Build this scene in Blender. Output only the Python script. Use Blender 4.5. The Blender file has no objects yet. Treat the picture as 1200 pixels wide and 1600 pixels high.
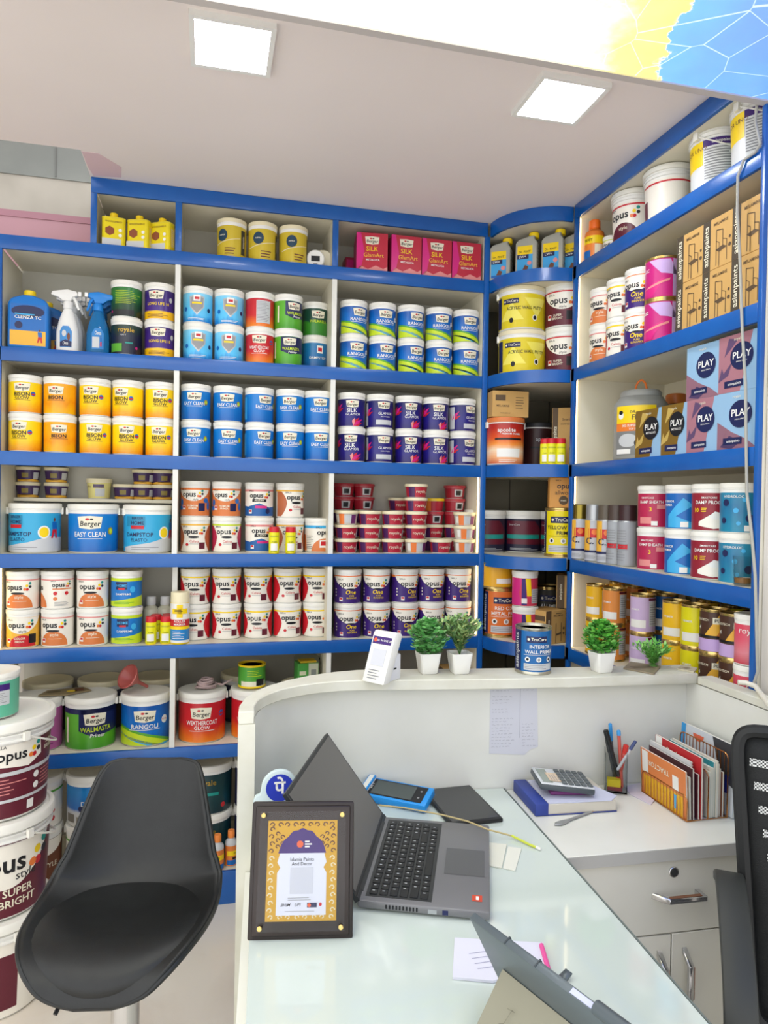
import bpy, bmesh, math, random
from mathutils import Vector, Matrix
random.seed(7)
PI = math.pi
SC = bpy.context.scene
COL = SC.collection
# ------------------------------------------------------------------ camera
EYE = 1.47
FPX = 1110.45
YAW, PITCH, ROLL = 0.24056, -0.01369, 0.01733
_f = Vector((math.sin(YAW)*math.cos(PITCH), math.cos(YAW)*math.cos(PITCH), math.sin(PITCH)))
_r0 = Vector((math.cos(YAW), -math.sin(YAW), 0))
_u0 = _r0.cross(_f)
CR = _r0*math.cos(ROLL) + _u0*math.sin(ROLL)
CU = CR.cross(_f)
CF = _f
cam = bpy.data.cameras.new('camera')
cam.sensor_fit = 'VERTICAL'; cam.sensor_height = 36.0; cam.sensor_width = 27.0
cam.lens = FPX/1600*36.0; cam.clip_start = 0.02
camo = bpy.data.objects.new('camera', cam); COL.objects.link(camo)
m = Matrix((CR, CU, -CF)).transposed().to_4x4(); m.translation = (0, 0, EYE)
camo.matrix_world = m
SC.camera = camo
# ------------------------------------------------------------------ world, exposure
SC.view_settings.view_transform = 'Standard'; SC.view_settings.look = 'None'
SC.view_settings.gamma = 1.0; SC.view_settings.use_curve_mapping = False
SC.view_settings.exposure = 0.80
W = bpy.data.worlds.new('daylight'); SC.world = W; W.use_nodes = True
W.node_tree.nodes['Background'].inputs[0].default_value = (0.98, 0.985, 1.0, 1)
W.node_tree.nodes['Background'].inputs[1].default_value = 1.25

# a bench of pixel-to-place helpers: where the vertical line through a photo column meets a plane
def sx(px, y, z):
    k = (px-600)/FPX; mm = CR - k*CF
    return -(y*mm.y + (z-EYE)*mm.z)/mm.x
def sy(px, x, z):
    k = (px-600)/FPX; mm = CR - k*CF
    return -(x*mm.x + (z-EYE)*mm.z)/mm.y
def onz(px, py, z):
    d = CR*((px-600)/FPX) - CU*((py-800)/FPX) + CF
    return Vector((0, 0, EYE)) + d*((z-EYE)/d.z)

# ------------------------------------------------------------------ materials
def lin(c):
    c = c/255.0
    return c/12.92 if c <= 0.04045 else ((c+0.055)/1.055)**2.4
def rgb(h):
    h = h.lstrip('#')
    return tuple(lin(int(h[i:i+2], 16)) for i in (0, 2, 4)) + (1,)
MATS = {}
def M(hexcol, rough=0.4, metal=0.0, coat=0.0, name=None, trans=0.0, ior=1.45, alpha=1.0):
    key = (hexcol, rough, metal, coat, trans, alpha)
    if key in MATS: return MATS[key]
    mt = bpy.data.materials.new(name or 'mat_'+hexcol.strip('#')); mt.use_nodes = True
    b = mt.node_tree.nodes['Principled BSDF']
    b.inputs['Base Color'].default_value = rgb(hexcol)
    b.inputs['Roughness'].default_value = rough; b.inputs['Metallic'].default_value = metal
    b.inputs['Coat Weight'].default_value = coat; b.inputs['Coat Roughness'].default_value = 0.08
    b.inputs['Transmission Weight'].default_value = trans; b.inputs['IOR'].default_value = ior
    b.inputs['Alpha'].default_value = alpha
    MATS[key] = mt
    return mt
def noisy(name, c1, c2, scale=4.0, rough=0.4, detail=4.0, coat=0.0, lo=0.35, hi=0.65, stretch=(1, 1, 1), bump=0.0, bscale=60, distort=0.0, metal=0.0):
    mt = bpy.data.materials.new(name); mt.use_nodes = True
    nt = mt.node_tree; N = nt.nodes; L = nt.links
    b = N['Principled BSDF']
    tc = N.new('ShaderNodeTexCoord'); mp = N.new('ShaderNodeMapping'); mp.inputs['Scale'].default_value = stretch
    nz = N.new('ShaderNodeTexNoise'); nz.inputs['Scale'].default_value = scale; nz.inputs['Detail'].default_value = detail
    nz.inputs['Distortion'].default_value = distort
    rp = N.new('ShaderNodeValToRGB')
    rp.color_ramp.elements[0].position = lo; rp.color_ramp.elements[0].color = rgb(c1)
    rp.color_ramp.elements[1].position = hi; rp.color_ramp.elements[1].color = rgb(c2)
    L.new(tc.outputs['Object'], mp.inputs[0]); L.new(mp.outputs[0], nz.inputs['Vector'])
    L.new(nz.outputs['Fac'], rp.inputs[0]); L.new(rp.outputs[0], b.inputs['Base Color'])
    b.inputs['Roughness'].default_value = rough; b.inputs['Coat Weight'].default_value = coat
    b.inputs['Coat Roughness'].default_value = 0.06; b.inputs['Metallic'].default_value = metal
    if bump:
        n2 = N.new('ShaderNodeTexNoise'); n2.inputs['Scale'].default_value = bscale
        bp = N.new('ShaderNodeBump'); bp.inputs['Strength'].default_value = bump; bp.inputs['Distance'].default_value = 0.002
        L.new(mp.outputs[0], n2.inputs['Vector']); L.new(n2.outputs['Fac'], bp.inputs['Height']); L.new(bp.outputs[0], b.inputs['Normal'])
    return mt
def ramp(name, stops, h, axis='Z', wob=0.15, scale=14.0, rough=0.3, stretch=(1, 1, 0.4)):
    """a printed label: colours run along the height of the label with a wavy edge"""
    mt = bpy.data.materials.new(name); mt.use_nodes = True
    nt = mt.node_tree; N = nt.nodes; L = nt.links; b = N['Principled BSDF']
    tc = N.new('ShaderNodeTexCoord'); sp = N.new('ShaderNodeSeparateXYZ'); L.new(tc.outputs['Object'], sp.inputs[0])
    mp = N.new('ShaderNodeMapping'); mp.inputs['Scale'].default_value = stretch; L.new(tc.outputs['Object'], mp.inputs[0])
    nz = N.new('ShaderNodeTexNoise'); nz.inputs['Scale'].default_value = scale; nz.inputs['Detail'].default_value = 3; nz.inputs['Distortion'].default_value = 1.0
    L.new(mp.outputs[0], nz.inputs['Vector'])
    dv = N.new('ShaderNodeMath'); dv.operation = 'DIVIDE'; dv.inputs[1].default_value = h
    L.new(sp.outputs[axis], dv.inputs[0])
    mu = N.new('ShaderNodeMath'); mu.operation = 'MULTIPLY_ADD'; mu.inputs[1].default_value = wob*2; 
    L.new(nz.outputs['Fac'], mu.inputs[0]); 
    sb = N.new('ShaderNodeMath'); sb.operation = 'SUBTRACT'; sb.inputs[1].default_value = wob
    L.new(dv.outputs[0], sb.inputs[0]); L.new(sb.outputs[0], mu.inputs[2])
    rp = N.new('ShaderNodeValToRGB'); cr = rp.color_ramp
    while len(cr.elements) < len(stops): cr.elements.new(0.5)
    for e, (p, c) in zip(cr.elements, stops): e.position = p; e.color = rgb(c)
    L.new(mu.outputs[0], rp.inputs[0]); L.new(rp.outputs[0], b.inputs['Base Color'])
    b.inputs['Roughness'].default_value = rough
    return mt
def emis(name, col, s):
    mt = bpy.data.materials.new(name); mt.use_nodes = True
    b = mt.node_tree.nodes['Principled BSDF']
    b.inputs['Base Color'].default_value = rgb(col); b.inputs['Emission Color'].default_value = rgb(col)
    b.inputs['Emission Strength'].default_value = s
    return mt

# ------------------------------------------------------------------ mesh building
class MB:
    def __init__(s): s.v = []; s.f = []; s.mi = []; s.mats = []
    def mat(s, m):
        if m not in s.mats: s.mats.append(m)
        return s.mats.index(m)
    def add(s, vs, fs, m):
        o = len(s.v); i = s.mat(m)
        s.v += [tuple(q) for q in vs]
        for f in fs: s.f.append([a+o for a in f]); s.mi.append(i)
    def box(s, x0, x1, y0, y1, z0, z1, m):
        s.add([(x0,y0,z0),(x1,y0,z0),(x1,y1,z0),(x0,y1,z0),(x0,y0,z1),(x1,y0,z1),(x1,y1,z1),(x0,y1,z1)],
              [(3,2,1,0),(4,5,6,7),(0,1,5,4),(1,2,6,5),(2,3,7,6),(3,0,4,7)], m)
    def lathe(s, prof, m, seg=24, c=(0, 0), cap0=True, cap1=True, a0=0, a1=2*PI):
        full = abs(a1-a0-2*PI) < 1e-6
        n = seg if full else seg+1
        vs = []; fs = []
        for r, z in prof:
            for k in range(n):
                a = a0+(a1-a0)*k/seg
                vs.append((c[0]+r*math.sin(a), c[1]-r*math.cos(a), z))
        for i in range(len(prof)-1):
            for k in range(seg):
                k2 = (k+1) % n
                fs.append((i*n+k, i*n+k2, (i+1)*n+k2, (i+1)*n+k))
        if full:
            if cap0: fs.append(tuple(range(n-1, -1, -1)))
            if cap1: fs.append(tuple((len(prof)-1)*n+k for k in range(n)))
        s.add(vs, fs, m)
    def prism(s, poly, z0, z1, m):
        n = len(poly)
        vs = [(x, y, z0) for x, y in poly]+[(x, y, z1) for x, y in poly]
        fs = [tuple(range(n-1, -1, -1)), tuple(range(n, 2*n))]+[(k, (k+1) % n, n+(k+1) % n, n+k) for k in range(n)]
        s.add(vs, fs, m)
    def slab(s, poly, y0, y1, m):
        """outline in x,z given thickness along y"""
        n = len(poly)
        vs = [(x, y0, z) for x, z in poly]+[(x, y1, z) for x, z in poly]
        fs = [tuple(range(n)), tuple(range(2*n-1, n-1, -1))]+[(k, n+k, n+(k+1) % n, (k+1) % n) for k in range(n)]
        s.add(vs, fs, m)
    def tube(s, path, r, m, seg=8, closed=False, caps=True):
        path = [Vector(p) for p in path]; n = len(path); vs = []; fs = []
        rr = r if isinstance(r, (list, tuple)) else [r]*n
        prev = None
        for i, p in enumerate(path):
            if closed: t = path[(i+1) % n]-path[i-1]
            else: t = path[min(i+1, n-1)]-path[max(i-1, 0)]
            t.normalize()
            if prev is None:
                ref = Vector((0, 0, 1)) if abs(t.z) < 0.9 else Vector((1, 0, 0))
                u = t.cross(ref).normalized()
            else:
                u = (prev-t*prev.dot(t)).normalized()
            prev = u; w = t.cross(u)
            for k in range(seg):
                a = 2*PI*k/seg
                vs.append(p+(u*math.cos(a)+w*math.sin(a))*rr[i])
        for i in range(n if closed else n-1):
            j = (i+1) % n
            for k in range(seg):
                k2 = (k+1) % seg
                fs.append((i*seg+k, i*seg+k2, j*seg+k2, j*seg+k))
        if caps and not closed:
            fs.append(tuple(range(seg-1, -1, -1))); fs.append(tuple((n-1)*seg+k for k in range(seg)))
        s.add(vs, fs, m)
    def xf(s, mtx, start=0):
        for i in range(start, len(s.v)): s.v[i] = tuple(mtx @ Vector(s.v[i]))
    def mesh(s, name, bevel=0.0, ang=40, bseg=2):
        me = bpy.data.meshes.new(name); me.from_pydata(s.v, [], s.f)
        for m in s.mats: me.materials.append(m)
        me.polygons.foreach_set('material_index', s.mi)
        bm = bmesh.new(); bm.from_mesh(me)
        bmesh.ops.recalc_face_normals(bm, faces=bm.faces)
        if bevel:
            es = [e for e in bm.edges if len(e.link_faces) == 2 and e.calc_face_angle(0) > 0.6]
            bmesh.ops.bevel(bm, geom=es, offset=bevel, segments=bseg, affect='EDGES', profile=0.5, clamp_overlap=True)
        bm.to_mesh(me); bm.free()
        me.polygons.foreach_set('use_smooth', [True]*len(me.polygons))
        me.set_sharp_from_angle(angle=math.radians(ang))
        return me
    def build(s, name, parent=None, **k):
        return link(name, s.mesh(name, **k), parent)
def link(name, me, parent=None):
    o = bpy.data.objects.new(name, me); COL.objects.link(o)
    if parent: o.parent = parent
    return o
def thing(name, label, cat, loc=(0, 0, 0), rz=0.0, group=None):
    o = bpy.data.objects.new(name, None); COL.objects.link(o)
    o.empty_display_size = 0.05
    o.location = loc; o.rotation_euler = (0, 0, rz)
    o['label'] = label; o['category'] = cat
    if group: o['group'] = group
    return o
def tag(o, label, cat, group=None):
    o['label'] = label; o['category'] = cat
    if group: o['group'] = group
    return o
def struct(o): o['kind'] = 'structure'; return o
def one(name, label, cat, mb, loc=(0,0,0), rz=0.0, group=None, **k):
    o = mb.build(name, None, **k); o.location = loc; o.rotation_euler = (0, 0, rz)
    return tag(o, label, cat, group)

# ------------------------------------------------------------------ print: flat shapes and lettering laid on a surface
_tc = {}
def text_geo(s, bold=0.0, shear=0.0):
    key = (s, bold, shear)
    if key in _tc: return _tc[key]
    cu = bpy.data.curves.new('lettering', 'FONT'); cu.body = s; cu.size = 1.0; cu.align_x = 'CENTER'; cu.align_y = 'CENTER'
    cu.resolution_u = 2; cu.offset = bold; cu.shear = shear
    o = bpy.data.objects.new('lettering', cu); COL.objects.link(o)
    dg = bpy.context.evaluated_depsgraph_get(); dg.update()
    me = bpy.data.meshes.new_from_object(o.evaluated_get(dg))
    vs = [(v.co.x, v.co.y) for v in me.vertices]; fs = [tuple(p.vertices) for p in me.polygons]
    bpy.data.objects.remove(o); bpy.data.curves.remove(cu); bpy.data.meshes.remove(me)
    _tc[key] = (vs, fs)
    return _tc[key]
# elements: (group, layer, material, verts2d, faces, slice?)
def R(u0, u1, v0, v1, m, L=1, g='label_print'): return [(g, L, m, [(u0,v0),(u1,v0),(u1,v1),(u0,v1)], [(0,1,2,3)], True)]
def P(pts, m, L=1, g='label_print'): return [(g, L, m, list(pts), [tuple(range(len(pts)))], True)]
def E(u, v, ru, rv, m, L=1, g='label_print', n=20, a0=0.0, a1=2*PI):
    full = abs(a1-a0-2*PI) < 1e-6
    k = n if full else n+1
    return P([(u+ru*math.cos(a0+(a1-a0)*i/n), v+rv*math.sin(a0+(a1-a0)*i/n)) for i in range(k)], m, L, g)
def T(s, u, v, size, m, L=3, bold=0.0, shear=0.0, g='lettering', rot=0.0, wid=None):
    vs, fs = text_geo(s, bold, shear)
    k = 1.0
    if wid and vs:
        w = max(a for a, b in vs)-min(a for a, b in vs); k = wid/(w*size)
    c, d = math.cos(rot), math.sin(rot)
    return [(g, L, m, [(u+(a*k*c-b*d)*size, v+(a*k*d+b*c)*size) for a, b in vs], fs, size*len(s) > 0.5)]
def lines(u0, u1, v0, v1, n, m, L=3, g='lettering', rnd=None, t=0.35):
    """rows of small print too fine to read"""
    out = []; rd = random.Random(n*17+int(u0*1000))
    for i in range(n):
        v = v1-(v1-v0)*(i+0.5)/n; hh = (v1-v0)/n*t
        out += R(u0, u0+(u1-u0)*rd.uniform(0.6, 1.0), v-hh/2, v+hh/2, m, L, g)
    return out
def deco(els, mapper, step=None):
    """-> [(group, MB)], marks that lie apart kept as pieces of their own; mapper(u, v, layer) gives the point in space"""
    if not els: return []
    bb = [(min(a for a, b in e[3]), max(a for a, b in e[3]), min(b for a, b in e[3]), max(b for a, b in e[3])) if e[3] else (0, 0, 0, 0) for e in els]
    ext = max(max(q[3] for q in bb)-min(q[2] for q in bb), .5*(max(q[1] for q in bb)-min(q[0] for q in bb)))
    tol = .05*ext; par = list(range(len(els)))
    def find(i):
        while par[i] != i: i = par[i]
        return i
    for i in range(len(els)):
        for j in range(i):
            if els[i][0] == els[j][0] and bb[i][0]-tol < bb[j][1] and bb[j][0]-tol < bb[i][1] and bb[i][2]-tol < bb[j][3] and bb[j][2]-tol < bb[i][3]:
                par[find(i)] = find(j)
    out = {}
    for ei, (g, L, m, vs, fs, sl) in enumerate(els):
        if not vs: continue
        mb = out.setdefault((g, find(ei)), MB())
        if step and sl:
            bm = bmesh.new()
            bv = [bm.verts.new((a, b, 0)) for a, b in vs]
            for f in fs:
                try: bm.faces.new([bv[i] for i in f])
                except ValueError: pass
            bmesh.ops.triangulate(bm, faces=[f for f in bm.faces if len(f.verts) > 4])
            u0 = min(a for a, b in vs); u1 = max(a for a, b in vs)
            k = math.floor(u0/step)+1
            while k*step < u1:
                bmesh.ops.bisect_plane(bm, geom=bm.verts[:]+bm.edges[:]+bm.faces[:], plane_co=(k*step, 0, 0), plane_no=(1, 0, 0), dist=1e-6)
                k += 1
            bm.verts.index_update()
            vs2 = [(v.co.x, v.co.y) for v in bm.verts]; fs2 = [tuple(v.index for v in f.verts) for f in bm.faces]
            bm.free()
        else: vs2, fs2 = vs, fs
        mb.add([mapper(a, b, L) for a, b in vs2], fs2, m)
    return [(k[0], v) for k, v in out.items()]
OFF = 0.00035
def cylmap(r0, r1, h, cx=0, cy=0):
    def f(u, v, L):
        r = r0+(r1-r0)*v; a = u*h/((r0+r1)/2); r += OFF*(L+1.6)
        return (cx+r*math.sin(a), cy-r*math.cos(a), v*h)
    return f
def planemap(origin, ux, vx, nrm, s=1.0):
    o, a, b, n = Vector(origin), Vector(ux), Vector(vx), Vector(nrm)
    return lambda u, v, L: tuple(o+a*(u*s)+b*(v*s)+n*(OFF*L))
def printmesh(mb, name):
    me = bpy.data.meshes.new(name); me.from_pydata(mb.v, [], mb.f)
    for m in mb.mats: me.materials.append(m)
    me.polygons.foreach_set('material_index', mb.mi)
    me.polygons.foreach_set('use_smooth', [True]*len(me.polygons))
    return me
def sticker(els, mapper, parent, step=None):
    for g, mb in deco(els, mapper, step): link(g, printmesh(mb, g), parent)
# ------------------------------------------------------------------ shared materials
WHITE = M('#e9e8e2', .35); CREAM = M('#e6e0c8', .4); LIDW = M('#e8e6dc', .38); LIDC = M('#e6dcb8', .4)
BLACK = M('#15161a', .4); DARK = M('#2b2c2e', .45); GREY = M('#8f9092', .4); LGREY = M('#c3c5c6', .4)
RED = M('#c4202b', .35); ORANGE = M('#e77b35', .38); YEL = M('#f2cf12', .35); LIME = M('#c3d92a', .35)
BLUE = M('#1767b4', .33); NAVY = M('#1c2350', .35); SKY = M('#3fa9dd', .33); PURP = M('#40256f', .35); MAROON = M('#5e1a2b', .38)
GREEN = M('#5aa52f', .38); TEAL = M('#1f8f84', .4); GOLD = M('#c9a441', .35, .6); TIN = M('#b9b6a6', .28, .9); BRASS = M('#d3b672', .25, .9)
KRAFT = M('#c69d5c', .6); KRAFTD = M('#5d4a34', .6); MAG = M('#d0257c', .33); LILAC = M('#c3a6d8', .4); PINK = M('#dc8a86', .4)
BROWN = M('#6d3f2a', .4); STEEL = M('#c8c8c8', .22, 1.0); SILV = M('#aeb1b3', .35, .6); OCHRE = M('#e8b13a', .4); TERRA = M('#d5793f', .4)

def berger(u, v, s, L=2):
    w = .21*s; h = .17*s
    e = P([(u-w, v+h*.62), (u, v+h*.72), (u+w, v+h*.62), (u+w*.86, v-h*.55), (u, v-h*.68), (u-w*.86, v-h*.55)], CREAM, L, 'logo')
    e += T('Berger', u, v-h*.12, .125*s, BLACK, L+1, .012, .12, 'logo')
    e += E(u-.04*s, v+h*.36, .035*s, .022*s, RED, L+1, 'logo', 10)+E(u+.03*s, v+h*.36, .03*s, .016*s, BLACK, L+1, 'logo', 10)
    return e
def opus(u, v, s, m=None, L=3, birla=True):
    m = m or BLACK
    e = T('opus', u-.09*s, v, .215*s, m, L, .02)
    if birla: e += T('BIRLA', u-.25*s, v+.135*s, .065*s, m, L)
    for du, dv, c in ((.30, .105, TEAL), (.225, .04, YEL), (.305, .015, DARK), (.235, -.055, RED), (.178, -.05, ORANGE)):
        e += E(u+du*s, v+dv*s, .036*s, .036*s, c, L, 'dots', 10)
    return e
def trucare(u, v, s, L=2):
    return R(u-.24*s, u+.24*s, v-.07*s, v+.07*s, NAVY, L, 'logo')+T('TruCare', u+.04*s, v, .1*s, CREAM, L+1, .01, 0, 'logo')+E(u-.19*s, v, .03*s, .03*s, CREAM, L+1, 'logo', 8)
def asian(u, v, s, m, rot=PI/2, L=3): return T('asianpaints', u, v, s, m, L, .012, 0, 'lettering', rot)

KINDS = {}
def wrapped(kind, r, h, style, bg, els, v0=.03, v1=.80, lid=None, handle=False, body=None, rtop=None, seg=28, lidn='lid'):
    KINDS[kind] = dict(r=r, h=h, style=style, bg=bg, els=els, v0=v0, v1=v1, lid=lid, handle=handle, body=body, rtop=rtop, seg=seg, made=None, lidn=lidn)
def make_kind(kind):
    K = KINDS[kind]
    if K['made']: return K['made']
    r, h, st, seg = K['r'], K['h'], K['style'], K['seg']
    parts = []     # (name, mesh, parent index)
    if st == 'tub':        # plastic tin with push-on lid
        rb, rt = r*.945, r*.965
        body = MB(); body.lathe([(rb*.93, 0), (rb*.985, .004), (rb, .012), (rt, h*.86), (r*.985, h*.865), (r*.985, h*.885), (rt*.98, h*.89), (rt*.98, h*.955)], K['body'] or WHITE, seg)
        lid = MB(); lid.lathe([(r*.97, h*.885), (r*1.0, h*.89), (r*1.0, h*.965), (r*.985, h*.985), (r*.9, h*.995), (r*.86, h*.985)], K['lid'] or LIDW, seg)
        mp = cylmap(rb, rt, h); base = (rb, rt)
    elif st == 'tin':      # metal can with rolled rims and press lid
        rb = rt = r*.97
        body = MB(); body.lathe([(r*.93, .002), (r, 0), (r, .006), (rb, .008), (rb, h-.008), (r, h-.006), (r, h), (r*.94, h), (r*.92, h-.006)], K['body'] or BRASS, seg)
        lid = MB(); lid.lathe([(r*.90, h-.006), (r*.86, h-.002), (r*.80, h-.002), (r*.77, h-.007)], K['lid'] or BRASS, seg)
        mp = cylmap(rb, rt, h); base = (rb, rt)
    elif st == 'pail':     # tapered bucket with ribbed collar and lid
        rb, rt = r*.86, r*.95
        body = MB(); body.lathe([(rb*.95, 0), (rb, .008), (rt*.985, h*.80), (r*.985, h*.80), (r*.985, h*.82), (rt, h*.825), (rt, h*.86), (r*.99, h*.86), (r*.99, h*.875), (rt, h*.88), (rt, h*.93)], K['body'] or WHITE, seg)
        lid = MB(); lid.lathe([(r*.98, h*.90), (r*1.02, h*.905), (r*1.02, h*.975), (r*1.0, h*.995), (r*.93, h), (r*.91, h*.985), (r*.4, h*.985)], K['lid'] or LIDW, seg)
        mp = cylmap(rb, rb+(rt*.985-rb)/.80, h); base = (rb, rb+(rt*.985-rb)/.80)
    elif st == 'cup':      # low tapered tub with wide lid
        rb, rt = r*.80, r*.93
        body = MB(); body.lathe([(rb*.94, 0), (rb, .003), (rt, h*.82)], K['body'] or WHITE, seg)
        lid = MB(); lid.lathe([(r*.93, h*.80), (r*1.0, h*.80), (r*1.0, h*.95), (r*.98, h), (r*.9, h), (r*.88, h*.96)], K['lid'] or LIDC, seg)
        mp = cylmap(rb, rb+(rt-rb)/.82, h); base = (rb, rb+(rt-rb)/.82)
    elif st == 'bottle':   # round bottle with shoulder and screw cap
        rb = rt = r
        body = MB(); body.lathe([(r*.9, 0), (r, .004), (r, h*.62), (r*.93, h*.70), (r*.5, h*.78), (r*.45, h*.84)], K['body'] or YEL, seg)
        lid = MB(); lid.lathe([(r*.56, h*.80), (r*.58, h*.81), (r*.56, h*.985), (r*.50, h)], K['lid'] or RED, seg)
        mp = cylmap(r, r, h); base = (r, r)
    elif st == 'capped':   # straight jar with cap nearly as wide
        rb = rt = r*.97
        body = MB(); body.lathe([(r*.92, 0), (r*.97, .003), (r*.97, h*.80), (r*.9, h*.82)], K['body'] or YEL, seg)
        lid = MB(); lid.lathe([(r*.9, h*.79), (r*.97, h*.80), (r*.95, h*.985), (r*.9, h)], K['lid'] or RED, seg)
        mp = cylmap(rb, rb, h); base = (rb, rb)
    elif st == 'spray':    # aerosol can
        rb = rt = r
        body = MB(); body.lathe([(r*.94, 0), (r, .003), (r, h*.72), (r*.9, h*.745)], K['body'] or SILV, seg)
        lid = MB(); lid.lathe([(r*.88, h*.74), (r*.93, h*.745), (r*.91, h*.99), (r*.86, h), (r*.5, h)], K['lid'] or BRASS, seg)
        mp = cylmap(r, r, h); base = (r, r)
    ang = 35
    parts.append(('body', body.mesh('body', ang=ang), None)); parts.append((K['lidn'], lid.mesh('lid', ang=ang), None))
    if K['bg'] is not None:
        lb = MB(); v0, v1 = K['v0'], K['v1']
        f = lambda v: base[0]+(base[1]-base[0])*v+OFF
        lb.lathe([(f(v0), v0*h), (f((v0+v1)/2), (v0+v1)/2*h), (f(v1), v1*h)], K['bg'], seg, cap0=False, cap1=False)
        parts.append(('label', lb.mesh('label'), None)); li = 2
        for g, mb in deco(K['els'], mp, 2*PI/seg*((base[0]+base[1])/2)/h):
            parts.append((g, printmesh(mb, g), li))
    if K['handle']:
        hb = MB(); hr_ = math.radians({'pail_bright': 112, 'pail_bright_side': 106, 'pail_bright_plain': 118, 'pail_uno': 70}.get(kind, 0)); rr = (rt if st == 'tub' else r)*1.015; z = h*(.845 if st == 'tub' else .845)
        sg_ = 1 if st == 'tub' else -1      # tubs: bail folded to the rear; pails: hanging in front
        pts = [(rr*math.cos(a)*1.0, sg_*(rr*math.sin(a)*.999+.002), z-math.sin(a)*h*.26) for a in [PI*i/16 for i in range(17)]]
        hb.tube(pts, .0022 if r < .12 else .003, LIDW, 6)
        for sgn in (-1, 1): hb.box(sgn*rr-.006, sgn*rr+.006, -.008, .008, z-.012, z+.012, LIDW)
        hb.xf(Matrix.Rotation(hr_, 4, 'Z'))
        parts.append(('handle', hb.mesh('handle'), None))
    K['made'] = parts
    return parts
def put(kind, name, label, cat, loc, rz=0.0, group=None, scale=1.0):
    t = thing(name, label, cat, loc, rz, group); t.scale = (scale,)*3
    made = []
    for nm, me, pi in make_kind(kind):
        made.append(link(nm, me, made[pi] if pi is not None else t))
    return t
ORD = ['first', 'second', 'third', 'fourth', 'fifth', 'sixth', 'seventh', 'eighth']
# ------------------------------------------------------------------ label designs
r1, h1 = .0545, .1315
U = PI*r1/h1
HB = h1
def mr(name, stops, h=h1, **k): return ramp(name, stops, h, **k)
bisonY = mr('print_yellow', [(0, '#e58a10'), (.14, '#f0a810'), (.32, '#f7cf0c'), (1, '#f6d512')])
bisonO = mr('print_orange', [(0, '#f0b80f'), (.3, '#e9930f'), (.5, '#f2a812'), (1, '#f0a418')], wob=.3)
flag = lambda u, v, s=.06: E(u, v, s, s, BLUE, 2, 'logo', 14)+E(u, v-s*.15, s*.9, s*.4, RED, 3, 'logo', 12)
wrapped('bison', r1, h1, 'tub', bisonY, berger(0, .66, .95)+T('BISON', 0, .48, .135, BLACK, 3, .022)+T('GLOW', 0, .385, .11, BLACK, 3, .01)+R(-.2, .2, .325, .335, BROWN, 3)+flag(.27, .5)+lines(-.3, .3, .07, .16, 3, OCHRE, 2))
wrapped('bison_o', r1, h1, 'tub', bisonO, berger(0, .62, .95)+T('BISON', 0, .43, .13, BLACK, 3, .022)+R(-.22, .22, .355, .365, BROWN, 3))
ecl = mr('print_blue', [(0, '#0b5aa8'), (.4, '#1274c2'), (1, '#137cc8')])
ec_els = berger(0, .65, .95)+T('EASY CLEAN', 0, .45, .125, WHITE, 3, .012, wid=.56)+R(-.22, .22, .375, .385, WHITE, 3)+E(.33, .5, .06, .075, GOLD, 2, 'logo')+E(.33, .5, .035, .05, LIME, 3, 'logo')+R(-.75, -.58, .1, .72, SKY, 2, 'logo')
wrapped('easyclean', r1, h1, 'tub', ecl, ec_els)
silk = mr('print_indigo', [(0, '#1f1560'), (.35, '#221a78'), (.8, '#1b1a5e'), (1, '#281556')])
def petals(u0, v0, s, L=2):
    e = []
    for i, (a, l, c) in enumerate(((.5, .32, RED), (.9, .4, MAG), (1.3, .36, RED), (1.75, .3, PINK))):
        a = a*s
        dx, dy = math.cos(a)*l, math.sin(a)*l*.8
        e += P([(u0, v0), (u0+dx*.5+.05*dy, v0+dy*.5-.05), (u0+dx, v0+dy), (u0+dx*.5-.06, v0+dy*.5+.03)], c, L+i % 2)
    return e
wrapped('silk', r1, h1, 'tub', silk, petals(-.55, .42, 1.0)+petals(.02, .03, .8)+berger(0, .66, .9)+T('SILK', -.02, .47, .16, WHITE, 4, .004)+T('GLAMOR', .02, .36, .105, WHITE, 4))
wrapped('silk_b', r1, h1, 'tub', silk, petals(-.6, .35, 1.0)+berger(.02, .66, .9)+T('GLAMOR', .06, .42, .105, WHITE, 4)+T('HIGH SHEEN', .06, .33, .05, WHITE, 4)+R(-.22, .28, .1, .24, LGREY, 3, 'logo')+R(-.8, -.5, .08, .74, LGREY, 3, 'logo'))
ran = mr('print_azure', [(0, '#0d4aa0'), (.4, '#0f6fc4'), (.75, '#0e57a8'), (1, '#0b4d97')], wob=.3)
def swoosh():
    e = []
    for i, c in enumerate((GREEN, LIME, TEAL, SKY)):
        o = i*.085
        top = [(-.62+t*1.2, .42-o*.6-.36*t**1.4-.0) for t in [k/8 for k in range(9)]]
        bot = [(a, max(.035, b-.15)) for a, b in top]
        e += P(top+bot[::-1], c, 1+(i % 2))
    e += P([(-.62, .035), (-.62, .26), (-.3, .16), (.05, .035)], LIME, 3)
    return e
wrapped('rangoli', r1, h1, 'tub', ran, swoosh()+berger(0, .64, .98, 4)+T('RANGOLI', 0, .43, .13, WHITE, 5, .014)+R(-.25, .25, .35, .36, WHITE, 5)+E(.34, .52, .06, .07, WHITE, 4, 'logo')+T('TOTAL', .34, .52, .03, RED, 5, .01, 0, 'logo'))
royg = mr('print_forest', [(0, '#161f1e'), (.4, '#20512f'), (.6, '#2d7d35'), (1, '#255f2f')], wob=.35)
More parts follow.
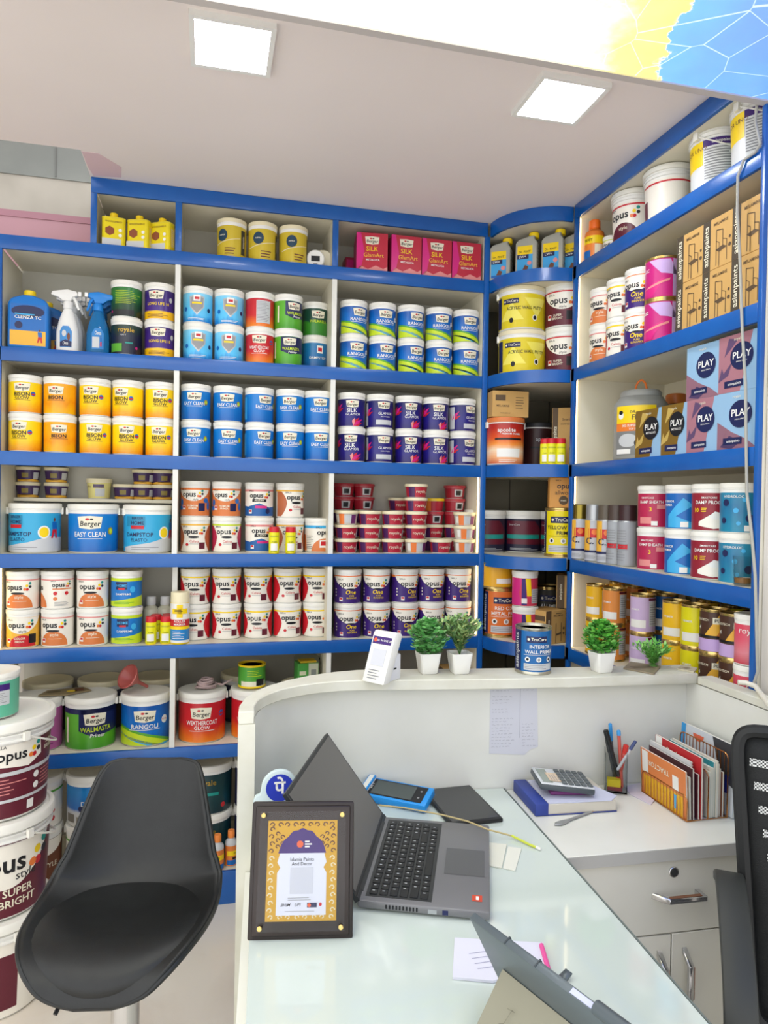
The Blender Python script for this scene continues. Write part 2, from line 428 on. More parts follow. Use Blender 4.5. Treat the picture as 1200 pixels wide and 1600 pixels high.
wrapped('royale_dark', r1, h1, 'tub', mr('print_dusk', [(0, '#191a2c'), (.5, '#1d2338'), (.75, '#223a2c'), (1, '#262043')], wob=.35), T('royale', .02, .66, .17, GOLD, 3, .006)+T('MATT', -.05, .52, .06, LGREY, 3)+R(-.45, -.08, .08, .3, GREEN, 2, 'logo')+asian(-.52, .42, .07, LGREY)+E(.3, .2, .035, .04, MAG, 3)+R(0, .2, .3, .34, TEAL, 2))
wrapped('royale_green', r1, h1, 'tub', royg, lines(-.3, .4, .35, .72, 8, LIME, 2, t=.2)+R(-.42, .2, .06, .2, DARK, 2)+E(-.42, .15, .03, .03, MAG, 3))
wrapped('longlife', r1, h1, 'tub', mr('print_violet', [(0, '#eab20e'), (.22, '#f0be12'), (.25, '#43247f'), (1, '#2f1b68')], wob=.03), berger(-.05, .66, .98)+T('LONG LIFE 10', 0, .42, .105, YEL, 3, .014, wid=.58)+E(.35, .55, .05, .07, LGREY, 2, 'logo')+lines(-.3, .3, .07, .17, 3, BROWN, 2))
shb = mr('print_ice', [(0, '#1d7fca'), (.2, '#55bdec'), (.5, '#62c2ea'), (1, '#8fd5ef')], wob=.3, scale=30)
shield = P([(-.2, .7), (0, .76), (.2, .7), (.19, .42), (.0, .2), (-.19, .42)], SILV, 2)+P([(-.17, .67), (0, .72), (.17, .67), (.16, .43), (.0, .25), (-.16, .43)], GREY, 3)+R(-.09, .09, .58, .74, WHITE, 4, 'logo')+R(-.06, .06, .62, .69, RED, 5, 'logo')+R(-.13, .13, .5, .55, YEL, 4)
wrapped('shield', r1, h1, 'tub', shb, shield+E(-.33, .36, .05, .06, BLUE, 2, 'logo')+E(.34, .36, .05, .06, NAVY, 2, 'logo')+lines(-.25, .25, .07, .13, 2, WHITE, 2))
wcr = mr('print_red', [(0, '#e98a1d'), (.16, '#e2661c'), (.35, '#c9242a'), (1, '#b81c2b')], wob=.15)
wc_els = berger(0, .66, .98)+T('WEATHERCOAT', 0, .43, .115, WHITE, 3, .012, wid=.56)+T('GLOW', 0, .33, .1, WHITE, 3, .01)+flag(.36, .6)+R(-.22, .22, .265, .275, WHITE, 3)
wrapped('weathercoat', r1, h1, 'tub', wcr, wc_els)
wrapped('weathercoat_b', r1, h1, 'tub', wcr, R(-.12, .28, .12, .74, LGREY, 2, 'logo')+lines(-.1, .26, .15, .72, 14, GREY, 3))
wmg = mr('print_leaf', [(0, '#3f8f22'), (.4, '#5cae2c'), (1, '#57a82a')])
wm_els = P([(-.14, .79), (.6, .79), (.6, .37), (.12, .3), (-.14, .4)], NAVY, 1)+berger(.12, .65, .9)+T('WALMASTA', .16, .45, .115, LIME, 4, .012, wid=.5)+T('Primer', .2, .36, .09, WHITE, 4, .01, .15)+R(-.38, -.33, .2, .66, CREAM, 2)
wrapped('walmasta', r1, h1, 'tub', wmg, wm_els)
wrapped('walmasta_b', r1, h1, 'tub', mr('print_moss', [(0, '#2f7a24'), (.4, '#3c8a2b'), (.45, '#1d4a3a'), (1, '#1c4438')]), berger(.05, .62, .95)+T('WALMASTA', .05, .42, .115, LIME, 3, .01, wid=.5))
wrapped('dampstop_s', r1, h1, 'tub', mr('print_sea', [(0, '#1b4f8e'), (.3, '#1b6aa8'), (1, '#1a7aa8')]), R(.02, .2, .5, .72, WHITE, 2, 'logo')+R(.05, .17, .55, .66, RED, 3, 'logo')+T('DAMPSTOP', .05, .36, .1, WHITE, 3, .01))
# cream ground with coloured shapes
OW = M('#ece7da', .36)
def top_arc(c, L=1, depth=.36): return P([(-.52+1.04*k/16, .795) for k in range(17)][::-1]+[(-.52+1.04*k/16, .795-depth*math.sin(PI*k/16)**.7) for k in range(17)], c, L)
sq = lambda u, v, s=.05, c=RED: R(u-s, u+s, v-s*1.1, v+s*1.1, WHITE, 3, 'logo')+R(u-s*.75, u+s*.75, v-s*.2, v+s*.9, c, 4, 'logo')
def style_els(c): return R(-1.2, 1.2, .755, .785, PINK, 1)+E(.0, .05, .36, .37, c, 1, 'label_print', 20, 0, PI)+E(-.02, .43, .17, .03, BLACK, 2)+T('style', .02, .33, .115, CREAM, 3, .006)+opus(-.02, .585, 1.0)+sq(-.26, .18)+R(-.14, .2, .22, .23, CREAM, 3)
wrapped('opus_style', r1, h1, 'tub', OW, style_els(TERRA))
wrapped('opus_back', r1, h1, 'tub', OW, R(-1.2, 1.2, .755, .785, PINK, 1)+E(-.5, .05, .3, .37, TERRA, 1, 'label_print', 20, 0, PI)+opus(.16, .64, .75)+R(-.05, .45, .52, .55, TERRA, 2)+E(.02, .42, .05, .05, RED, 2)+E(.3, .42, .05, .05, RED, 2)+E(.02, .28, .05, .05, TERRA, 2)+lines(.0, .36, .08, .2, 4, GREY, 2)+T('opus', -.52, .56, .2, BLACK, 3, .018))
wrapped('opus_fresh', r1, h1, 'tub', OCHRE, top_arc(OW, 1, .42)+opus(-.02, .6, 1.0)+T('style', .05, .44, .1, BLACK, 3)+E(.05, .04, .34, .3, RED, 1, 'label_print', 20, 0, PI)+T('COLOR', -.02, .25, .08, CREAM, 3, .012)+T('FRESH', -.02, .17, .08, CREAM, 3, .012)+R(.2, .4, .12, .36, BLACK, 2, 'logo')+sq(-.3, .2))
wrapped('opus_roof', r1, h1, 'tub', TERRA, top_arc(OW, 1, .36)+opus(-.05, .62, .95)+T('style', .05, .48, .08, BLACK, 3)+E(.36, .45, .08, .07, BLUE, 2)+E(-.38, .4, .06, .1, BLUE, 2)+E(.46, .3, .06, .12, BLUE, 2)+E(-.42, .24, .1, .06, BLUE, 2)+T('PREMIUM', -.03, .3, .07, CREAM, 3, .012)+T('PRIMER', -.03, .23, .07, CREAM, 3, .012)+R(.13, .32, .16, .38, NAVY, 2, 'logo')+sq(-.28, .25)+R(-1.2, 1.2, .745, .79, ORANGE, 2))
def calista(c, cb=None):
    e = R(-1.2, 1.2, .75, .79, cb or YEL, 1)
    for s in (-1, 1): e += P([(s*.66, .75), (s*.47, .745), (s*.39, .65), (s*.33, .55), (s*.30, .42), (s*.33, .28), (s*.40, .14), (s*.48, .04), (s*.66, .04)], c, 1)
    e += opus(-.02, .585, .98)+E(-.02, .43, .15, .035, BLACK, 2)+T('Calista', 0, .31, .095, RED, 3)+R(-.12, .12, .235, .245, GREY, 3)+R(.13, .3, .1, .28, MAROON, 2, 'logo')+E(-.2, .22, .045, .04, RED, 2, 'logo')
    return e
wrapped('calista_red', r1, h1, 'tub', OW, calista(RED)); wrapped('calista_crimson', r1, h1, 'tub', OW, calista(M('#b02a4a', .36), LIME))
wrapped('calista_brown', r1, h1, 'tub', OW, calista(M('#b4643c', .36), OCHRE))
def allsdry(): return R(-1.2, 1.2, .735, .79, PINK, 1)+opus(.0, .62, .95)+R(-.2, .2, .44, .52, BLACK, 2)+T('ALLDRY', 0, .48, .075, CREAM, 3, .012)+P([(-.8, .04), (.8, .04), (.8, .34), (.3, .28), (0, .4), (-.35, .3), (-.8, .36)], M('#1d5b9c', .36), 1)+R(-.12, .22, .26, .33, MAG, 2)+sq(-.26, .16)+E(.25, .18, .07, .08, NAVY, 2)
wrapped('alldry', r1, h1, 'tub', OW, allsdry())
wrapped('opus_sky', r1, h1, 'tub', OW, R(-1.2, 1.2, .70, .78, SKY, 1)+opus(.14, .58, 1.0)+E(.1, .03, .42, .38, TERRA, 1, 'label_print', 20, 0, PI)+R(-.08, .14, .14, .36, WHITE, 2, 'logo')+R(-.05, .11, .2, .32, RED, 3, 'logo')+P([(-.9, .05), (-.5, .05), (-.55, .5), (-.9, .55)], TERRA, 1)+lines(-.5, -.25, .1, .5, 8, GREY, 2))
one_els = R(-1.2, 1.2, .755, .82, ORANGE, 1)+top_arc(OW, 2, .37)+opus(-.03, .575, 1.0, L=4)+T('One', .02, .34, .17, YEL, 4, .014, .15)+T('PURE', .05, .235, .06, YEL, 4, .012)+T('ELEGANCE', .05, .175, .06, YEL, 4, .012)+E(.02, .435, .12, .02, BLACK, 3)+sq(-.26, .14)+E(-.44, .42, .022, .025, CREAM, 3)+E(-.44, .33, .022, .025, CREAM, 3)+E(-.44, .24, .022, .025, CREAM, 3)
wrapped('opus_one', r1, h1, 'tub', M('#3c2170', .34), one_els, v1=.82)
wrapped('homeshield', r1, h1, 'tub', M('#1b74bf', .34), R(-1.2, 1.2, .715, .8, LIME, 1)+P([(-.95, .04), (.95, .04), (.95, .38), (.2, .26), (-.95, .1)], LIME, 1)+R(-.22, .08, .5, .7, NAVY, 2, 'logo')+T('HOME', -.07, .6, .1, SKY, 3, .012, 0, 'logo')+R(-.15, .02, .49, .54, RED, 3, 'logo')+E(.22, .5, .07, .085, SKY, 2, 'logo')+T('DAMPPRIME', -.02, .37, .075, WHITE, 3, .012)+lines(-.3, .3, .1, .2, 3, GREEN, 2))
# rows on the upper shelves
asp_els = E(-.22, .56, .14, .155, M('#1f3f55', .35), 2, 'logo')+T('ASPIRA', -.22, .56, .05, CREAM, 3, .01, 0, 'logo')+R(.28, .42, .1, .72, DARK, 1)+asian(.35, .42, .07, CREAM)+lines(-.15, .2, .06, .26, 3, BROWN, 2, t=.4)+P([(-.5, .32), (-.2, .4), (.25, .5), (.25, .49), (-.2, .385), (-.5, .3)], CREAM, 2)
wrapped('gold_tub', r1*1.0, .142, 'tub', M('#c9b02f', .35), asp_els, lid=LIDC)
def goldrot(): pass
# 4 litre tubs
r4, h4 = .0865, .172
def big(kind, bg, els, **k): wrapped(kind, k.pop('r', r4), k.pop('h', h4), 'tub', bg, els, seg=36, handle=True, **k)
def man(u, v, s): return E(u, v+.28*s, .035*s, .05*s, BROWN, 3)+P([(u-.08*s, v+.22*s), (u+.08*s, v+.22*s), (u+.1*s, v+.02*s), (u-.06*s, v+.02*s)], BLUE, 3)+P([(u-.06*s, v+.02*s), (u+.09*s, v+.02*s), (u+.1*s, v-.22*s), (u+.04*s, v-.22*s), (u+.02*s, v-.05*s), (u-.05*s, v-.22*s), (u-.1*s, v-.22*s)], RED, 3)
dse = R(-.62, -.2, .55, .76, M('#2a87ad', .35), 2, 'logo')+T('BERGER', -.36, .72, .07, NAVY, 3, .01, 0, 'logo')+T('HOME', -.36, .62, .1, NAVY, 3, .012, 0, 'logo')+R(-.5, -.22, .5, .57, RED, 3, 'logo')+T('DAMPSTOP', -.33, .38, .115, NAVY, 3, .012)+T('ELASTO', -.33, .27, .1, NAVY, 3)+P([(-.7, .03), (.75, .03), (.75, .3), (.3, .34), (-.1, .22), (-.7, .12)], LGREY, 1)+man(.42, .46, .75)+E(.2, .42, .12, .13, WHITE, 2, 'logo')+E(.2, .42, .09, .1, YEL, 3, 'logo')+lines(-.5, .1, .06, .14, 2, GREY, 2)
big('dampstop_elasto', M('#33a3cf', .34), dse); big('easyclean_big', ramp('print_blue_tub', [(0, '#0b5aa8'), (.4, '#1274c2'), (1, '#137cc8')], h4), berger(0, .62, 1.15)+T('EASY CLEAN', 0, .38, .14, WHITE, 3, .012, wid=.62)+R(-.24, .24, .29, .3, WHITE, 3)+E(.42, .45, .06, .08, GOLD, 2, 'logo')+E(.42, .45, .035, .05, LIME, 3, 'logo'))
h6 = .183; k4 = dict(r=.0885, h=h6)
big('walmasta_big', ramp('print_leaf_tub', [(0, '#3f8f22'), (.4, '#5cae2c'), (1, '#57a82a')], h6), P([(-.12, .79), (.8, .79), (.8, .34), (.12, .27), (-.12, .38)], NAVY, 1)+R(-1.5, 1.5, .7, .8, NAVY, 1)+berger(.18, .59, 1.0)+T('WALMASTA', .2, .40, .13, LIME, 4, .012, wid=.58)+T('Primer', .22, .28, .1, WHITE, 4, .01, .15)+R(-.42, -.36, .14, .62, CREAM, 2), **dict(k4))
big('rangoli_big', ramp('print_azure_tub', [(0, '#0d4aa0'), (.4, '#0f6fc4'), (.75, '#0e57a8'), (1, '#0b4d97')], h6, wob=.3), [(g, L, m, [(a*1.1, b) for a, b in vs], fs, s) for g, L, m, vs, fs, s in swoosh()]+berger(0, .60, 1.0, 4)+T('RANGOLI', 0, .40, .12, WHITE, 5, .014)+R(-.3, .3, .335, .345, WHITE, 5)+E(.4, .5, .07, .08, WHITE, 4, 'logo')+T('TOTAL', .4, .5, .04, RED, 5, .01, 0, 'logo'), **dict(k4))
big('weathercoat_big', ramp('print_red_tub', [(0, '#e98a1d'), (.16, '#e2661c'), (.35, '#c9242a'), (1, '#b81c2b')], h6, wob=.15), berger(-.02, .60, 1.0)+T('WEATHERCOAT', 0, .41, .12, WHITE, 3, .012, wid=.62)+T('GLOW', 0, .31, .1, WHITE, 3, .01)+flag(.42, .56)+R(-.25, .25, .25, .26, WHITE, 3), **dict(k4))
big('pink_big', M('#b65c9a', .36), lines(-.6, .6, .1, .6, 6, M('#8a3c78', .4), 2), **dict(k4))
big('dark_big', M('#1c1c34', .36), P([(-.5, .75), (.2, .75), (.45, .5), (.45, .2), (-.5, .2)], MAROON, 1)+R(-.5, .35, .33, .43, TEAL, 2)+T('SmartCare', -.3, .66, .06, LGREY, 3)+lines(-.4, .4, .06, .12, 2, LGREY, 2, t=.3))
big('royale_big', ramp('print_deep', [(0, '#0d2c34'), (.5, '#0c3a3e'), (1, '#123238')], h6, wob=.4, scale=30), T('royale', -.05, .66, .16, GOLD, 3, .004)+R(-.1, .2, .4, .46, TEAL, 2)+E(.3, .18, .05, .05, RED, 3), v1=.82, **dict(k4))
big('navy_big', NAVY, asian(-.3, .45, .08, WHITE)+R(-.5, .5, .08, .25, SKY, 1), v1=.82, **dict(k4))
big('white_green_big', OW, R(-1.6, 1.6, .7, .74, GREEN, 1)+E(-.1, .1, .3, .3, TERRA, 2)+E(.3, .5, .05, .05, RED, 2)+E(.3, .35, .05, .05, RED, 2)+E(.3, .2, .05, .05, RED, 2), **dict(k4))
big('brown_big', BROWN, top_arc(OW, 1, .3)+R(-1.6, 1.6, .74, .79, ORANGE, 1)+T('STYLE', .1, .3, .13, CREAM, 3, .01), **dict(k4))
big('damp_big', ramp('print_lagoon', [(0, '#c9c7bb'), (.3, '#bcbfc0'), (.36, '#1d66b0'), (.7, '#1f7fc0'), (1, '#1b5aa6')], h6, wob=.06), R(.12, .46, .55, .78, WHITE, 2, 'logo')+T('BERGER', .29, .73, .06, NAVY, 3, .012, 0, 'logo')+T('HOME', .29, .66, .08, NAVY, 3, .012, 0, 'logo')+R(.18, .4, .58, .63, RED, 3, 'logo')+T('DAMPSTOP', .22, .47, .13, WHITE, 3, .012)+E(-.1, .38, .06, .06, NAVY, 2)+R(-.45, -.25, .1, .26, M('#6f6a5e', .5), 2)+R(-.2, .0, .06, .22, M('#86806f', .5), 2)+R(.05, .3, .08, .24, M('#6f6a5e', .5), 2), **dict(k4))
# corner unit
big('putty', M('#d9c51e', .36), P([(-.6, .2), (-.3, .62), (0, .2)], M('#e9dd5e', .38), 1)+P([(0, .7), (.3, .25), (.6, .7)], M('#e9dd5e', .38), 1)+trucare(-.32, .64, .8)+T('ACRYLIC WALL PUTTY', .02, .47, .105, BLACK, 4, .006, wid=.88)+R(-.8, -.6, .05, .76, NAVY, 1)+E(-.3, .2, .05, .06, BLACK, 2)+E(.25, .25, .06, .07, WHITE, 2)+E(.25, .25, .04, .05, BLACK, 3), r=.0935, h=.165, lid=LIDC)
big('opus_maroon', MAROON, top_arc(OW, 1, .42)+R(-1.6, 1.6, .755, .785, RED, 2)+opus(-.02, .57, 1.0)+T('style', .0, .43, .09, BLACK, 3)+T('SUPER', -.12, .25, .07, CREAM, 3, .012)+T('BRIGHT', -.12, .18, .07, CREAM, 3, .012)+R(.08, .26, .14, .34, BLACK, 2, 'logo')+sq(-.32, .22), r=.083, h=.17)
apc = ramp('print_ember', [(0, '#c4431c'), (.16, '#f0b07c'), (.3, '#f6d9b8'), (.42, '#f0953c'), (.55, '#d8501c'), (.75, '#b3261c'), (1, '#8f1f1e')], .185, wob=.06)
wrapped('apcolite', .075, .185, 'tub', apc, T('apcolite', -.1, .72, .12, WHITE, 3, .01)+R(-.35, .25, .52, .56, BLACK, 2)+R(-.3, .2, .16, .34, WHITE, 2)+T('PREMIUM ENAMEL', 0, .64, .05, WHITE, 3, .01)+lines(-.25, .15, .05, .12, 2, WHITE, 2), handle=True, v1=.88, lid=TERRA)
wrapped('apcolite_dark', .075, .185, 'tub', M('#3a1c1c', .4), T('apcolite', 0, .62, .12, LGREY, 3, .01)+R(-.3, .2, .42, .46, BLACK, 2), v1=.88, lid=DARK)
def tinkind(kind, c, els, r=.05, h=.122, **k): wrapped(kind, r, h, 'tin', c, els, v0=.06, v1=.94, **k)
def metal_tin(kind, c, l1, l2, txt=WHITE, **k):
    tinkind(kind, c, trucare(-.02, .76, .95)+T(l1, .05, .6, .105, txt, 3, .01)+T(l2, .05, .49, .105, txt, 3, .01)+R(-.3, .35, .425, .432, txt, 3)+E(-.22, .33, .055, .055, WHITE, 2, 'logo')+E(.02, .33, .055, .055, WHITE, 2, 'logo')+E(.26, .33, .055, .055, WHITE, 2, 'logo')+E(-.22, .33, .03, .03, BLACK, 3, 'logo')+E(.02, .33, .03, .03, GREY, 3, 'logo')+E(.26, .33, .03, .03, BLACK, 3, 'logo')+R(-.62, -.38, .07, .93, NAVY, 1)+asian(-.5, .5, .175, LGREY)+R(-.3, .34, .1, .24, LGREY, 2, 'logo')+lines(-.28, .3, .12, .22, 3, GREY, 3), **k)
metal_tin('red_oxide', M('#d96f2e', .35), 'RED OXIDE', 'METAL PRIMER', r=.066, h=.19)
metal_tin('yellow_primer', M('#e8d40f', .33), 'YELLOW METAL', 'PRIMER', BLACK, r=.062, h=.185)
metal_tin('wall_primer', M('#155f9c', .33), 'INTERIOR', 'WALL PRIMER', r=.0465, h=.118, lid=TIN, body=TIN)
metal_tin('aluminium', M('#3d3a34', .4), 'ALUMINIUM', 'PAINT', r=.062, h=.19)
tinkind('yellow_tin_plain', M('#e3a81e', .36), R(-.3, .3, .2, .4, WHITE, 1), r=.066, h=.1)
wrapped('colour_tub', .05, .135, 'tub', M('#cf3a55', .36), P([(-.6, .05), (-.2, .05), (-.28, .4), (-.18, .79), (-.6, .79)], MAG, 1)+P([(-.2, .05), (-.05, .05), (-.1, .79), (-.2, .79)], PURP, 2)+P([(-.05, .3), (.08, .3), (.04, .79), (-.1, .79)], YEL, 2)+R(.08, .6, .1, .5, LGREY, 2, 'logo')+lines(.1, .5, .12, .48, 6, GREY, 3)+R(-.2, -.05, .1, .24, WHITE, 3, 'logo'))
# right wall
wrapped('pail_opus', .074, .172, 'pail', OW, R(-1.5, 1.5, .69, .72, RED, 1)+E(-.1, .04, .33, .34, MAROON, 1, 'label_print', 18, 0, PI)+T('style', -.1, .28, .1, CREAM, 3)+opus(-.1, .53, .95)+lines(.25, .5, .1, .3, 3, GREY, 2), v1=.76)
wrapped('pail_opus_side', .078, .172, 'pail', OW, R(-1.5, 1.5, .69, .72, RED, 1)+R(-.75, -.4, .06, .45, MAROON, 1)+E(.35, .42, .03, .03, GREY, 2)+E(.35, .3, .03, .03, GREY, 2), v1=.76)
uno = P([(-.5, .76), (-.05, .76), (-.05, .42), (-.5, .38)], YEL, 1)+T('COLOR UNO', -.25, .65, .085, BROWN, 3, 0, 0)+R(-.05, .55, .66, .76, PURP, 1)+T('asianpaints', .2, .71, .06, WHITE, 3, .01)+lines(-.03, .5, .2, .64, 12, GREY, 2, t=.5)+R(-.62, -.5, .3, .7, TEAL, 1)
wrapped('pail_uno', .078, .195, 'pail', M('#dcdedd', .36), uno, v1=.77, handle=True)
tinkind('magenta_tin', M('#c02478', .33), P([(-.8, .08), (-.1, .08), (.2, .5), (-.3, .3)], MAG, 1)+P([(-.2, .92), (.3, .92), (.5, .55), (.1, .6)], LILAC, 1)+R(.36, .95, .07, .93, LILAC, 1)+T('Lac', -.3, .72, .16, WHITE, 3, .01)+P([(-.5, .25), (-.1, .35), (.3, .48), (.28, .42), (-.1, .3)], PINK, 2), r=.054, h=.13)
def spk(kind, lidm, c, back=False):
    els = (lines(-.22, .1, .08, .6, 12, GREY, 2)+R(-.12, .05, .28, .36, RED, 2)) if back else R(-.05, .22, .42, .58, RED, 1)+R(-.3, -.02, .2, .72, OCHRE, 1)+T('C.', -.02, .36, .16, NAVY, 3, .02)+R(-.2, .2, .16, .2, NAVY, 2)+E(.06, .52, .05, .05, ORANGE, 2)+lines(-.2, .2, .05, .12, 3, GREY, 2)
    wrapped(kind, .0315, .2, 'spray', c, els, v0=.02, v1=.72, lid=lidm, lidn='cap', seg=24)
spk('spray_gold', M('#8a7a35', .25, .9), M('#b9bcc2', .33)); spk('spray_chrome', SILV, M('#b9bcc2', .33)); spk('spray_brown', M('#5a5144', .35), M('#b9bcc2', .33)); spk('spray_back', M('#4a3d36', .4), M('#a2a6aa', .35), True); spk('spray_maroon', M('#3a2426', .35), M('#9ea2a6', .35), True)
sm = lambda u=-.1, v=.7: T('SMARTCARE', u, v, .055, WHITE, 3, .01)
wrapped('damp_sheath', r1, h1, 'tub', M('#b3244d', .34), sm()+T('DAMP SHEATH', -.02, .6, .09, WHITE, 3, .012, wid=.55)+T('3', -.02, .43, .13, YEL, 3, .014)+R(.12, .32, .45, .55, PINK, 1)+R(-.3, .0, .1, .25, PINK, 1)+R(.0, .14, .06, .16, WHITE, 2, 'logo'))
wrapped('exterior_blue', r1, h1, 'tub', M('#1a63b0', .34), P([(-.3, .3), (.05, .7), (.5, .35), (.5, .05), (-.3, .05)], SKY, 1)+P([(-.1, .3), (.2, .5), (.4, .3), (.4, .1)], BLUE, 2)+T('EXTERIOR', -.3, .62, .07, WHITE, 3, .01)+T('PRIMER', -.3, .54, .07, WHITE, 3, .01)+R(.0, .16, .06, .18, WHITE, 3, 'logo'))
wrapped('damp_proof', r1, h1, 'tub', M('#8f1f30', .34), sm(0)+T('DAMP PROOF', 0, .6, .1, WHITE, 3, .014, wid=.56)+T('10', -.26, .44, .12, YEL, 3, .016)+P([(-.2, .2), (.05, .36), (.42, .28), (.4, .1), (.1, .06), (-.2, .12)], OW, 1)+P([(.0, .32), (.12, .42), (.28, .38), (.26, .26), (.08, .26)], WHITE, 2)+lines(-.15, .0, .4, .5, 3, YEL, 3)+R(.2, .34, .05, .14, WHITE, 3, 'logo'))
wrapped('bubbles', r1, h1, 'tub', ramp('print_ocean', [(0, '#1c86a6'), (.5, '#1b6e98'), (1, '#2a90ad')], h1, wob=.3, scale=30), [e for q in ((-.25, .6, .07), (-.05, .45, .05), (.1, .66, .04), (.2, .3, .08), (-.3, .25, .06), (.0, .2, .04), (.3, .55, .05)) for e in E(q[0], q[1], q[2], q[2], SKY if q[2] < .06 else NAVY, 1)]+T('HYDROLOC', -.1, .72, .07, WHITE, 3, .01)+R(.1, .24, .05, .16, WHITE, 3, 'logo'))
wrapped('yellow_tub', r1, h1, 'tub', YEL, R(-.3, .2, .1, .5, WHITE, 1))
for nm, c in (('tin_yellow', '#e8b315'), ('tin_orange', '#dd8a3d'), ('tin_lilac', '#c6aed2'), ('tin_blue', '#1d5a9e'), ('tin_amber', '#ecbb1b'), ('tin_lime', '#e2d80f')):
    tinkind(nm, M(c, .35), R(-.3, .12, .16, .36, WHITE, 1, 'logo')+R(.2, .5, .2, .84, LGREY, 1, 'logo')+lines(.22, .48, .24, .78, 9, GREY, 2)+R(.18, .52, .86, .92, MAROON, 2, 'logo')+T('PRIMER', -.15, .62, .07, WHITE, 3, .006), r=.039, h=.122)
pu = R(-1.3, 1.3, .07, .34, LILAC, 1, 'logo')+P([(-.2, .4), (.15, .94), (.4, .94), (.05, .4)], OCHRE, 1)+P([(.05, .4), (.4, .94), (.7, .94), (.4, .4)], TERRA, 1)+T('WOODTECH', -.3, .76, .07, CREAM, 3, .01)+R(-.02, .18, .68, .82, CREAM, 2, 'logo')+T('PU', .08, .75, .11, BLACK, 3, .01)+T('4', -.32, .58, .12, WHITE, 3, .01)+R(-.5, .5, .37, .42, BLACK, 2)
tinkind('tin_pu', M('#4a2f22', .36), pu, r=.039, h=.122)
tinkind('tin_dark', M('#4b4a33', .36), R(-.1, .3, .5, .7, BLACK, 1, 'logo'), r=.039, h=.122)
wrapped('royale_tall', .040, .128, 'tub', ramp('print_coral', [(0, '#b42338'), (.25, '#d8808a'), (.5, '#d8566a'), (1, '#cf3048')], .128, wob=.05), T('royale', 0, .68, .17, WHITE, 3, .004))
# small things
wrapped('cup_red', .0455, .0535, 'cup', M('#b02338', .34), T('royale', .05, .45, .3, CREAM, 3, .004)+R(-.9, -.42, .05, .78, M('#4a1f55', .36), 1)+E(.58, .35, .07, .09, CREAM, 2)+R(.75, 1.1, .1, .7, LGREY, 1, 'logo'), v0=.05, v1=.79)
wrapped('cup_red_back', .0455, .0535, 'cup', M('#c9bfb4', .36), R(-.6, -.2, .05, .78, ORANGE, 1)+R(.3, .7, .1, .72, M('#6a2a64', .36), 1)+R(-.2, .3, .15, .7, LGREY, 2, 'logo')+R(-.9, -.62, .2, .7, WHITE, 2, 'logo'), v0=.05, v1=.79)
wrapped('cup_yellow', .0455, .0535, 'cup', M('#b02338', .34), R(-.9, -.42, .05, .78, ORANGE, 1), v0=.05, v1=.79, lid=YEL)
wrapped('cup_redlid', .0455, .0535, 'cup', M('#a11f2f', .34), R(-.2, .45, .15, .7, LGREY, 2, 'logo')+R(-.08, .3, .25, .6, BLACK, 3, 'logo'), v0=.05, v1=.79, lid=M('#b0353f', .4))
wrapped('cup_purple', .0425, .056, 'cup', M('#3d2554', .36), R(-.25, .15, .3, .6, M('#8a7a3a', .4), 2, 'logo')+P([(-1.2, .03), (1.2, .03), (1.2, .12), (.4, .2), (0, .1), (-.5, .2), (-1.2, .12)], OCHRE, 1)+R(.45, .85, .2, .65, LGREY, 2, 'logo'), v0=.03, v1=.79)
wrapped('cup_cream', .046, .075, 'cup', M('#e3d98c', .38), R(-.1, .4, .55, .72, M('#5a4a6a', .4), 2, 'logo')+R(0, .45, .12, .5, LGREY, 2, 'logo')+T('apcolite', -.4, .6, .12, BROWN, 3), v0=.03, v1=.79)
wrapped('jar_yellow', .0195, .098, 'capped', M('#e3de1c', .35), R(-.14, .12, .12, .38, WHITE, 1, 'logo')+lines(-.14, .12, .06, .11, 2, BLACK, 1)+T('Poxaflex', 0, .44, .05, BLACK, 3, .012)+R(-.16, .16, .62, .68, M('#b8b82a', .4), 1), v0=.03, v1=.79, seg=20, lidn='cap')
wrapped('clear_bottle', .0235, .12, 'bottle', None, [], body=M('#b9b7a6', .3), lid=LGREY, seg=20, lidn='cap')
wrapped('masker', .034, .185, 'capped', WHITE, R(-.9, .9, .35, .48, RED, 1)+T('ROLLER', -.0, .445, .06, WHITE, 3, .014)+T('MASKER', .0, .385, .06, WHITE, 3, .014)+R(-.9, .9, .08, .35, M('#2c85c6', .35), 1)+R(-.9, .9, .29, .35, YEL, 2)+R(-.055, .055, .52, .77, YEL, 2)+R(-.15, .15, .59, .69, YEL, 2)+lines(-.1, .1, .6, .68, 3, BLACK, 3)+lines(-.14, .1, .1, .26, 5, WHITE, 3), v0=.03, v1=.79, lid=LIDC, lidn='cap')
fx = R(-.3, .3, .32, .46, YEL, 1, 'logo')+T('Dr. Fixit', 0, .39, .07, BLACK, 3, .012)+R(-.3, .3, .06, .2, BLUE, 1)+R(-.15, .1, .22, .28, BLACK, 2)
wrapped('fixit_bottle', .0225, .128, 'bottle', M('#e0803c', .36), fx, v0=.03, v1=.6, body=LGREY, lid=M('#ef8a3d', .4), seg=20, lidn='cap')
wrapped('orange_bottle', .035, .15, 'bottle', M('#e9822f', .36), R(-.4, .4, .4, .58, YEL, 1)+T('FIXIT', -.05, .48, .085, BLACK, 3, .014)+R(-.35, .0, .06, .24, BLUE, 1)+R(.1, .35, .1, .38, CREAM, 1, 'logo'), v0=.02, v1=.6, body=M('#e07a2c', .36), lid=M('#f0701e', .4), lidn='cap')
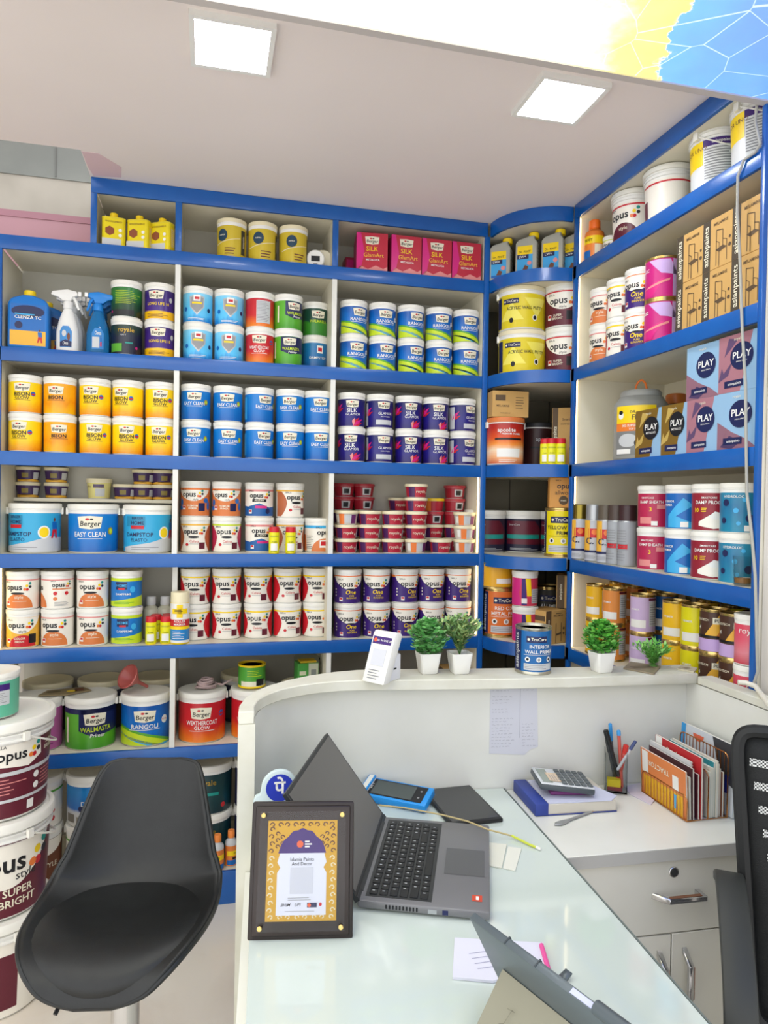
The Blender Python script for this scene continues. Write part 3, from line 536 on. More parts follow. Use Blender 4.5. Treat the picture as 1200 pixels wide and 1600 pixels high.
# large pails on the floor
sb = top_arc
def pailels(): return P([(-.5+1.0*k/16, .775) for k in range(17)][::-1]+[(-.5+1.0*k/16, .775-.46*math.sin(PI*k/16)**.7) for k in range(17)], OW, 1)+opus(.05, .57, 1.25)+T('style', .2, .43, .12, BLACK, 3, .006)+T('SUPER', .12, .27, .11, CREAM, 3, .014)+T('BRIGHT', .12, .16, .11, CREAM, 3, .014)+R(-.38, -.2, .08, .28, WHITE, 3, 'logo')+P([(-.35, .14), (-.29, .26), (-.23, .14)], RED, 4, 'logo')+R(-1.8, 1.8, .78, .795, MAROON, 1)
wrapped('pail_bright', .157, .2795, 'pail', MAROON, pailels(), v1=.775, handle=True, seg=48)
wrapped('pail_bright_side', .157, .2795, 'pail', MAROON, P([(-.1, .775), (.34, .775), (.36, .6), (.2, .52), (-.1, .56)], OW, 1)+opus(.1, .66, .7, birla=True)+T('SUPER', .5, .7, .055, CREAM, 3, .014)+T('BRIGHT', .5, .64, .055, CREAM, 3, .014)+R(-.6, .6, .46, .5, LGREY, 2, 'logo')+R(-.6, .6, .19, .22, LGREY, 2, 'logo')+lines(-.3, .2, .26, .44, 5, PINK, 2, t=.25)+lines(.36, .6, .26, .44, 5, PINK, 2, t=.25)+E(.3, .4, .035, .035, WHITE, 3)+E(.3, .29, .035, .035, WHITE, 3)+R(.2, .28, .07, .16, WHITE, 3, 'logo'), v1=.775, handle=True, seg=48)
wrapped('pail_bright_plain', .157, .2795, 'pail', OW, R(-.6, .28, .1, .66, MAROON, 1)+R(.45, .8, .3, .7, MAROON, 1), v1=.775, handle=True, seg=48)
wrapped('mint_tub', .078, .128, 'tub', M('#5fb292', .36), R(.05, .5, .3, .74, LGREY, 1, 'logo')+R(.05, .5, .62, .76, PURP, 2, 'logo')+lines(.08, .46, .34, .58, 6, GREY, 2)+R(-.5, -.1, .08, .3, WHITE, 1, 'logo')+T('PAINT', -.25, .62, .1, WHITE, 3, .01), v1=.82)
wrapped('green_can', .052, .085, 'tin', M('#4f9f36', .36), R(-.6, .6, .08, .3, CREAM, 1)+R(.1, .5, .1, .4, BLACK, 2, 'logo')+lines(-.3, .4, .5, .8, 4, LIME, 2), v0=.06, v1=.94, lid=YEL, body=YEL)
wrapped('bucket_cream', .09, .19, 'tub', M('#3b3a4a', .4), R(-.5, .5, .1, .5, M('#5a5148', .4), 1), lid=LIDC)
# ================================================================== THE ROOM
CEIL = 2.568
D = 2.62; BK = 2.895; XR = 1.281; XB = 1.66
XL, XP1, XP2, XP3 = -.70, -.12, .44, 1.03
ZS = [2.343, 1.970, 1.621, 1.274, .950, .583]    # shelf tops, top row first
TH = .047
floor_m = noisy('marble', '#e6dfd2', '#d6cabb', 2.2, .22, 8, .3, .42, .72, distort=1.6)
wall_m = noisy('wall_paint', '#cfc8be', '#d6d0c6', 3, .75, 3)
ceil_m = noisy('ceiling_paint', '#eae0da', '#efe5e0', 1.5, .6, 2)
blue_m = noisy('blue_laminate', '#0b519e', '#105caa', 6, .28, 5, .12, bump=.12, bscale=240)
ivory_m = noisy('ivory_laminate', '#dad4be', '#e0dac6', 5, .42, 3)
back_m = noisy('shaded_board', '#b4b1a3', '#bcb9ac', 5, .45, 3)  # back panels toned darker, shade inside the bays put into the colour
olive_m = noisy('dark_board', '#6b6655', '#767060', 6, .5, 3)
white_m = noisy('white_laminate', '#d9d9d0', '#dfdfd7', 6, .28, 3, .2)
def sbox(name, x0, x1, y0, y1, z0, z1, m):
    b = MB(); b.box(x0, x1, y0, y1, z0, z1, m); return struct(b.build(name))
sbox('floor', -2.2, 2.2, -.75, 3.2, -.05, 0, floor_m)
# back wall, with the unfinished part over the left of the shelves
wb = sbox('wall_back', -2.2, 2.0, BK, BK+.25, .9, 3.15, wall_m)
sbox('wall_back_low', -2.2, 2.0, 3.045, 3.145, 0, .9, wall_m)
b = MB(); b.box(-2.2, -.40, BK-.012, BK, 2.654, 3.15, noisy('grey_plaster', '#7c807d', '#868a86', 5, .8)); b.build('plaster_band', wb)
b = MB(); b.box(-2.2, -.40, BK-.006, BK, 2.524, 2.654, noisy('bare_plaster', '#a5a096', '#b0aba1', 6, .8)); b.build('bare_band', wb)
b = MB(); b.box(-2.2, -.40, BK-.008, BK, 2.50, 2.524, M('#a67a86', .75)); b.build('pink_stripe', wb)
b = MB(); b.box(-2.2, -.40, BK-.004, BK, 2.296, 2.50, M('#b68d97', .75)); b.build('pink_band', wb)
b = MB(); b.box(-.575, -.571, BK-.016, BK-.012, 2.66, 3.1, M('#6f716f', .8)); b.build('crack', wb)
sbox('wall_left', -1.75, -1.65, 1.6, BK, 0, 3.15, wall_m)
wr = sbox('wall_right', XR+.02, XB+.12, -.75, 1.447, 0, 3.15, wall_m)
sbox('wall_right_rear', XB+.02, XB+.12, 1.447, BK, 0, 3.15, wall_m)
b = MB(); b.box(-1.65, XB+.12, -.75, 2.432, CEIL, CEIL+.03, ceil_m); b.box(-.412, XB+.12, 2.432, BK, CEIL, CEIL+.03, ceil_m)
cl = struct(b.build('ceiling'))
b = MB(); b.box(-1.65, -.412, 2.40, BK, 3.1, 3.13, ceil_m); struct(b.build('ceiling_recess'))
pk = M('#dcc0c4', .7); b = MB()
b.prism([(-.41, 2.44), (-.36, 2.44), (-.30, 2.52), (-.31, 2.60), (-.40, 2.612), (-.408, 2.55)], CEIL-.0012, CEIL-.0002, pk); b.build('pink_smudge', cl)

# lightbox panel hung under the ceiling, printed with breaking paint
lb = thing('ceiling_lightbox', 'large backlit ceiling panel printed with white, yellow and blue breaking paint', 'lightbox', (0, 0, 2.44))
fr = MB(); LZ = 2.44
fr.box(-1.2, 1.298, 1.442, 1.462, 0, CEIL-LZ-.001, M('#b9b2ad', .5)); fr.box(-1.2, 1.298, -.70, -.68, 0, CEIL-LZ-.001, M('#b9b2ad', .5))
fr.box(-1.2, -1.18, -.68, 1.442, 0, CEIL-LZ-.001, M('#b9b2ad', .5)); fr.box(1.278, 1.298, -.68, 1.442, 0, CEIL-LZ-.001, M('#b9b2ad', .5)); fr.build('frame', lb)
def lightbox_mat():
    mt = bpy.data.materials.new('lit_print'); mt.use_nodes = True; nt = mt.node_tree; N = nt.nodes; L = nt.links; b = N['Principled BSDF']
    tc = N.new('ShaderNodeTexCoord'); sp = N.new('ShaderNodeSeparateXYZ'); L.new(tc.outputs['Object'], sp.inputs[0])
    nz = N.new('ShaderNodeTexNoise'); nz.inputs['Scale'].default_value = 3.2; nz.inputs['Detail'].default_value = 9; nz.inputs['Roughness'].default_value = .62; L.new(tc.outputs['Object'], nz.inputs['Vector'])
    a = N.new('ShaderNodeMath'); a.operation = 'MULTIPLY_ADD'; a.inputs[1].default_value = .62; L.new(nz.outputs['Fac'], a.inputs[0]); 
    yy = N.new('ShaderNodeMath'); yy.operation = 'MULTIPLY_ADD'; yy.inputs[1].default_value = -.9; L.new(sp.outputs['Y'], yy.inputs[0]); L.new(sp.outputs['X'], yy.inputs[2])
    L.new(yy.outputs[0], a.inputs[2])
    rp = N.new('ShaderNodeValToRGB'); cr = rp.color_ramp
    cr.elements[0].color = (1, 1, 1, 1); cr.elements[1].position = .999; cr.elements[1].color = rgb('#1558b4')
    for p_, c in ((.30, '#ffffff'), (.36, '#fffbe0'), (.62, '#fffef0'), (.70, '#fbf6a8'), (.76, '#f2e650'), (.835, '#e6d440'), (.84, '#2272cc')):
        e = cr.elements.new(p_); e.color = rgb(c)
    s = N.new('ShaderNodeMath'); s.operation = 'MULTIPLY_ADD'; s.inputs[1].default_value = .62; s.inputs[2].default_value = .84-.62*(-.24+.31)
    L.new(a.outputs[0], s.inputs[0]); L.new(s.outputs[0], rp.inputs[0])
    # cracks on the blue part
    vo = N.new('ShaderNodeTexVoronoi'); vo.feature = 'DISTANCE_TO_EDGE'; vo.inputs['Scale'].default_value = 7; vo.inputs['Randomness'].default_value = 1; L.new(tc.outputs['Object'], vo.inputs['Vector'])
    lt = N.new('ShaderNodeMath'); lt.operation = 'LESS_THAN'; lt.inputs[1].default_value = .006; L.new(vo.outputs['Distance'], lt.inputs[0])
    ml = N.new('ShaderNodeMath'); ml.operation = 'MULTIPLY'; ml.inputs[1].default_value = .22; L.new(lt.outputs[0], ml.inputs[0])
    mx = N.new('ShaderNodeMixRGB'); mx.inputs[2].default_value = (1, 1, 1, 1); L.new(ml.outputs[0], mx.inputs[0]); L.new(rp.outputs[0], mx.inputs[1])
    L.new(mx.outputs[0], b.inputs['Emission Color']); b.inputs['Base Color'].default_value = (.3, .3, .3, 1); b.inputs['Emission Strength'].default_value = LIGHTBOX
    b.inputs['Roughness'].default_value = .3
    return mt
LIGHTBOX = 1.6
pb = MB(); pb.box(-1.18, 1.278, -.68, 1.442, .004, .014, lightbox_mat()); pb.build('printed_panel', lb)
# square ceiling lamps
for (x, y), side in (((.037, 1.765), 'square ceiling light over the left shelves, left of the other one'), ((.90, 1.765), 'square ceiling light near the curved corner shelves, right of the other one')):
    t = thing('ceiling_light', side, 'ceiling light', (x, y, CEIL), 0, 'square ceiling lights')
    f = MB(); h = .098
    f.box(-h, h, -h, -h+.012, -.014, 0, WHITE); f.box(-h, h, h-.012, h, -.014, 0, WHITE); f.box(-h, -h+.012, -h+.012, h-.012, -.014, 0, WHITE); f.box(h-.012, h, -h+.012, h-.012, -.014, 0, WHITE)
    f.build('frame', t); d = MB(); d.box(-h+.012, h-.012, -h+.012, h-.012, -.011, 0, emis('lamp_white', '#f4f8ff', 26)); d.build('diffuser', t)

# ------------------------------------------------------------------ shelving
def kid(parent, name, *bx, m=None, bev=0.0):
    b = MB(); b.box(*bx, m); return b.build(name, parent, bevel=bev)
su = thing('shelf_unit', 'long white shelf unit with blue edge bands along the back wall', 'shelf unit', (0, 0, 0))
E1 = .001
for i, z in enumerate(ZS):
    kid(su, 'shelf_board', XL+.015, XP3, D+.012, BK-.006 if i < 5 else 3.034, z-TH+.008, z, m=ivory_m)
    kid(su, 'edge_band', XL, XP3+.001, D, D+.012, z-TH, z, m=blue_m, bev=.0015)
kid(su, 'shelf_board', XL+.015, XP3, D+.012, 3.034, .09, .12, m=ivory_m)
kid(su, 'plinth', XL, XP3+.001, D, D+.012, 0, .12, m=blue_m, bev=.0015)
kid(su, 'top_board', -.39, XP3, D+.012, BK-.006, CEIL-.05, CEIL-.001, m=ivory_m)
kid(su, 'edge_band', -.41, XP3+.012, D, D+.012, CEIL-.053, CEIL-.001, m=blue_m, bev=.0015)
kid(su, 'post', -.41, -.39, D, D+.012, ZS[0], CEIL-.053, m=blue_m, bev=.0015)
kid(su, 'side_panel', -.408, -.392, D+.012, BK-.006, ZS[0], CEIL-.05, m=ivory_m)
kid(su, 'post', XL, XL+.016, D, D+.012, .12, ZS[0]-TH, m=blue_m, bev=.0015)
kid(su, 'side_panel', XL, XL+.015, D+.012, BK-.006, 0, ZS[0]-TH, m=ivory_m)
kid(su, 'post', XP3+.001, XP3+.022, D, D+.012, 0, CEIL-.053, m=blue_m, bev=.0015)
kid(su, 'side_panel', XP3, XP3+.018, D+.012, BK-.006, 0, CEIL-.05, m=ivory_m)
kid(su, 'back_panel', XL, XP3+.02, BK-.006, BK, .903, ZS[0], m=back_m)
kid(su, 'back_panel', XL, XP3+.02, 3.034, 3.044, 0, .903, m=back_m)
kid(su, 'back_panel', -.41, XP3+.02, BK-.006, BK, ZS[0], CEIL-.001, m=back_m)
zb = [CEIL-.05]+[z-TH+.008 for z in ZS]; zt = ZS+[.12]
for i in range(7):
    for j, x in enumerate((XP1, XP2)):
        back = .078 if (i == 4 and j == 0) else 0     # this one stands back from the shelf edge
        kid(su, 'divider', x-.009, x+.009, D+.012+back, BK-.006, zt[i], zb[i], m=ivory_m)
        if i == 0: kid(su, 'post', x-.011, x+.011, D, D+.012, ZS[0], CEIL-.053, m=blue_m, bev=.0015)
        else: kid(su, 'divider_edge', x-.009, x+.009, D+.003+back, D+.012+back, zt[i], zb[i]-(.008 if not back else 0), m=white_m)
# curved corner unit
cu_ = thing('corner_shelf_unit', 'curved corner shelf unit with bulging blue edge bands', 'shelf unit', (0, 0, 0))
CX, CY, CRd = XR+.004, D+.002, .232
def arcpts(r, n=14, a0=0, a1=1): return [(CX-r*math.cos(PI/2*(a0+(a1-a0)*k/n)), CY-r*math.sin(PI/2*(a0+(a1-a0)*k/n))) for k in range(n+1)]
def arc_band(z0, z1, nm='edge_band'):
    o, i_ = arcpts(CRd), arcpts(CRd-.012)
    b = MB(); b.prism(o+i_[::-1], z0, z1, blue_m); return b.build(nm, cu_)
def arc_board(z0, z1):
    b = MB(); b.prism(arcpts(CRd-.012)+[(XB, CY-CRd+.012), (XB, BK-.006), (XP3+.026, BK-.006)], z0, z1, ivory_m); return b.build('shelf_board', cu_)
arc_band(CEIL-.053, CEIL-.001); arc_board(CEIL-.05, CEIL-.001)
for z in ZS: arc_band(z-TH, z); arc_board(z-TH+.004, z)
arc_band(0, .12, 'plinth')
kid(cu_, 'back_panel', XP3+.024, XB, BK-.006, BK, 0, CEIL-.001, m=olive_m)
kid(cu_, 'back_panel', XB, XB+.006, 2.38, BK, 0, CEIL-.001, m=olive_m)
for k, xj in enumerate((1.27, 1.45)): kid(cu_, 'panel_joint', xj, xj+.004, BK-.010, BK-.006, 0, CEIL-.06, m=M('#4a463a', .6))
# right wall unit
ru = thing('shelf_unit', 'white shelf unit with blue edge bands along the right wall', 'shelf unit', (0, 0, 0))
Y0, Y1 = 1.450, 2.376
for i, z in enumerate(ZS):
    kid(ru, 'shelf_board', XR+.012, XB, Y0+.015, Y1, z-TH+.008, z, m=ivory_m)
    kid(ru, 'edge_band', XR, XR+.012, Y0+.014, Y1+.002, z-TH, z, m=blue_m, bev=.0015)
kid(ru, 'top_board', XR+.012, XB, Y0+.015, Y1, CEIL-.05, CEIL-.001, m=ivory_m)
kid(ru, 'edge_band', XR, XR+.012, Y0+.014, Y1+.002, CEIL-.053, CEIL-.001, m=blue_m, bev=.0015)
kid(ru, 'side_panel', XR+.012, XB, Y1-.016, Y1, 0, CEIL-.05, m=ivory_m)
kid(ru, 'post', XR, XR+.012, Y1-.02, Y1+.002, 0, CEIL-.053, m=blue_m, bev=.0015)
kid(ru, 'side_panel', XR+.012, XB, Y0, Y0+.015, 0, CEIL-.001, m=ivory_m)
kid(ru, 'post', XR, XR+.012, Y0, Y0+.014, 0, CEIL-.001, m=blue_m, bev=.0015)
kid(ru, 'back_panel', XB, XB+.012, Y0, Y1, 0, CEIL-.001, m=ivory_m)
# LED strips tucked behind the posts
led = emis('led_warm', '#ffe2a8', 4.0)
def strip(label, x0, x1, y0, y1, z0, z1):
    b = MB(); b.box(x0, x1, y0, y1, z0, z1, led); tag(b.build('led_strip'), label, 'light strip', 'warm light strips behind the shelf posts')
rows = ['top', 'second', 'third', 'fourth', 'fifth', 'sixth']
for i in range(5):
    zz0, zz1 = zt[i]+.004, zb[i]-.004
    strip(f'warm light strip, {rows[i]} row of right wall shelves, beside the curved corner', XR+.013, XR+.016, Y1-.0195, Y1-.0165, zz0, zz1)
    if i >= 3: strip(f'warm light strip at the right end of the {rows[i]} row, back wall shelves', XP3-.005, XP3-.002, D+.014, D+.018, zz0, zz1)
    if i == 4: strip(f'warm light strip at the left end of the {rows[i]} row, back wall shelves', XL+.017, XL+.020, D+.014, D+.018, zz0, zz1)
# ================================================================== THINGS ON THE SHELVES
FR = D+.014          # front line of goods on the back wall
BAY = {'L': 'left bay', 'M': 'middle bay', 'R': 'right bay'}
LAY = ['lower', 'upper']
def cols(row, bay, spec, layers=2, group=None, dy=0.0, cat='paint can'):
    """spec: (px, [kind for each layer, bottom up], look(s), yaw per layer in degrees)"""
    z0 = ZS[row]
    for ci, sp in enumerate(spec):
        px, kinds, looks = sp[0], sp[1], sp[2]
        rots = sp[3] if len(sp) > 3 else None
        z = z0+.0005
        for li, kd in enumerate(kinds):
            K = KINDS[kd]; y = FR+K['r']*1.02+dy
            x = sx(px, y, z+K['h']/2)
            rz = math.radians(rots[li] if rots else random.uniform(-7, 7))
            lk = looks if isinstance(looks, str) else looks[li]
            lay = f'{LAY[li]} layer, ' if len(kinds) > 1 else ''
            put(kd, 'paint_tin', f'{lk}, {ORD[ci]} from left, {lay}{rows[row]} row, {BAY[bay]}', cat, (x, y, z), rz, group)
            z += K['h']*.992+.0006
def two(k): return [k, k]
# third row -- yellow, blue and indigo tins
y_ = 'yellow paint tin with white lid'
cols(2, 'L', [(40, two('bison'), y_, (-12, 0)), (94, two('bison_o'), 'orange paint tin with swirl print', (6, -6)), (149, two('bison'), y_, (4, -10)), (200, two('bison'), y_, (0, -22)), (251, two('bison'), y_, (-4, 2))], group='yellow tins in the third row')
b_ = 'plain blue paint tin with white lid'
cols(2, 'M', [(306, two('easyclean'), b_, (-8, -5)), (356, two('easyclean'), b_, (2, -4)), (405, two('easyclean'), b_, (18, 24)), (453, two('easyclean'), b_, (-6, -8)), (497, two('easyclean'), b_, (4, 2))], group='blue tins in the third row')
s_ = 'indigo paint tin with flame print'
cols(2, 'R', [(549, two('silk'), s_, (-14, -6)), (593, two('silk_b'), s_, (4, 4)), (638, two('silk'), s_, (-4, -2)), (680, two('silk'), s_, (2, 0)), (722, two('silk_b'), s_, (14, 20))], group='indigo tins in the third row')
# second row
cols(1, 'L', [(198, ['royale_dark', 'royale_green'], ['dark green paint tin with leaf print', 'bright green paint tin with leaf print'], (0, 5)), (250, two('longlife'), 'purple paint tin with yellow foot', (2, -4))], group='tins in the second row')
cols(1, 'M', [(309, two('shield'), 'pale blue paint tin with grey shield', (3, -2)), (358, two('shield'), 'pale blue paint tin with grey shield', (-3, 4)), (406, ['weathercoat', 'weathercoat_b'], 'red paint tin with orange foot', (-6, 0)), (450, two('walmasta'), 'light green paint tin with navy panel', (-16, 4))], group='tins in the second row')
for li, (kd, lk) in enumerate((('dampstop_s', 'small blue tin at the back, lower layer, second row middle bay'), ('walmasta_b', 'shaded green tin at the back, upper layer, second row middle bay'))):
    y = FR+.13; put(kd, 'paint_tin', lk, 'paint can', (sx(491, y, 2.02), y, ZS[1]+.0005+li*.1312), 0, 'tins in the second row')
g_ = 'blue paint tin with green swoosh'
cols(1, 'R', [(552, two('rangoli'), g_, (6, 18)), (597, two('rangoli'), g_, (8, 4)), (641, two('rangoli'), g_, (14, 16)), (685, two('rangoli'), g_, (4, 0)), (727, two('rangoli'), g_, (2, 4))], group='blue and green tins in the second row')
# fourth row, middle
cols(3, 'M', [(305, ['calista_brown', 'opus_roof'], ['white paint tin with brown sides', 'orange paint tin with blue splashes']), (354, ['calista_crimson', 'opus_roof'], ['white paint tin with crimson sides', 'orange paint tin with blue splashes']), (405, ['alldry', 'alldry'], 'white and blue paint tin', (6, -3)), (453, ['calista_brown', 'calista_brown'], 'white paint tin with brown side', (8, 26)), (497, ['opus_sky'], 'white paint tin with light blue stripe', (10,))], group='tins in the fourth row', dy=.042)
for px, lb_ in ((428, 'left'), (454, 'right')):
    put('jar_yellow', 'jar', f'small yellow jar with red cap, {lb_} one of two, fourth row middle bay', 'jar', (sx(px, D+.022, 1.3), D+.022, ZS[3]+.0005), 0, 'small yellow jars')
# the tins in that column stand behind the jars
# fifth row
o_ = 'white paint tin with orange half circle'
cols(4, 'L', [(36, ['opus_fresh', 'opus_style'], ['yellow and red paint tin', o_], (4, -4)), (90, ['opus_style', 'opus_back'], [o_, 'white paint tin showing small print'], (-4, 0)), (145, two('opus_style'), o_, (4, 2)), (198, two('homeshield'), 'blue paint tin with lime foot', (0, -4))], group='tins in the fifth row')
c_ = 'white paint tin with red sides'
cols(4, 'M', [(305, two('calista_red'), c_, (-8, 0)), (354, two('calista_red'), c_, (0, -4)), (403, two('calista_red'), c_, (-6, -10)), (449, two('calista_red'), c_, (14, 6)), (494, two('calista_red'), c_, (0, 0))], group='red and white tins in the fifth row', dy=.05)
p_ = 'purple paint tin with cream arch'
cols(4, 'R', [(543, two('opus_one'), p_, (2, 0)), (588, two('opus_one'), p_, (-4, -10)), (632, two('opus_one'), p_, (0, 16)), (673, two('opus_one'), p_, (14, 8)), (715, two('opus_one'), p_, (-16, 6))], group='purple tins in the fifth row')
z = ZS[4]+.0005
for px, y, lb_ in ((236, FR+.022, 'leftmost in front'), (259, FR+.022, 'touching the white roller can'), (244, FR+.065, 'in the second line, left'), (262, FR+.07, 'in the second line, right')):
    put('jar_yellow', 'jar', f'small yellow jar with red cap, {lb_}, fifth row left bay', 'jar', (sx(px, y, 1.0), y, z), 0, 'small yellow jars')
for px, lb_ in ((236, 'left'), (258, 'right')):
    put('clear_bottle', 'bottle', f'grey translucent bottle at the back, {lb_} one, fifth row left bay', 'bottle', (sx(px, FR+.13, 1.05), FR+.13, z), 0, 'grey bottles', 1.3)
put('masker', 'spray_can', 'tall white can with red and blue bands beside the divider, fifth row', 'spray can', (sx(281, D+.036, 1.04), D+.036, z), .02)
# fourth row, left: three wide tubs and small tubs behind them
z = ZS[3]+.0005
for px, kd, lk, rz in ((55, 'dampstop_elasto', 'wide light blue tub with a painter printed on it, leftmost, fourth row', 8), (146, 'easyclean_big', 'wide plain blue tub between the two light blue ones, fourth row', 0), (231, 'dampstop_elasto', 'wide light blue tub beside the divider, fourth row left bay', 22)):
    put(kd, 'paint_tub', lk, 'paint tub', (sx(px, FR+.088, 1.36), FR+.088, z), math.radians(rz), 'wide tubs in the fourth row')
yb = BK-.006-.048
kid(su, 'riser_board', XL+.016, XP1-.010, BK-.10, BK-.006, 1.452, 1.464, m=ivory_m)
for px, n, kd in ((44, 2, 'cup_purple'), (88, 2, 'cup_purple'), (224, 2, 'cup_purple')):
    for k in range(n):
        where = {44: 'farthest left stack', 88: 'second stack from left', 224: 'stack above the rightmost wide tub'}[px]
        put(kd, 'paint_tub', f'small purple tub behind the wide tubs, {where}, {LAY[k]} one', 'paint tub', (sx(px, yb, 1.5), yb, 1.4645+k*.0562), 0, 'small purple tubs')
put('cup_cream', 'paint_tub', 'small cream tub behind the wide blue tubs, fourth row', 'paint tub', (sx(155, yb, 1.5), yb, 1.4645), -.2)
put('cup_purple', 'paint_tub', 'small purple tub right of the cream tub, standing alone', 'paint tub', (sx(195, yb, 1.5), yb, 1.4645), 0, 'small purple tubs')
for k in range(2): put('cup_purple', 'paint_tub', f'small purple tub beside the divider, {LAY[k]} of its stack, fourth row left bay', 'paint tub', (sx(254, yb, 1.5), yb, 1.4645+k*.0562), .3, 'small purple tubs')
# fourth row, right: low red tubs
z = ZS[3]+.0005; hc = .0538
def cupstack(px, y, kinds, where, off=0):
    for k, kd in enumerate(kinds):
        put(kd, 'paint_tub', f'{"low tub turned to its orange back" if kd == "cup_red_back" else "low red tub"}, {ORD[k]} from bottom, {where}', 'paint tub', (sx(px, y, z+.05), y, z+off+k*hc), random.uniform(-.15, .15), 'low red tubs in the fourth row')
y1_ = FR+.046; y2_ = FR+.145; y3_ = BK-.056
cupstack(541, y1_, ['cup_red', 'cup_red', 'cup_red_back'], 'front stack beside the divider')
cupstack(577, y1_, ['cup_red']*3, 'second front stack from the divider')
cupstack(613, y1_, ['cup_red']*3, 'third front stack from the divider')
cupstack(649, y1_, ['cup_red_back', 'cup_red', 'cup_red', 'cup_red', 'cup_red'], 'tallest front stack')
cupstack(688, y1_, ['cup_red'], 'alone between the two rightmost stacks')
cupstack(725, y1_, ['cup_red_back']*3, 'front stack at right end')
cupstack(536, y3_, ['cup_red', 'cup_red', 'cup_red', 'cup_redlid', 'cup_redlid'], 'shaded back stack nearest the divider')
cupstack(567, y3_, ['cup_red', 'cup_red', 'cup_red', 'cup_redlid', 'cup_redlid'], 'shaded back stack, second from the divider')
cupstack(622, y3_, ['cup_red']*4, 'shaded back stack left of the tallest')
cupstack(676, y2_, ['cup_red', 'cup_red', 'cup_redlid', 'cup_yellow'], 'middle stack under a yellow lid')
cupstack(709, y2_, ['cup_red', 'cup_red', 'cup_redlid', 'cup_redlid', 'cup_redlid'], 'middle stack right of the yellow lid')
# sixth row: big tubs
z = ZS[5]+.0005
for px, dy_, kd, lk, rz in ((57, .0, 'pink_big', 'pink tub partly hidden behind the floor pails, sixth row', 0), (142, 0, 'walmasta_big', 'big green and navy tub beside the funnel tub, sixth row', -4), (228, 0, 'rangoli_big', 'big blue tub with green swoosh carrying the funnel, sixth row', 2), (316, 0, 'weathercoat_big', 'big red tub carrying the coiled strap, sixth row', 0), (397, 0, 'weathercoat_big', 'big red tub half hidden by the counter end, sixth row', -10)):
    put(kd, 'paint_tub', lk, 'paint tub', (sx(px, FR+.092+dy_, .68), FR+.092+dy_, z), math.radians(rz), 'big tubs in the sixth row')
for px, lk in ((475, 'cream lidded tub behind the counter ledge, under the green bag, sixth row'), (537, 'cream lidded tub behind the white card holder, sixth row'), (612, 'dark tub behind the counter plants, sixth row')):
    put('bucket_cream', 'paint_tub', lk, 'paint tub', (sx(px, FR+.1, .68), FR+.1, z), 0, 'tubs behind the counter')
TOPZ = ZS[5]+h6+.001
def at6(px): return sx(px, FR+.092, TOPZ)
# bottom row
z = .1205
for px, n, kinds, lk in ((57, 2, ['brown_big', 'white_green_big'], 'tub between floor pails and blue bucket, bottom row'), (144, 2, ['white_green_big', 'damp_big'], 'tub left of the stool back, bottom row'), (326, 2, ['royale_big', 'royale_big'], 'dark teal tub right of the stool back, bottom row'), (402, 2, ['navy_big', 'navy_big'], 'navy tub beside the counter end, bottom row'), (235, 2, ['royale_big', 'navy_big'], 'tub hidden behind the stool back, bottom row')):
    for k, kd in enumerate(kinds):
        y = FR+.11+(.02 if px in (326, 402) else 0)
        put(kd, 'paint_tub', f'{LAY[k]} {lk}', 'paint tub', (sx(px, y, .35), y, z+k*h6*.995), math.radians({'brown_big': 30, 'damp_big': -4}.get(kd, 12 if px == 57 else 0)), 'tubs in the bottom row')
for px, y, nm in ((340, FR+.0, 'in front'), (361, FR+.0, 'touching the counter end')):
    y = FR-.002+.0225 if px == 340 else FR+.022+.012
    if px == 361: pass
    put('fixit_bottle', 'bottle', f'small bottle with orange cap beside the stool, {nm}, bottom row', 'bottle', (sx(px, y-.0, .18), y-.012 if px == 340 else y, z), math.radians(-20 if px == 340 else 60), 'orange capped bottles')
# top row
def carton(kind, w, d, h, m, front=[], left=[], right=[], top=[], bev=.0015, name='carton'):
    KINDS[kind] = dict(made=None, r=w/2, h=h)
    b = MB(); b.box(-w/2, w/2, -d/2, d/2, 0, h, m); me = b.mesh('carton', bevel=bev, bseg=1)
    parts = [('carton_body', me, None)]
    for els, mp in ((front, planemap((0, -d/2, 0), (1, 0, 0), (0, 0, 1), (0, -1, 0), h)), (left, planemap((-w/2, 0, 0), (0, -1, 0), (0, 0, 1), (-1, 0, 0), h)), (right, planemap((w/2, 0, 0), (0, 1, 0), (0, 0, 1), (1, 0, 0), h)), (top, planemap((0, 0, h), (1, 0, 0), (0, 1, 0), (0, 0, 1), h))):
        for g, mb in deco(els, mp): parts.append((g, printmesh(mb, g), 0))
    KINDS[kind]['made'] = parts
for i, (px, lk) in enumerate(((362, 'leftmost'), (410, 'middle'), (458, 'rightmost'))):
    y = D+.008+.055; put('gold_tub', 'paint_tin', f'gold paint tin with dark round emblem, {lk} of three, top row', 'paint can', (sx(px, y, 2.4), y, ZS[0]+.0005), math.radians((-6, 14, 22)[i]), 'gold tins in the top row')
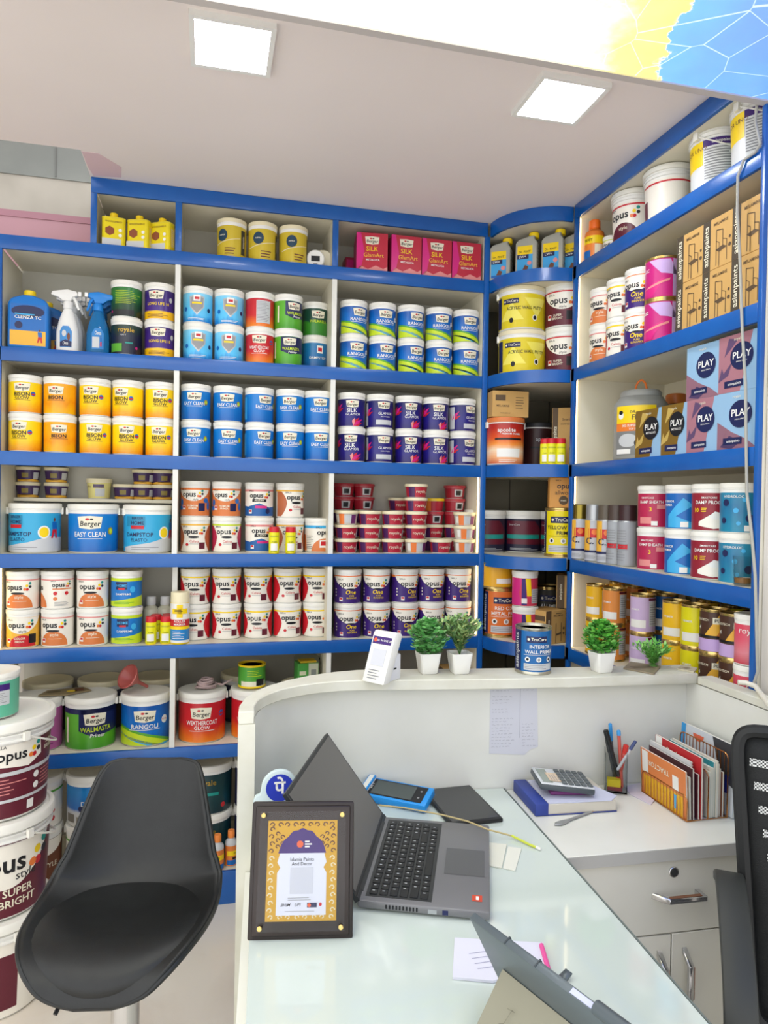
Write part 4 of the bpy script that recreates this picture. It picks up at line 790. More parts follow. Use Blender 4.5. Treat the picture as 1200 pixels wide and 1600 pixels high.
# flat yellow cans with round caps
def flatcan():
    KINDS['flat_can'] = dict(made=None)
    w, d, h = .078, .046, .098; n = 8; poly = []
    for cx, cy, a in ((1, -1, -90), (1, 1, 0), (-1, 1, 90), (-1, -1, 180)):
        for k in range(5):
            t = math.radians(a+90*k/4); rr = .014
            poly.append((cx*(w/2-rr)+rr*math.cos(t), cy*(d/2-rr)+rr*math.sin(t)))
    b = MB(); b.prism(poly, 0, h, M('#e4cf16', .33)); b.prism([(x*1.02, y*1.03) for x, y in poly], h-.004, h+.001, M('#d9c52a', .35)); b.prism([(x*1.02, y*1.03) for x, y in poly], 0, .003, BRASS)
    c = MB(); c.lathe([(.02, h), (.019, h+.005), (.0135, h+.007), (.0135, h+.018), (.012, h+.02)], YEL, 16)
    els = P([(-.13+.17*math.cos(a), .52+.17*math.sin(a)) for a in [PI/6+PI/3*k for k in range(6)]], M('#8a4a2a', .4), 1)+T('WOODSHIELD', 0, .84, .085, BROWN, 3, .006)+E(.22, .56, .06, .06, WHITE, 2)+E(.22, .38, .06, .06, WHITE, 2)+R(-.38, .25, .02, .25, LGREY, 1)
    parts = [('body', b.mesh('body', ang=30), None), ('cap', c.mesh('cap'), None)]
    for g, mb in deco(els, planemap((0, -d/2, 0), (1, 0, 0), (0, 0, 1), (0, -1, 0), h)): parts.append((g, printmesh(mb, g), 0))
    side = R(-.13, .13, .1, .85, YEL, 1)+lines(-.1, .1, .15, .8, 9, LGREY, 2)
    for g, mb in deco(side, planemap((w/2, 0, 0), (0, 1, 0), (0, 0, 1), (1, 0, 0), h)): parts.append((g, printmesh(mb, g), 0))
    KINDS['flat_can']['made'] = parts
flatcan()
for px, rz, lk in ((178, 5, 'left'), (218, -16, 'middle'), (254, -28, 'right')):
    y = D+.036; put('flat_can', 'varnish_can', f'flat yellow can with hexagon print, {lk} of three, top row left', 'can', (sx(px, y, 2.4), y, ZS[0]+.0005), math.radians(rz), 'flat yellow cans')
# red cartons
carton('silk_art', .119, .112, .145, M('#b52a3a', .38), R(-.41, .41, .0, 1, M('#b8283c', .38), 1)+P([(-.41, 0), (-.41, 1), (-.3, 1), (-.2, .5), (-.28, .1)], MAG, 2)+P([(-.41, 0), (.41, 0), (.41, .14), (.3, .08), (.1, .16), (-.1, .06), (-.3, .14)], PINK, 2)+berger(0, .8, .9, 3)+T('SILK', 0, .58, .17, YEL, 4, .004)+T('GlamArt', .04, .42, .15, OCHRE, 4, .006)+T('METALLICA', .02, .3, .07, WHITE, 4, .012), left=R(-.4, .4, .05, .95, M('#a01f50', .4), 1))
for i, px in enumerate((.590, .717, .839, .961)):
    y = D+.010+.06; put('silk_art', 'carton', f'red carton with cream badge, {ORD[i]} from left of four, top row', 'box', (px, y+(.008 if i == 0 else 0), ZS[0]+.0005), math.radians((-6, 0, 0, 0)[i]), 'red cartons in the top row')
carton('silk_art_thin', .05, .07, .1, M('#a82444', .38), R(-.2, .2, .1, .9, MAG, 1))
put('silk_art_thin', 'carton', 'narrow red carton behind the leftmost red carton, top row', 'box', (sx(549, FR+.17, 2.4), FR+.20, ZS[0]+.0005), 0)
# white round timer leaning beside the gold tins
t = thing('digital_timer', 'white round device with a small dark display beside the gold tins', 'timer', (sx(494, FR+.03, 2.4), FR+.045, ZS[0]+.0005), math.radians(-8))
def disc_y(r, y0, y1, m, cz, cx=0, seg=32, bev=.004):
    b = MB(); b.lathe([(r-bev, y0), (r, y0+bev), (r, y1-bev), (r-bev, y1)], m, seg); b.xf(Matrix.Translation((cx, 0, cz)) @ Matrix.Rotation(PI/2, 4, 'X') @ Matrix.Scale(-1, 4, (0, 0, 1))); return b
disc_y(.034, -.018, .012, WHITE, .034).build('front_dial', t); disc_y(.040, .014, .05, CREAM, .040, .028).build('rear_disc', t)
sticker(R(-.016, .016, -.010, .010, BLACK, 1, 'display')+R(-.008, .008, -.024, -.017, GREY, 1, 'button'), planemap((0, -.0185, .034), (1, 0, 0), (0, 0, 1), (0, -1, 0)), t)
# second row: detergent can and trigger sprays
def jerry(name, label, loc, rz, w, d, h, m, capm, els, capx=.0, group=None, cat='jerrycan', side=None):
    t = thing(name, label, cat, loc, rz, group); s = .2*w; poly = [(-w/2, .0), (w/2, 0), (w/2, h*.76), (w/2-.012, h*.84), (w*.12+capx, h*.9), (-w*.12+capx, h*.9), (-w/2+.012, h*.84), (-w/2, h*.76)]
    b = MB(); b.slab(poly, -d/2, d/2, m); b.build('body', t, bevel=min(w, d)*.16, bseg=3)
    c = MB(); c.lathe([(.019, h*.88), (.02, h*.89), (.019, h*.99), (.017, h)], capm, 18, (capx, 0)); c.build('cap', t)
    lb2 = link('label', printmesh(deco(R(-w/2*.82/h, w/2*(.82 if name == 'jerrycan' and w > .1 else .62)/h, .06, .74 if w > .1 else .68, els[0], 1), planemap((0, -d/2, 0), (1, 0, 0), (0, 0, 1), (0, -1, 0), h))[0][1], 'label'), t)
    sticker(els[1], planemap((0, -d/2, 0), (1, 0, 0), (0, 0, 1), (0, -1, 0), h), lb2)
    return t
clz = (BLUE, R(-.27, .27, .06, .3, OCHRE, 2)+E(-.0, .62, .25, .1, NAVY, 2)+T('CLENZA TC', 0, .52, .075, WHITE, 3, .014)+E(-.14, .39, .06, .06, NAVY, 2)+man(.18, .2, .4)+R(-.2, .1, .56, .58, SKY, 3))
clz = (BLUE, [(g, L+1, m_, vs, fs, s_) for g, L, m_, vs, fs, s_ in clz[1]])
x = sx(46, FR+.045, 2.06)
jerry('jerrycan', 'blue detergent can with yellow cap at the left end of the second row', (x, FR+.05, ZS[1]+.0005), math.radians(4), .128, .075, .205, M('#1a72c2', .3), YEL, clz)
jerry('jerrycan', 'second blue detergent can hidden behind the first at the left end', (x+.03, FR+.17, ZS[1]+.0005), math.radians(4), .128, .075, .2, M('#1a72c2', .3), YEL, clz)
def trigger(label, px, y, rz, bm, tm, lm, els, s=1.0, group=None, mir=False):
    fx_ = Matrix.Diagonal((-1 if mir else 1, 1, 1, 1))
    t = thing('spray_bottle', label, 'spray bottle', (sx(px, y, 2.05), y, ZS[1]+.0005), rz, group); t.scale = (s, s, s)
    b = MB(); b.lathe([(.036, 0), (.038, .004), (.037, .07), (.030, .105), (.020, .135), (.0135, .15), (.0135, .158)], bm, 24)
    b.xf(Matrix.Diagonal((1, .72, 1, 1))); b.build('body', t)
    h = MB(); h.lathe([(.0155, .15), (.0165, .153), (.0155, .172), (.012, .176)], tm, 18); h.build('collar', t)
    g = MB(); g.slab([(-.034, .196), (-.03, .21), (.0, .216), (.05, .208), (.054, .196), (.03, .188), (.016, .176), (-.012, .176), (-.016, .19)], -.011, .011, tm); g.xf(fx_); g.build('head', t, bevel=.003)
    k = MB(); k.tube([(-.018, 0, .19), (-.026, 0, .178), (-.03, 0, .163), (-.036, 0, .148)], [.006, .0055, .005, .004], tm, 8); k.xf(fx_); k.build('trigger', t)
    n = MB(); n.box(-.044, -.034, -.007, .007, .195, .210, lm); n.xf(fx_); n.build('nozzle', t)
    lb2 = link('label', printmesh(deco(P([(-.4, .12), (.4, .12), (.42, .62), (.2, .78), (-.2, .78), (-.42, .62)], els[0], 1), lambda u, v, L: ((.037*math.sin(u*1.3))*1.02, -.0372*.72*math.cos(u*1.3)-OFF*L*2-.0012, v*.11), .1)[0][1], 'label'), t)
    sticker(els[1], lambda u, v, L: ((.037*math.sin(u*1.3))*1.02, -.0372*.72*math.cos(u*1.3)-OFF*L*2-.0012, v*.11), lb2, .1)
    return t
wel = (M('#3d86c6', .35), P([(-.4, .14), (.4, .14), (.4, .3), (0, .36), (-.4, .28)], NAVY, 2)+T('Clenza', 0, .24, .13, WHITE, 3, .012)+E(-.1, .55, .15, .1, LGREY, 2)+E(.2, .45, .1, .12, BROWN, 2))
bel = (M('#2d7fc2', .35), T('Clenza', 0, .62, .16, WHITE, 3, .014, .15)+R(-.38, .1, .16, .5, LGREY, 2)+man(.2, .34, .6))
glass_blue = M('#2a8fd0', .08, 0, 0, None, .55, 1.33)
wt = M('#e4e4e0', .35); bt = M('#1f7fd0', .35)
trigger('white trigger spray bottle in front, beside the blue detergent can', 106, FR+.032, math.radians(-4), wt, wt, wt, wel, mir=True)
for k in range(2): trigger(f'white trigger spray bottle, {ORD[k+1]} in the line behind the front one', 113+k*6, FR+.095+k*.062, math.radians(-6), wt, wt, wt, wel, 1, 'white spray bottles', True)
trigger('blue window spray bottle with white neck, in front of the blue trigger', 153, FR+.032, math.radians(8), glass_blue, bt, wt, bel)
for k in range(2): trigger(f'blue window spray bottle, {ORD[k+1]} in the line behind the front one', 156+k*4, FR+.10+k*.064, math.radians(0), glass_blue, bt, wt, bel, 1, 'blue spray bottles')
# ------------------------------------------------------------------ curved corner
def arcy(px): return 2.5
def cor(kd, name, label, cat, px, y, z, rz, group=None, scale=1.0):
    return put(kd, name, label, cat, (sx(px, y, z+.06), y, z), math.radians(rz), group, scale)
gel = (M('#3c9fd8', .35), R(-.2, .15, .48, .68, YEL, 2)+T('Dr. FIXIT', -.03, .54, .07, BLACK, 3, .012)+R(-.2, .06, .38, .48, NAVY, 3)+T('LW+', -.08, .43, .08, WHITE, 4, .01)+E(.08, .28, .05, .05, PINK, 3)+P([(-.08, .12), (-.02, .24), (.06, .2), (.04, .12)], BROWN, 3)+R(-.2, .15, .06, .12, BLUE, 2))
for i, (px, y, rz) in enumerate(((783, 2.625, -34), (824, 2.54, -36), (865, 2.482, -40), (899, 2.458, -48))):
    z = ZS[0]+.0005
    t = jerry('jerrycan', f'grey jerrycan with yellow cap, {ORD[i]} from left, top row of curved corner', (sx(px, y, z+.07), y, z), math.radians(rz), .082, .056, .166, M('#a5a498', .4), YEL, gel, .024, 'grey jerrycans')
    b = MB()
    for k in range(7): b.box(.0405, .0425, -.018, .018, .025+k*.0135, .031+k*.0135, M('#8b8a7d', .4))
    b.build('ribs', t)
z = ZS[1]+.0005
for k in range(2):
    cor('putty', 'paint_tub', f'yellow putty bucket, {LAY[k]} one of two in the curved corner', 'paint tub', 815, 2.575, z+k*.1655, -14-4*k, 'putty buckets')
    cor('opus_maroon', 'paint_tub', f'maroon and white tub beside the putty buckets, {LAY[k]} one of two', 'paint tub', 884, 2.50, z+k*.1705, -36, 'maroon tubs')
z = ZS[2]+.0005
cor('apcolite', 'paint_tub', 'red and orange enamel tub under a kraft carton, curved corner', 'paint tub', 789, 2.60, z, -4)
carton('kraft_flat', .145, .11, .1, KRAFT, R(-.72, .72, 0, 1, KRAFT, 1)+R(-.6, -.2, .62, .84, KRAFTD, 2, 'logo')+T('MELAMINE', -.3, .42, .11, KRAFTD, 3, .006)+lines(.2, .6, .3, .8, 5, KRAFTD, 2, t=.25)+T('THIS SIDE UP', -.2, .14, .07, KRAFTD, 3))
cor('kraft_flat', 'carton', 'kraft carton lying on the red and orange tub, curved corner', 'box', 791, 2.61, z+.1862, -6)
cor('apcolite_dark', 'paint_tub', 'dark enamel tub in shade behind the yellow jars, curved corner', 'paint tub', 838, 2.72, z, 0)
carton('kraft_tall', .105, .105, .23, KRAFT, R(-.22, -.13, 0, 1, KRAFTD, 1)+asian(-.175, .5, .085, CREAM)+T('SmartCare', .06, .8, .055, KRAFTD, 3, .006)+T('DAMP BLOCK 2K', .05, .72, .035, KRAFTD, 3)+E(.1, .3, .04, .04, KRAFTD, 2), left=asian(0, .5, .085, CREAM)+R(-.22, .22, 0, 1, KRAFTD, 1))
cor('kraft_tall', 'carton', 'tall kraft carton behind the yellow jars, third row of curved corner', 'box', 884, 2.575, z, -30)
for i, (px, y) in enumerate(((852, 2.463), (862, 2.44), (876, 2.43))):
    cor('jar_yellow', 'jar', f'small yellow jar with red cap, {ORD[i]} of three in the curved corner', 'jar', px, y, z, -20, 'small yellow jars')
z = ZS[3]+.0005
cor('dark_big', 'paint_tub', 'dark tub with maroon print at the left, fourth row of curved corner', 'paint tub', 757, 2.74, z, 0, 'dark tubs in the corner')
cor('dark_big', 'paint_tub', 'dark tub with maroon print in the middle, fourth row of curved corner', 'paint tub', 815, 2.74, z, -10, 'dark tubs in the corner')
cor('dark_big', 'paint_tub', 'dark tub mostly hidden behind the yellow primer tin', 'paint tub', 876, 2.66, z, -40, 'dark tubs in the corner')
cor('yellow_primer', 'paint_tin', 'bright yellow metal primer tin under an orange carton, curved corner', 'paint can', 876, 2.49, z, -22)
carton('opus_carton', .1, .08, .115, M('#d99a4a', .5), T('opus', .05, .72, .26, BLACK, 3, .016)+T('BIRLA', -.15, .9, .07, BLACK, 3)+T('allwood', .06, .5, .2, KRAFTD, 3, .006)+E(.02, .25, .15, .15, KRAFTD, 2)+T('matt', .02, .25, .1, CREAM, 3))
cor('opus_carton', 'carton', 'orange carton standing on the yellow primer tin', 'box', 878, 2.49, z+.1855, -22)
z = ZS[4]+.0005
cor('red_oxide', 'paint_tin', 'orange metal primer tin at the left, fifth row of curved corner', 'paint can', 781, 2.63, z, -4)
cor('yellow_tin_plain', 'paint_tin', 'yellow tin standing on the orange primer tin', 'paint can', 778, 2.63, z+.1905, 0)
for k in range(2): cor('colour_tub', 'paint_tub', f'multicoloured tub with white lid, {LAY[k]} of two beside the orange tin', 'paint tub', 820, 2.50, z+k*.1355, -6, 'multicoloured tubs')
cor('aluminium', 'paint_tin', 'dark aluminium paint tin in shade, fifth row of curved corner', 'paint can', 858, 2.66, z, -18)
carton('melamine', .11, .105, .125, KRAFT, R(-.42, -.2, 0, 1, KRAFTD, 1)+asian(-.31, .5, .11, CREAM)+T('MELAMINE', .1, .84, .085, KRAFTD, 3, .006)+lines(.0, .3, .88, .94, 1, KRAFTD, 2)+P([(.0, .62), (.02, .62), (.02, .3), (.22, .34), (.22, .62), (.25, .63), (.25, .05), (.22, .06), (.22, .28), (.02, .24), (.02, .02), (-.01, .03)], KRAFTD, 2)+E(.34, .45, .04, .04, KRAFTD, 2)+E(.34, .3, .04, .04, KRAFTD, 2), left=R(-.4, .4, .7, .85, KRAFTD, 1)+lines(-.3, .3, .3, .6, 4, KRAFTD, 2), top=P([(-.35, -.2), (.2, -.3), (.25, .25), (-.2, .3)], M('#b98d4e', .6), 1))
cor('melamine', 'carton', 'kraft carton behind the blue tin on the counter, curved corner', 'box', 852, 2.475, z, 20)
cor('melamine', 'carton', 'kraft carton high at the right of the fifth row, curved corner', 'box', 893, 2.50, z+.126, -30)
cor('kraft_tall', 'carton', 'tall kraft carton supporting the high one, fifth row of curved corner', 'box', 899, 2.60, z, -30)
z = ZS[5]+.0005
cor('white_green_big', 'paint_tub', 'white tub with green stripe at the bottom of the curved corner', 'paint tub', 800, 2.62, z, 0)
# ------------------------------------------------------------------ right wall
def rw(kd, name, label, cat, px, x, z, rz, group=None, scale=1.0):
    return put(kd, name, label, cat, (x, sy(px, x, z+.06), z), math.radians(rz), group, scale)
z = ZS[0]+.0005; B_ = 'top row of right wall'
def ry(kd, name, label, cat, x, y, z, rz, group=None, scale=1.0): return put(kd, name, label, cat, (x, y, z), math.radians(rz), group, scale)
ry('orange_bottle', 'bottle', f'orange bottle with orange cap, {B_} near the corner', 'bottle', 1.33, 2.318, z, -52)
ry('calista_crimson', 'paint_tin', f'small white tin tucked between bottle and bucket, {B_}', 'paint can', 1.362, 2.258, z, -50, None, .55)
ry('pail_opus', 'paint_bucket', f'white bucket with maroon half circle, {B_}', 'paint bucket', 1.375, 2.145, z, -48)
ry('pail_opus_side', 'paint_bucket', f'white bucket with red stripe, second bucket from the corner, {B_}', 'paint bucket', 1.385, 1.968, z, -40)
ry('pail_uno', 'paint_bucket', f'white bucket with yellow label, third bucket from the corner, {B_}', 'paint bucket', 1.39, 1.755, z, -62)
ry('pail_uno', 'paint_bucket', f'white bucket with yellow label at the right end, {B_}', 'paint bucket', 1.39, 1.590, z, -66)
z = ZS[1]+.0005; B_ = 'second row of right wall'
for i, (kd, lk, px) in enumerate((('opus_style', 'white tin with orange half circle', 2.268), ('calista_red', 'white tin with red sides', 2.158), ('opus_one', 'purple tin with cream arch', 2.048), ('magenta_tin', 'magenta metal tin', 1.938))):
    for k in range(2): ry(kd, 'paint_tin', f'{lk}, {LAY[k]} layer, {B_}', 'paint can', 1.350, px, z+k*KINDS[kd]['h']*.995, -55, 'tins in the second row, right wall')
def stroke(pts, w, m, L=2, g='drawing'):
    out = []
    for (x0, y0), (x1, y1) in zip(pts, pts[1:]):
        q = math.hypot(x1-x0, y1-y0) or 1; a, c = -(y1-y0)/q*w/2, (x1-x0)/q*w/2
        out += P([(x0+a, y0+c), (x1+a, y1+c), (x1-a, y1-c), (x0-a, y0-c)], m, L, g)
    return out
chairdraw = stroke([(.02, .05), (.02, .74), (.2, .70), (.2, .4)], .018, KRAFTD)+P([(.0, .36), (.2, .40), (.32, .34), (.1, .29)], KRAFTD, 2, 'drawing')+stroke([(.1, .31), (.1, .02)], .018, KRAFTD)+stroke([(.31, .35), (.31, .08)], .018, KRAFTD)+stroke([(.02, .52), (.1, .48), (.1, .31)], .014, KRAFTD)+stroke([(.2, .52), (.31, .48), (.31, .35)], .014, KRAFTD)
KSTRIP = M('#4a4032', .6)
carton('chair_box', .111, .12, .136, KRAFT, R(-.408, -.19, 0, 1, KSTRIP, 1)+asian(-.30, .5, .185, CREAM)+T('MELAMINE', .1, .86, .085, KRAFTD, 3, .008)+[(g, L, m_, [(a-.04, b_) for a, b_ in vs], fs, q_) for g, L, m_, vs, fs, q_ in chairdraw]+E(.35, .5, .03, .03, KRAFTD, 2)+E(.35, .35, .04, .04, KRAFTD, 2), left=R(-.3, .3, .7, .82, KRAFTD, 1)+lines(-.3, .3, .3, .6, 4, KRAFTD, 2))
for i, y in enumerate((1.745, 1.633, 1.521)):
    for k in range(2): ry('chair_box', 'carton', f'kraft chair-print carton, {ORD[i]} from the tins, {LAY[k]} layer, {B_}', 'box', 1.358, y, z+k*.1365, -90, 'kraft cartons on the right wall')
z = ZS[2]+.0005; B_ = 'third row of right wall'
t = thing('jerrycan', f'big grey canister with orange ring and yellow label, {B_}', 'jerrycan', (1.40, sy(1000, 1.40, 1.7), z), math.radians(-48))
gm = M('#8e8f8b', .45); b = MB(); b.lathe([(.078, 0), (.086, .008), (.086, .19), (.08, .198), (.072, .212), (.06, .22)], gm, 32); b.xf(Matrix.Diagonal((1, .85, 1, 1))); b.build('body', t)
b = MB(); b.lathe([(.066, .212), (.067, .228), (.06, .236), (.03, .238)], M('#9a9b97', .45), 32); b.xf(Matrix.Diagonal((1, .85, 1, 1))); b.build('lid', t)
b = MB(); b.tube([(.018*math.cos(a), 0, .238+.034*math.sin(a)) for a in [PI*k/12 for k in range(13)]], .0035, M('#e2762c', .4), 8); b.build('ring_handle', t)
b = MB()
for k in range(6): b.box(.082, .089, -.03, .03, .05+k*.022, .062+k*.022, gm)
b.build('grip_ribs', t)
mpf = lambda u, v, L: ((.086+OFF*L)*math.sin(u*.22/.086), -.85*(.086+OFF*L)*math.cos(u*.22/.086)-.0006, v*.22)
lb2 = link('label', printmesh(deco(R(-.32, .32, .08, .82, M('#7d7e7c', .4), 1), mpf, .06)[0][1], 'label'), t)
sticker(R(-.32, .32, .56, .82, YEL, 2)+T('DR.', -.02, .72, .06, BLACK, 3, .014)+T('FIXIT', .08, .64, .11, BLACK, 3, .018)+E(-.22, .68, .05, .06, WHITE, 3)+E(-.22, .72, .04, .03, BLACK, 4)+R(-.32, .32, .44, .56, M('#e77c2a', .38), 2)+T('302 SUPER LATEX', .0, .52, .05, WHITE, 3, .012)+T('TOP BOND', .02, .47, .04, WHITE, 3, .01)+E(-.1, .3, .16, .1, LGREY, 2)+E(.1, .26, .1, .08, DARK, 3)+R(-.3, -.05, .1, .17, WHITE, 3), mpf, lb2, .06)
t = thing('jerrycan', f'grey canister with orange cap behind the picture cartons, {B_}', 'jerrycan', (1.566, 2.160, z), math.radians(-48))
b = MB(); b.lathe([(.07, 0), (.076, .008), (.076, .16), (.07, .175), (.03, .20), (.028, .21)], gm, 28); b.build('body', t)
b = MB(); b.lathe([(.034, .205), (.035, .208), (.034, .236), (.03, .24)], M('#c9702c', .4), 20); b.build('cap', t)
PLB = M('#8fb4d2', .4)
def play(kind, c2, c3, extra): carton(kind, .122, .1, .146, PLB, R(-.418, .418, 0, 1, PLB, 1)+P([(-.418, 0), (.05, 0), (.3, 1.0), (-.418, 1.0)] if extra else [(-.418, 0), (.418, 0), (.2, .16), (-.1, .3), (-.418, .5)], c2, 2)+P([(-.418, .2), (-.2, .3), (.0, .9), (-.2, .95)] if extra else [(-.35, .05), (-.1, .0), (.1, .12), (-.15, .24)], c3, 3)+P([(-.38, .55), (-.3, .35), (-.05, .6), (.05, .95), (-.1, .8)] if extra else [(-.4, .3), (-.3, .2), (-.2, .3), (-.35, .42)], c2, 4)+E(.08, .6, .24, .24, NAVY if extra != 2 else BLACK, 5, 'logo', 28)+T('PLAY', .08, .62, .17, WHITE, 6, .016, 0, 'logo')+(T('METALLICS', .08, .5, .06, WHITE, 6, .01, 0, 'logo') if extra == 2 else T('SPECIAL EFFECTS', .08, .51, .03, WHITE, 6, .01, 0, 'logo'))+R(-.28, .12, .08, .2, NAVY, 5, 'logo')+T('asianpaints', -.06, .14, .065, WHITE, 6, .01, 0, 'logo')+T('royale', .0, .91, .07, CREAM, 6))
play('play_a', M('#8d6472', .45), M('#4a3a5e', .45), 0); play('play_b', M('#a5717c', .45), M('#5c4668', .45), 1); play('play_m', M('#8a6a25', .3, .3), M('#d6b862', .3, .3), 2)
fy = lambda px: sy(px, 1.296, z+.07)
for kd, p0, p1, k, lk in (('play_m', 993, 1033, 0, 'blue and gold picture carton, left of two'), ('play_m', 1033, 1073, 0, 'blue and gold picture carton, right of two'), ('play_b', 1073, 1121, 0, 'blue picture carton, lower left of four'), ('play_a', 1121, 1181, 0, 'blue picture carton, lower right of four'), ('play_a', 1071, 1121, 1, 'blue picture carton, upper left of four'), ('play_b', 1121, 1181, 1, 'blue picture carton, upper right of four')):
    t = ry(kd, 'carton', f'{lk}, {B_}', 'box', 1.347, (fy(p0)+fy(p1))/2, z+k*.1465, -88, 'picture cartons on the right wall'); t.scale = ((fy(p0)-fy(p1)-.001)/.122, 1, 1)
z = ZS[3]+.0005; B_ = 'fourth row of right wall'
for i, (kd, px) in enumerate((('spray_gold', 906), ('spray_chrome', 928), ('spray_brown', 947), ('spray_back', 963), ('spray_maroon', 980))):
    rw(kd, 'aerosol_can', f'aerosol can with {("gold", "chrome", "brown", "dark grey", "maroon")[i]} cap, {ORD[i]} from the corner, {B_}', 'spray can', px, 1.318+.004*i, z, -50, 'aerosol cans', 1.0)
for i, (kd, lk, px) in enumerate((('damp_sheath', 'crimson tin with pink blocks', 1023), ('exterior_blue', 'blue tin with folded shapes', 1068), ('damp_proof', 'dark red tin with white houses', 1111), ('bubbles', 'teal tin with bubble print', 1157), ('yellow_tub', 'yellow tin cut by the post', None))):
    for k in range(2): ry(kd, 'paint_tin', f'{lk}, {LAY[k]} layer, {B_}', 'paint can', 1.352 if px else 1.452, sy(px, 1.352, z+.06) if px else 1.523, z+k*.1308, -48, 'tins in the fourth row, right wall')
t = thing('tea_glass', 'small glass with tea dregs on the right wall shelf edge', 'glass', (1.318, sy(1160, 1.318, z), z))
b = MB(); b.lathe([(.020, 0), (.021, .002), (.024, .075), (.0225, .075), (.0195, .006), (.001, .005)], M('#eef2ee', .03, 0, 0, 'clear_glass', 1.0, 1.15), 24, cap1=False); b.build('glass', t)
b = MB(); b.lathe([(.0188, .0065), (.0200, .020)], M('#9a6a3a', .4), 24); b.build('tea', t)
z = ZS[4]+.0005; B_ = 'fifth row of right wall'
nn = 0
for kd, lk, x, y in (('tin_yellow', 'yellow metal tin nearest the corner', 1.335, 2.255), ('tin_orange', 'orange metal tin', 1.335, 2.146), ('tin_lilac', 'lilac metal tin', 1.335, 1.983), ('tin_blue', 'blue metal tin', 1.420, 1.990), ('tin_amber', 'amber metal tin', 1.350, 1.839), ('tin_lime', 'lemon yellow metal tin', 1.353, 1.757), ('tin_pu', 'brown wood-print tin, left', 1.353, 1.677), ('tin_pu', 'brown wood-print tin, right', 1.353, 1.597), ('tin_orange', 'orange metal tin at the back', 1.44, 2.20), ('tin_yellow', 'yellow metal tin at the back near the corner', 1.46, 2.31), ('tin_yellow', 'yellow metal tin at the back, middle', 1.46, 2.08), ('tin_dark', 'olive metal tin at the back', 1.52, 1.96), ('tin_yellow', 'yellow metal tin at the back, right half', 1.47, 1.84), ('tin_lime', 'lemon yellow tin at the back, right end', 1.46, 1.73), ('tin_dark', 'dark metal tin behind the red tubs', 1.45, 1.60)):
    for k in range(2): ry(kd, 'paint_tin', f'{lk}, {LAY[k]} layer, {B_}', 'paint can', x, y, z+k*.1222, -42, 'metal tins in the fifth row')
for k in range(2): ry('royale_tall', 'paint_tub', f'red and white tub beside the right post, {LAY[k]} one', 'paint tub', 1.328, 1.512, z+k*.1285, -45, 'red tubs beside the post')
z = ZS[5]+.0005
carton('row6_box', .13, .12, .15, M('#a8322e', .5), R(-.3, .3, .3, .7, CREAM, 1))
put('row6_box', 'carton', 'dark red carton behind the sound box and bushy plant, sixth row', 'box', (sx(632, FR+.3, .7), FR+.28, z), 0)
put('kraft_tall', 'carton', 'tall kraft carton behind the spiky plant, sixth row', 'box', (sx(708, FR+.07, .7), FR+.07, z), 0)
# ================================================================== COUNTER
LZ1, DZ = 1.04, .75
ctr = thing('reception_counter', 'white L-shaped reception counter with curved raised ledge and glass worktop', 'counter', (0, 0, 0))
edge_m = noisy('chipped_edge', '#cfcdbd', '#d8d7ca', 14, .5, 6)
glass_top = noisy('white_glass', '#c6d1c9', '#cad4cd', 2, .06, 2, .6)
def offs(path, d):
    out = []
    for i, p_ in enumerate(path):
        a = Vector(path[max(i-1, 0)]); b_ = Vector(path[min(i+1, len(path)-1)]); t = (b_-a).normalized(); n = Vector((-t.y, t.x))
        out.append(tuple(Vector(p_)+n*d))
    return out
# inner face of the raised wall, from its free end round the curve to the right corner
cur = [(.096, 1.462), (.098, 1.50), (.108, 1.55), (.128, 1.60), (.158, 1.642), (.198, 1.676), (.248, 1.700), (.305, 1.712), (.36, 1.713), (.465, 1.703), (.67, 1.677), (.9, 1.655), (1.235, 1.632)]
out = offs(cur, .032)
b = MB(); b.prism(cur+out[::-1], 0, LZ1-.028, white_m); b.build('raised_wall', ctr)
li_ = [(.094, 1.460), (.096, 1.50), (.107, 1.545), (.13, 1.585), (.165, 1.622), (.21, 1.648), (.262, 1.666), (.31, 1.672), (.354, 1.672), (.474, 1.654), (.63, 1.632), (.891, 1.606), (1.236, 1.588)]
lo_ = [(.062, 1.462), (.066, 1.51), (.08, 1.565), (.105, 1.618), (.14, 1.662), (.19, 1.706), (.245, 1.74), (.31, 1.765), (.372, 1.776), (.49, 1.766), (.645, 1.745), (.905, 1.715), (1.262, 1.688)]
b = MB(); b.prism(li_+lo_[::-1], LZ1-.026, LZ1, edge_m); b.build('ledge', ctr, bevel=.002, bseg=1)
b = MB(); b.prism([(.062, 1.458), (.096, 1.458), (.096, 1.466), (.062, 1.466)], 0, LZ1-.026, edge_m); b.build('end_strip', ctr)
# right hand wall of the counter, along the right shelves
b = MB(); b.box(1.2345, 1.272, 1.10, 1.664, 0, LZ1-.028, white_m); b.build('raised_wall', ctr)
b = MB(); b.box(1.232, 1.276, 1.10, 1.586, LZ1-.026, LZ1-.006, edge_m); b.build('ledge', ctr, bevel=.002, bseg=1)
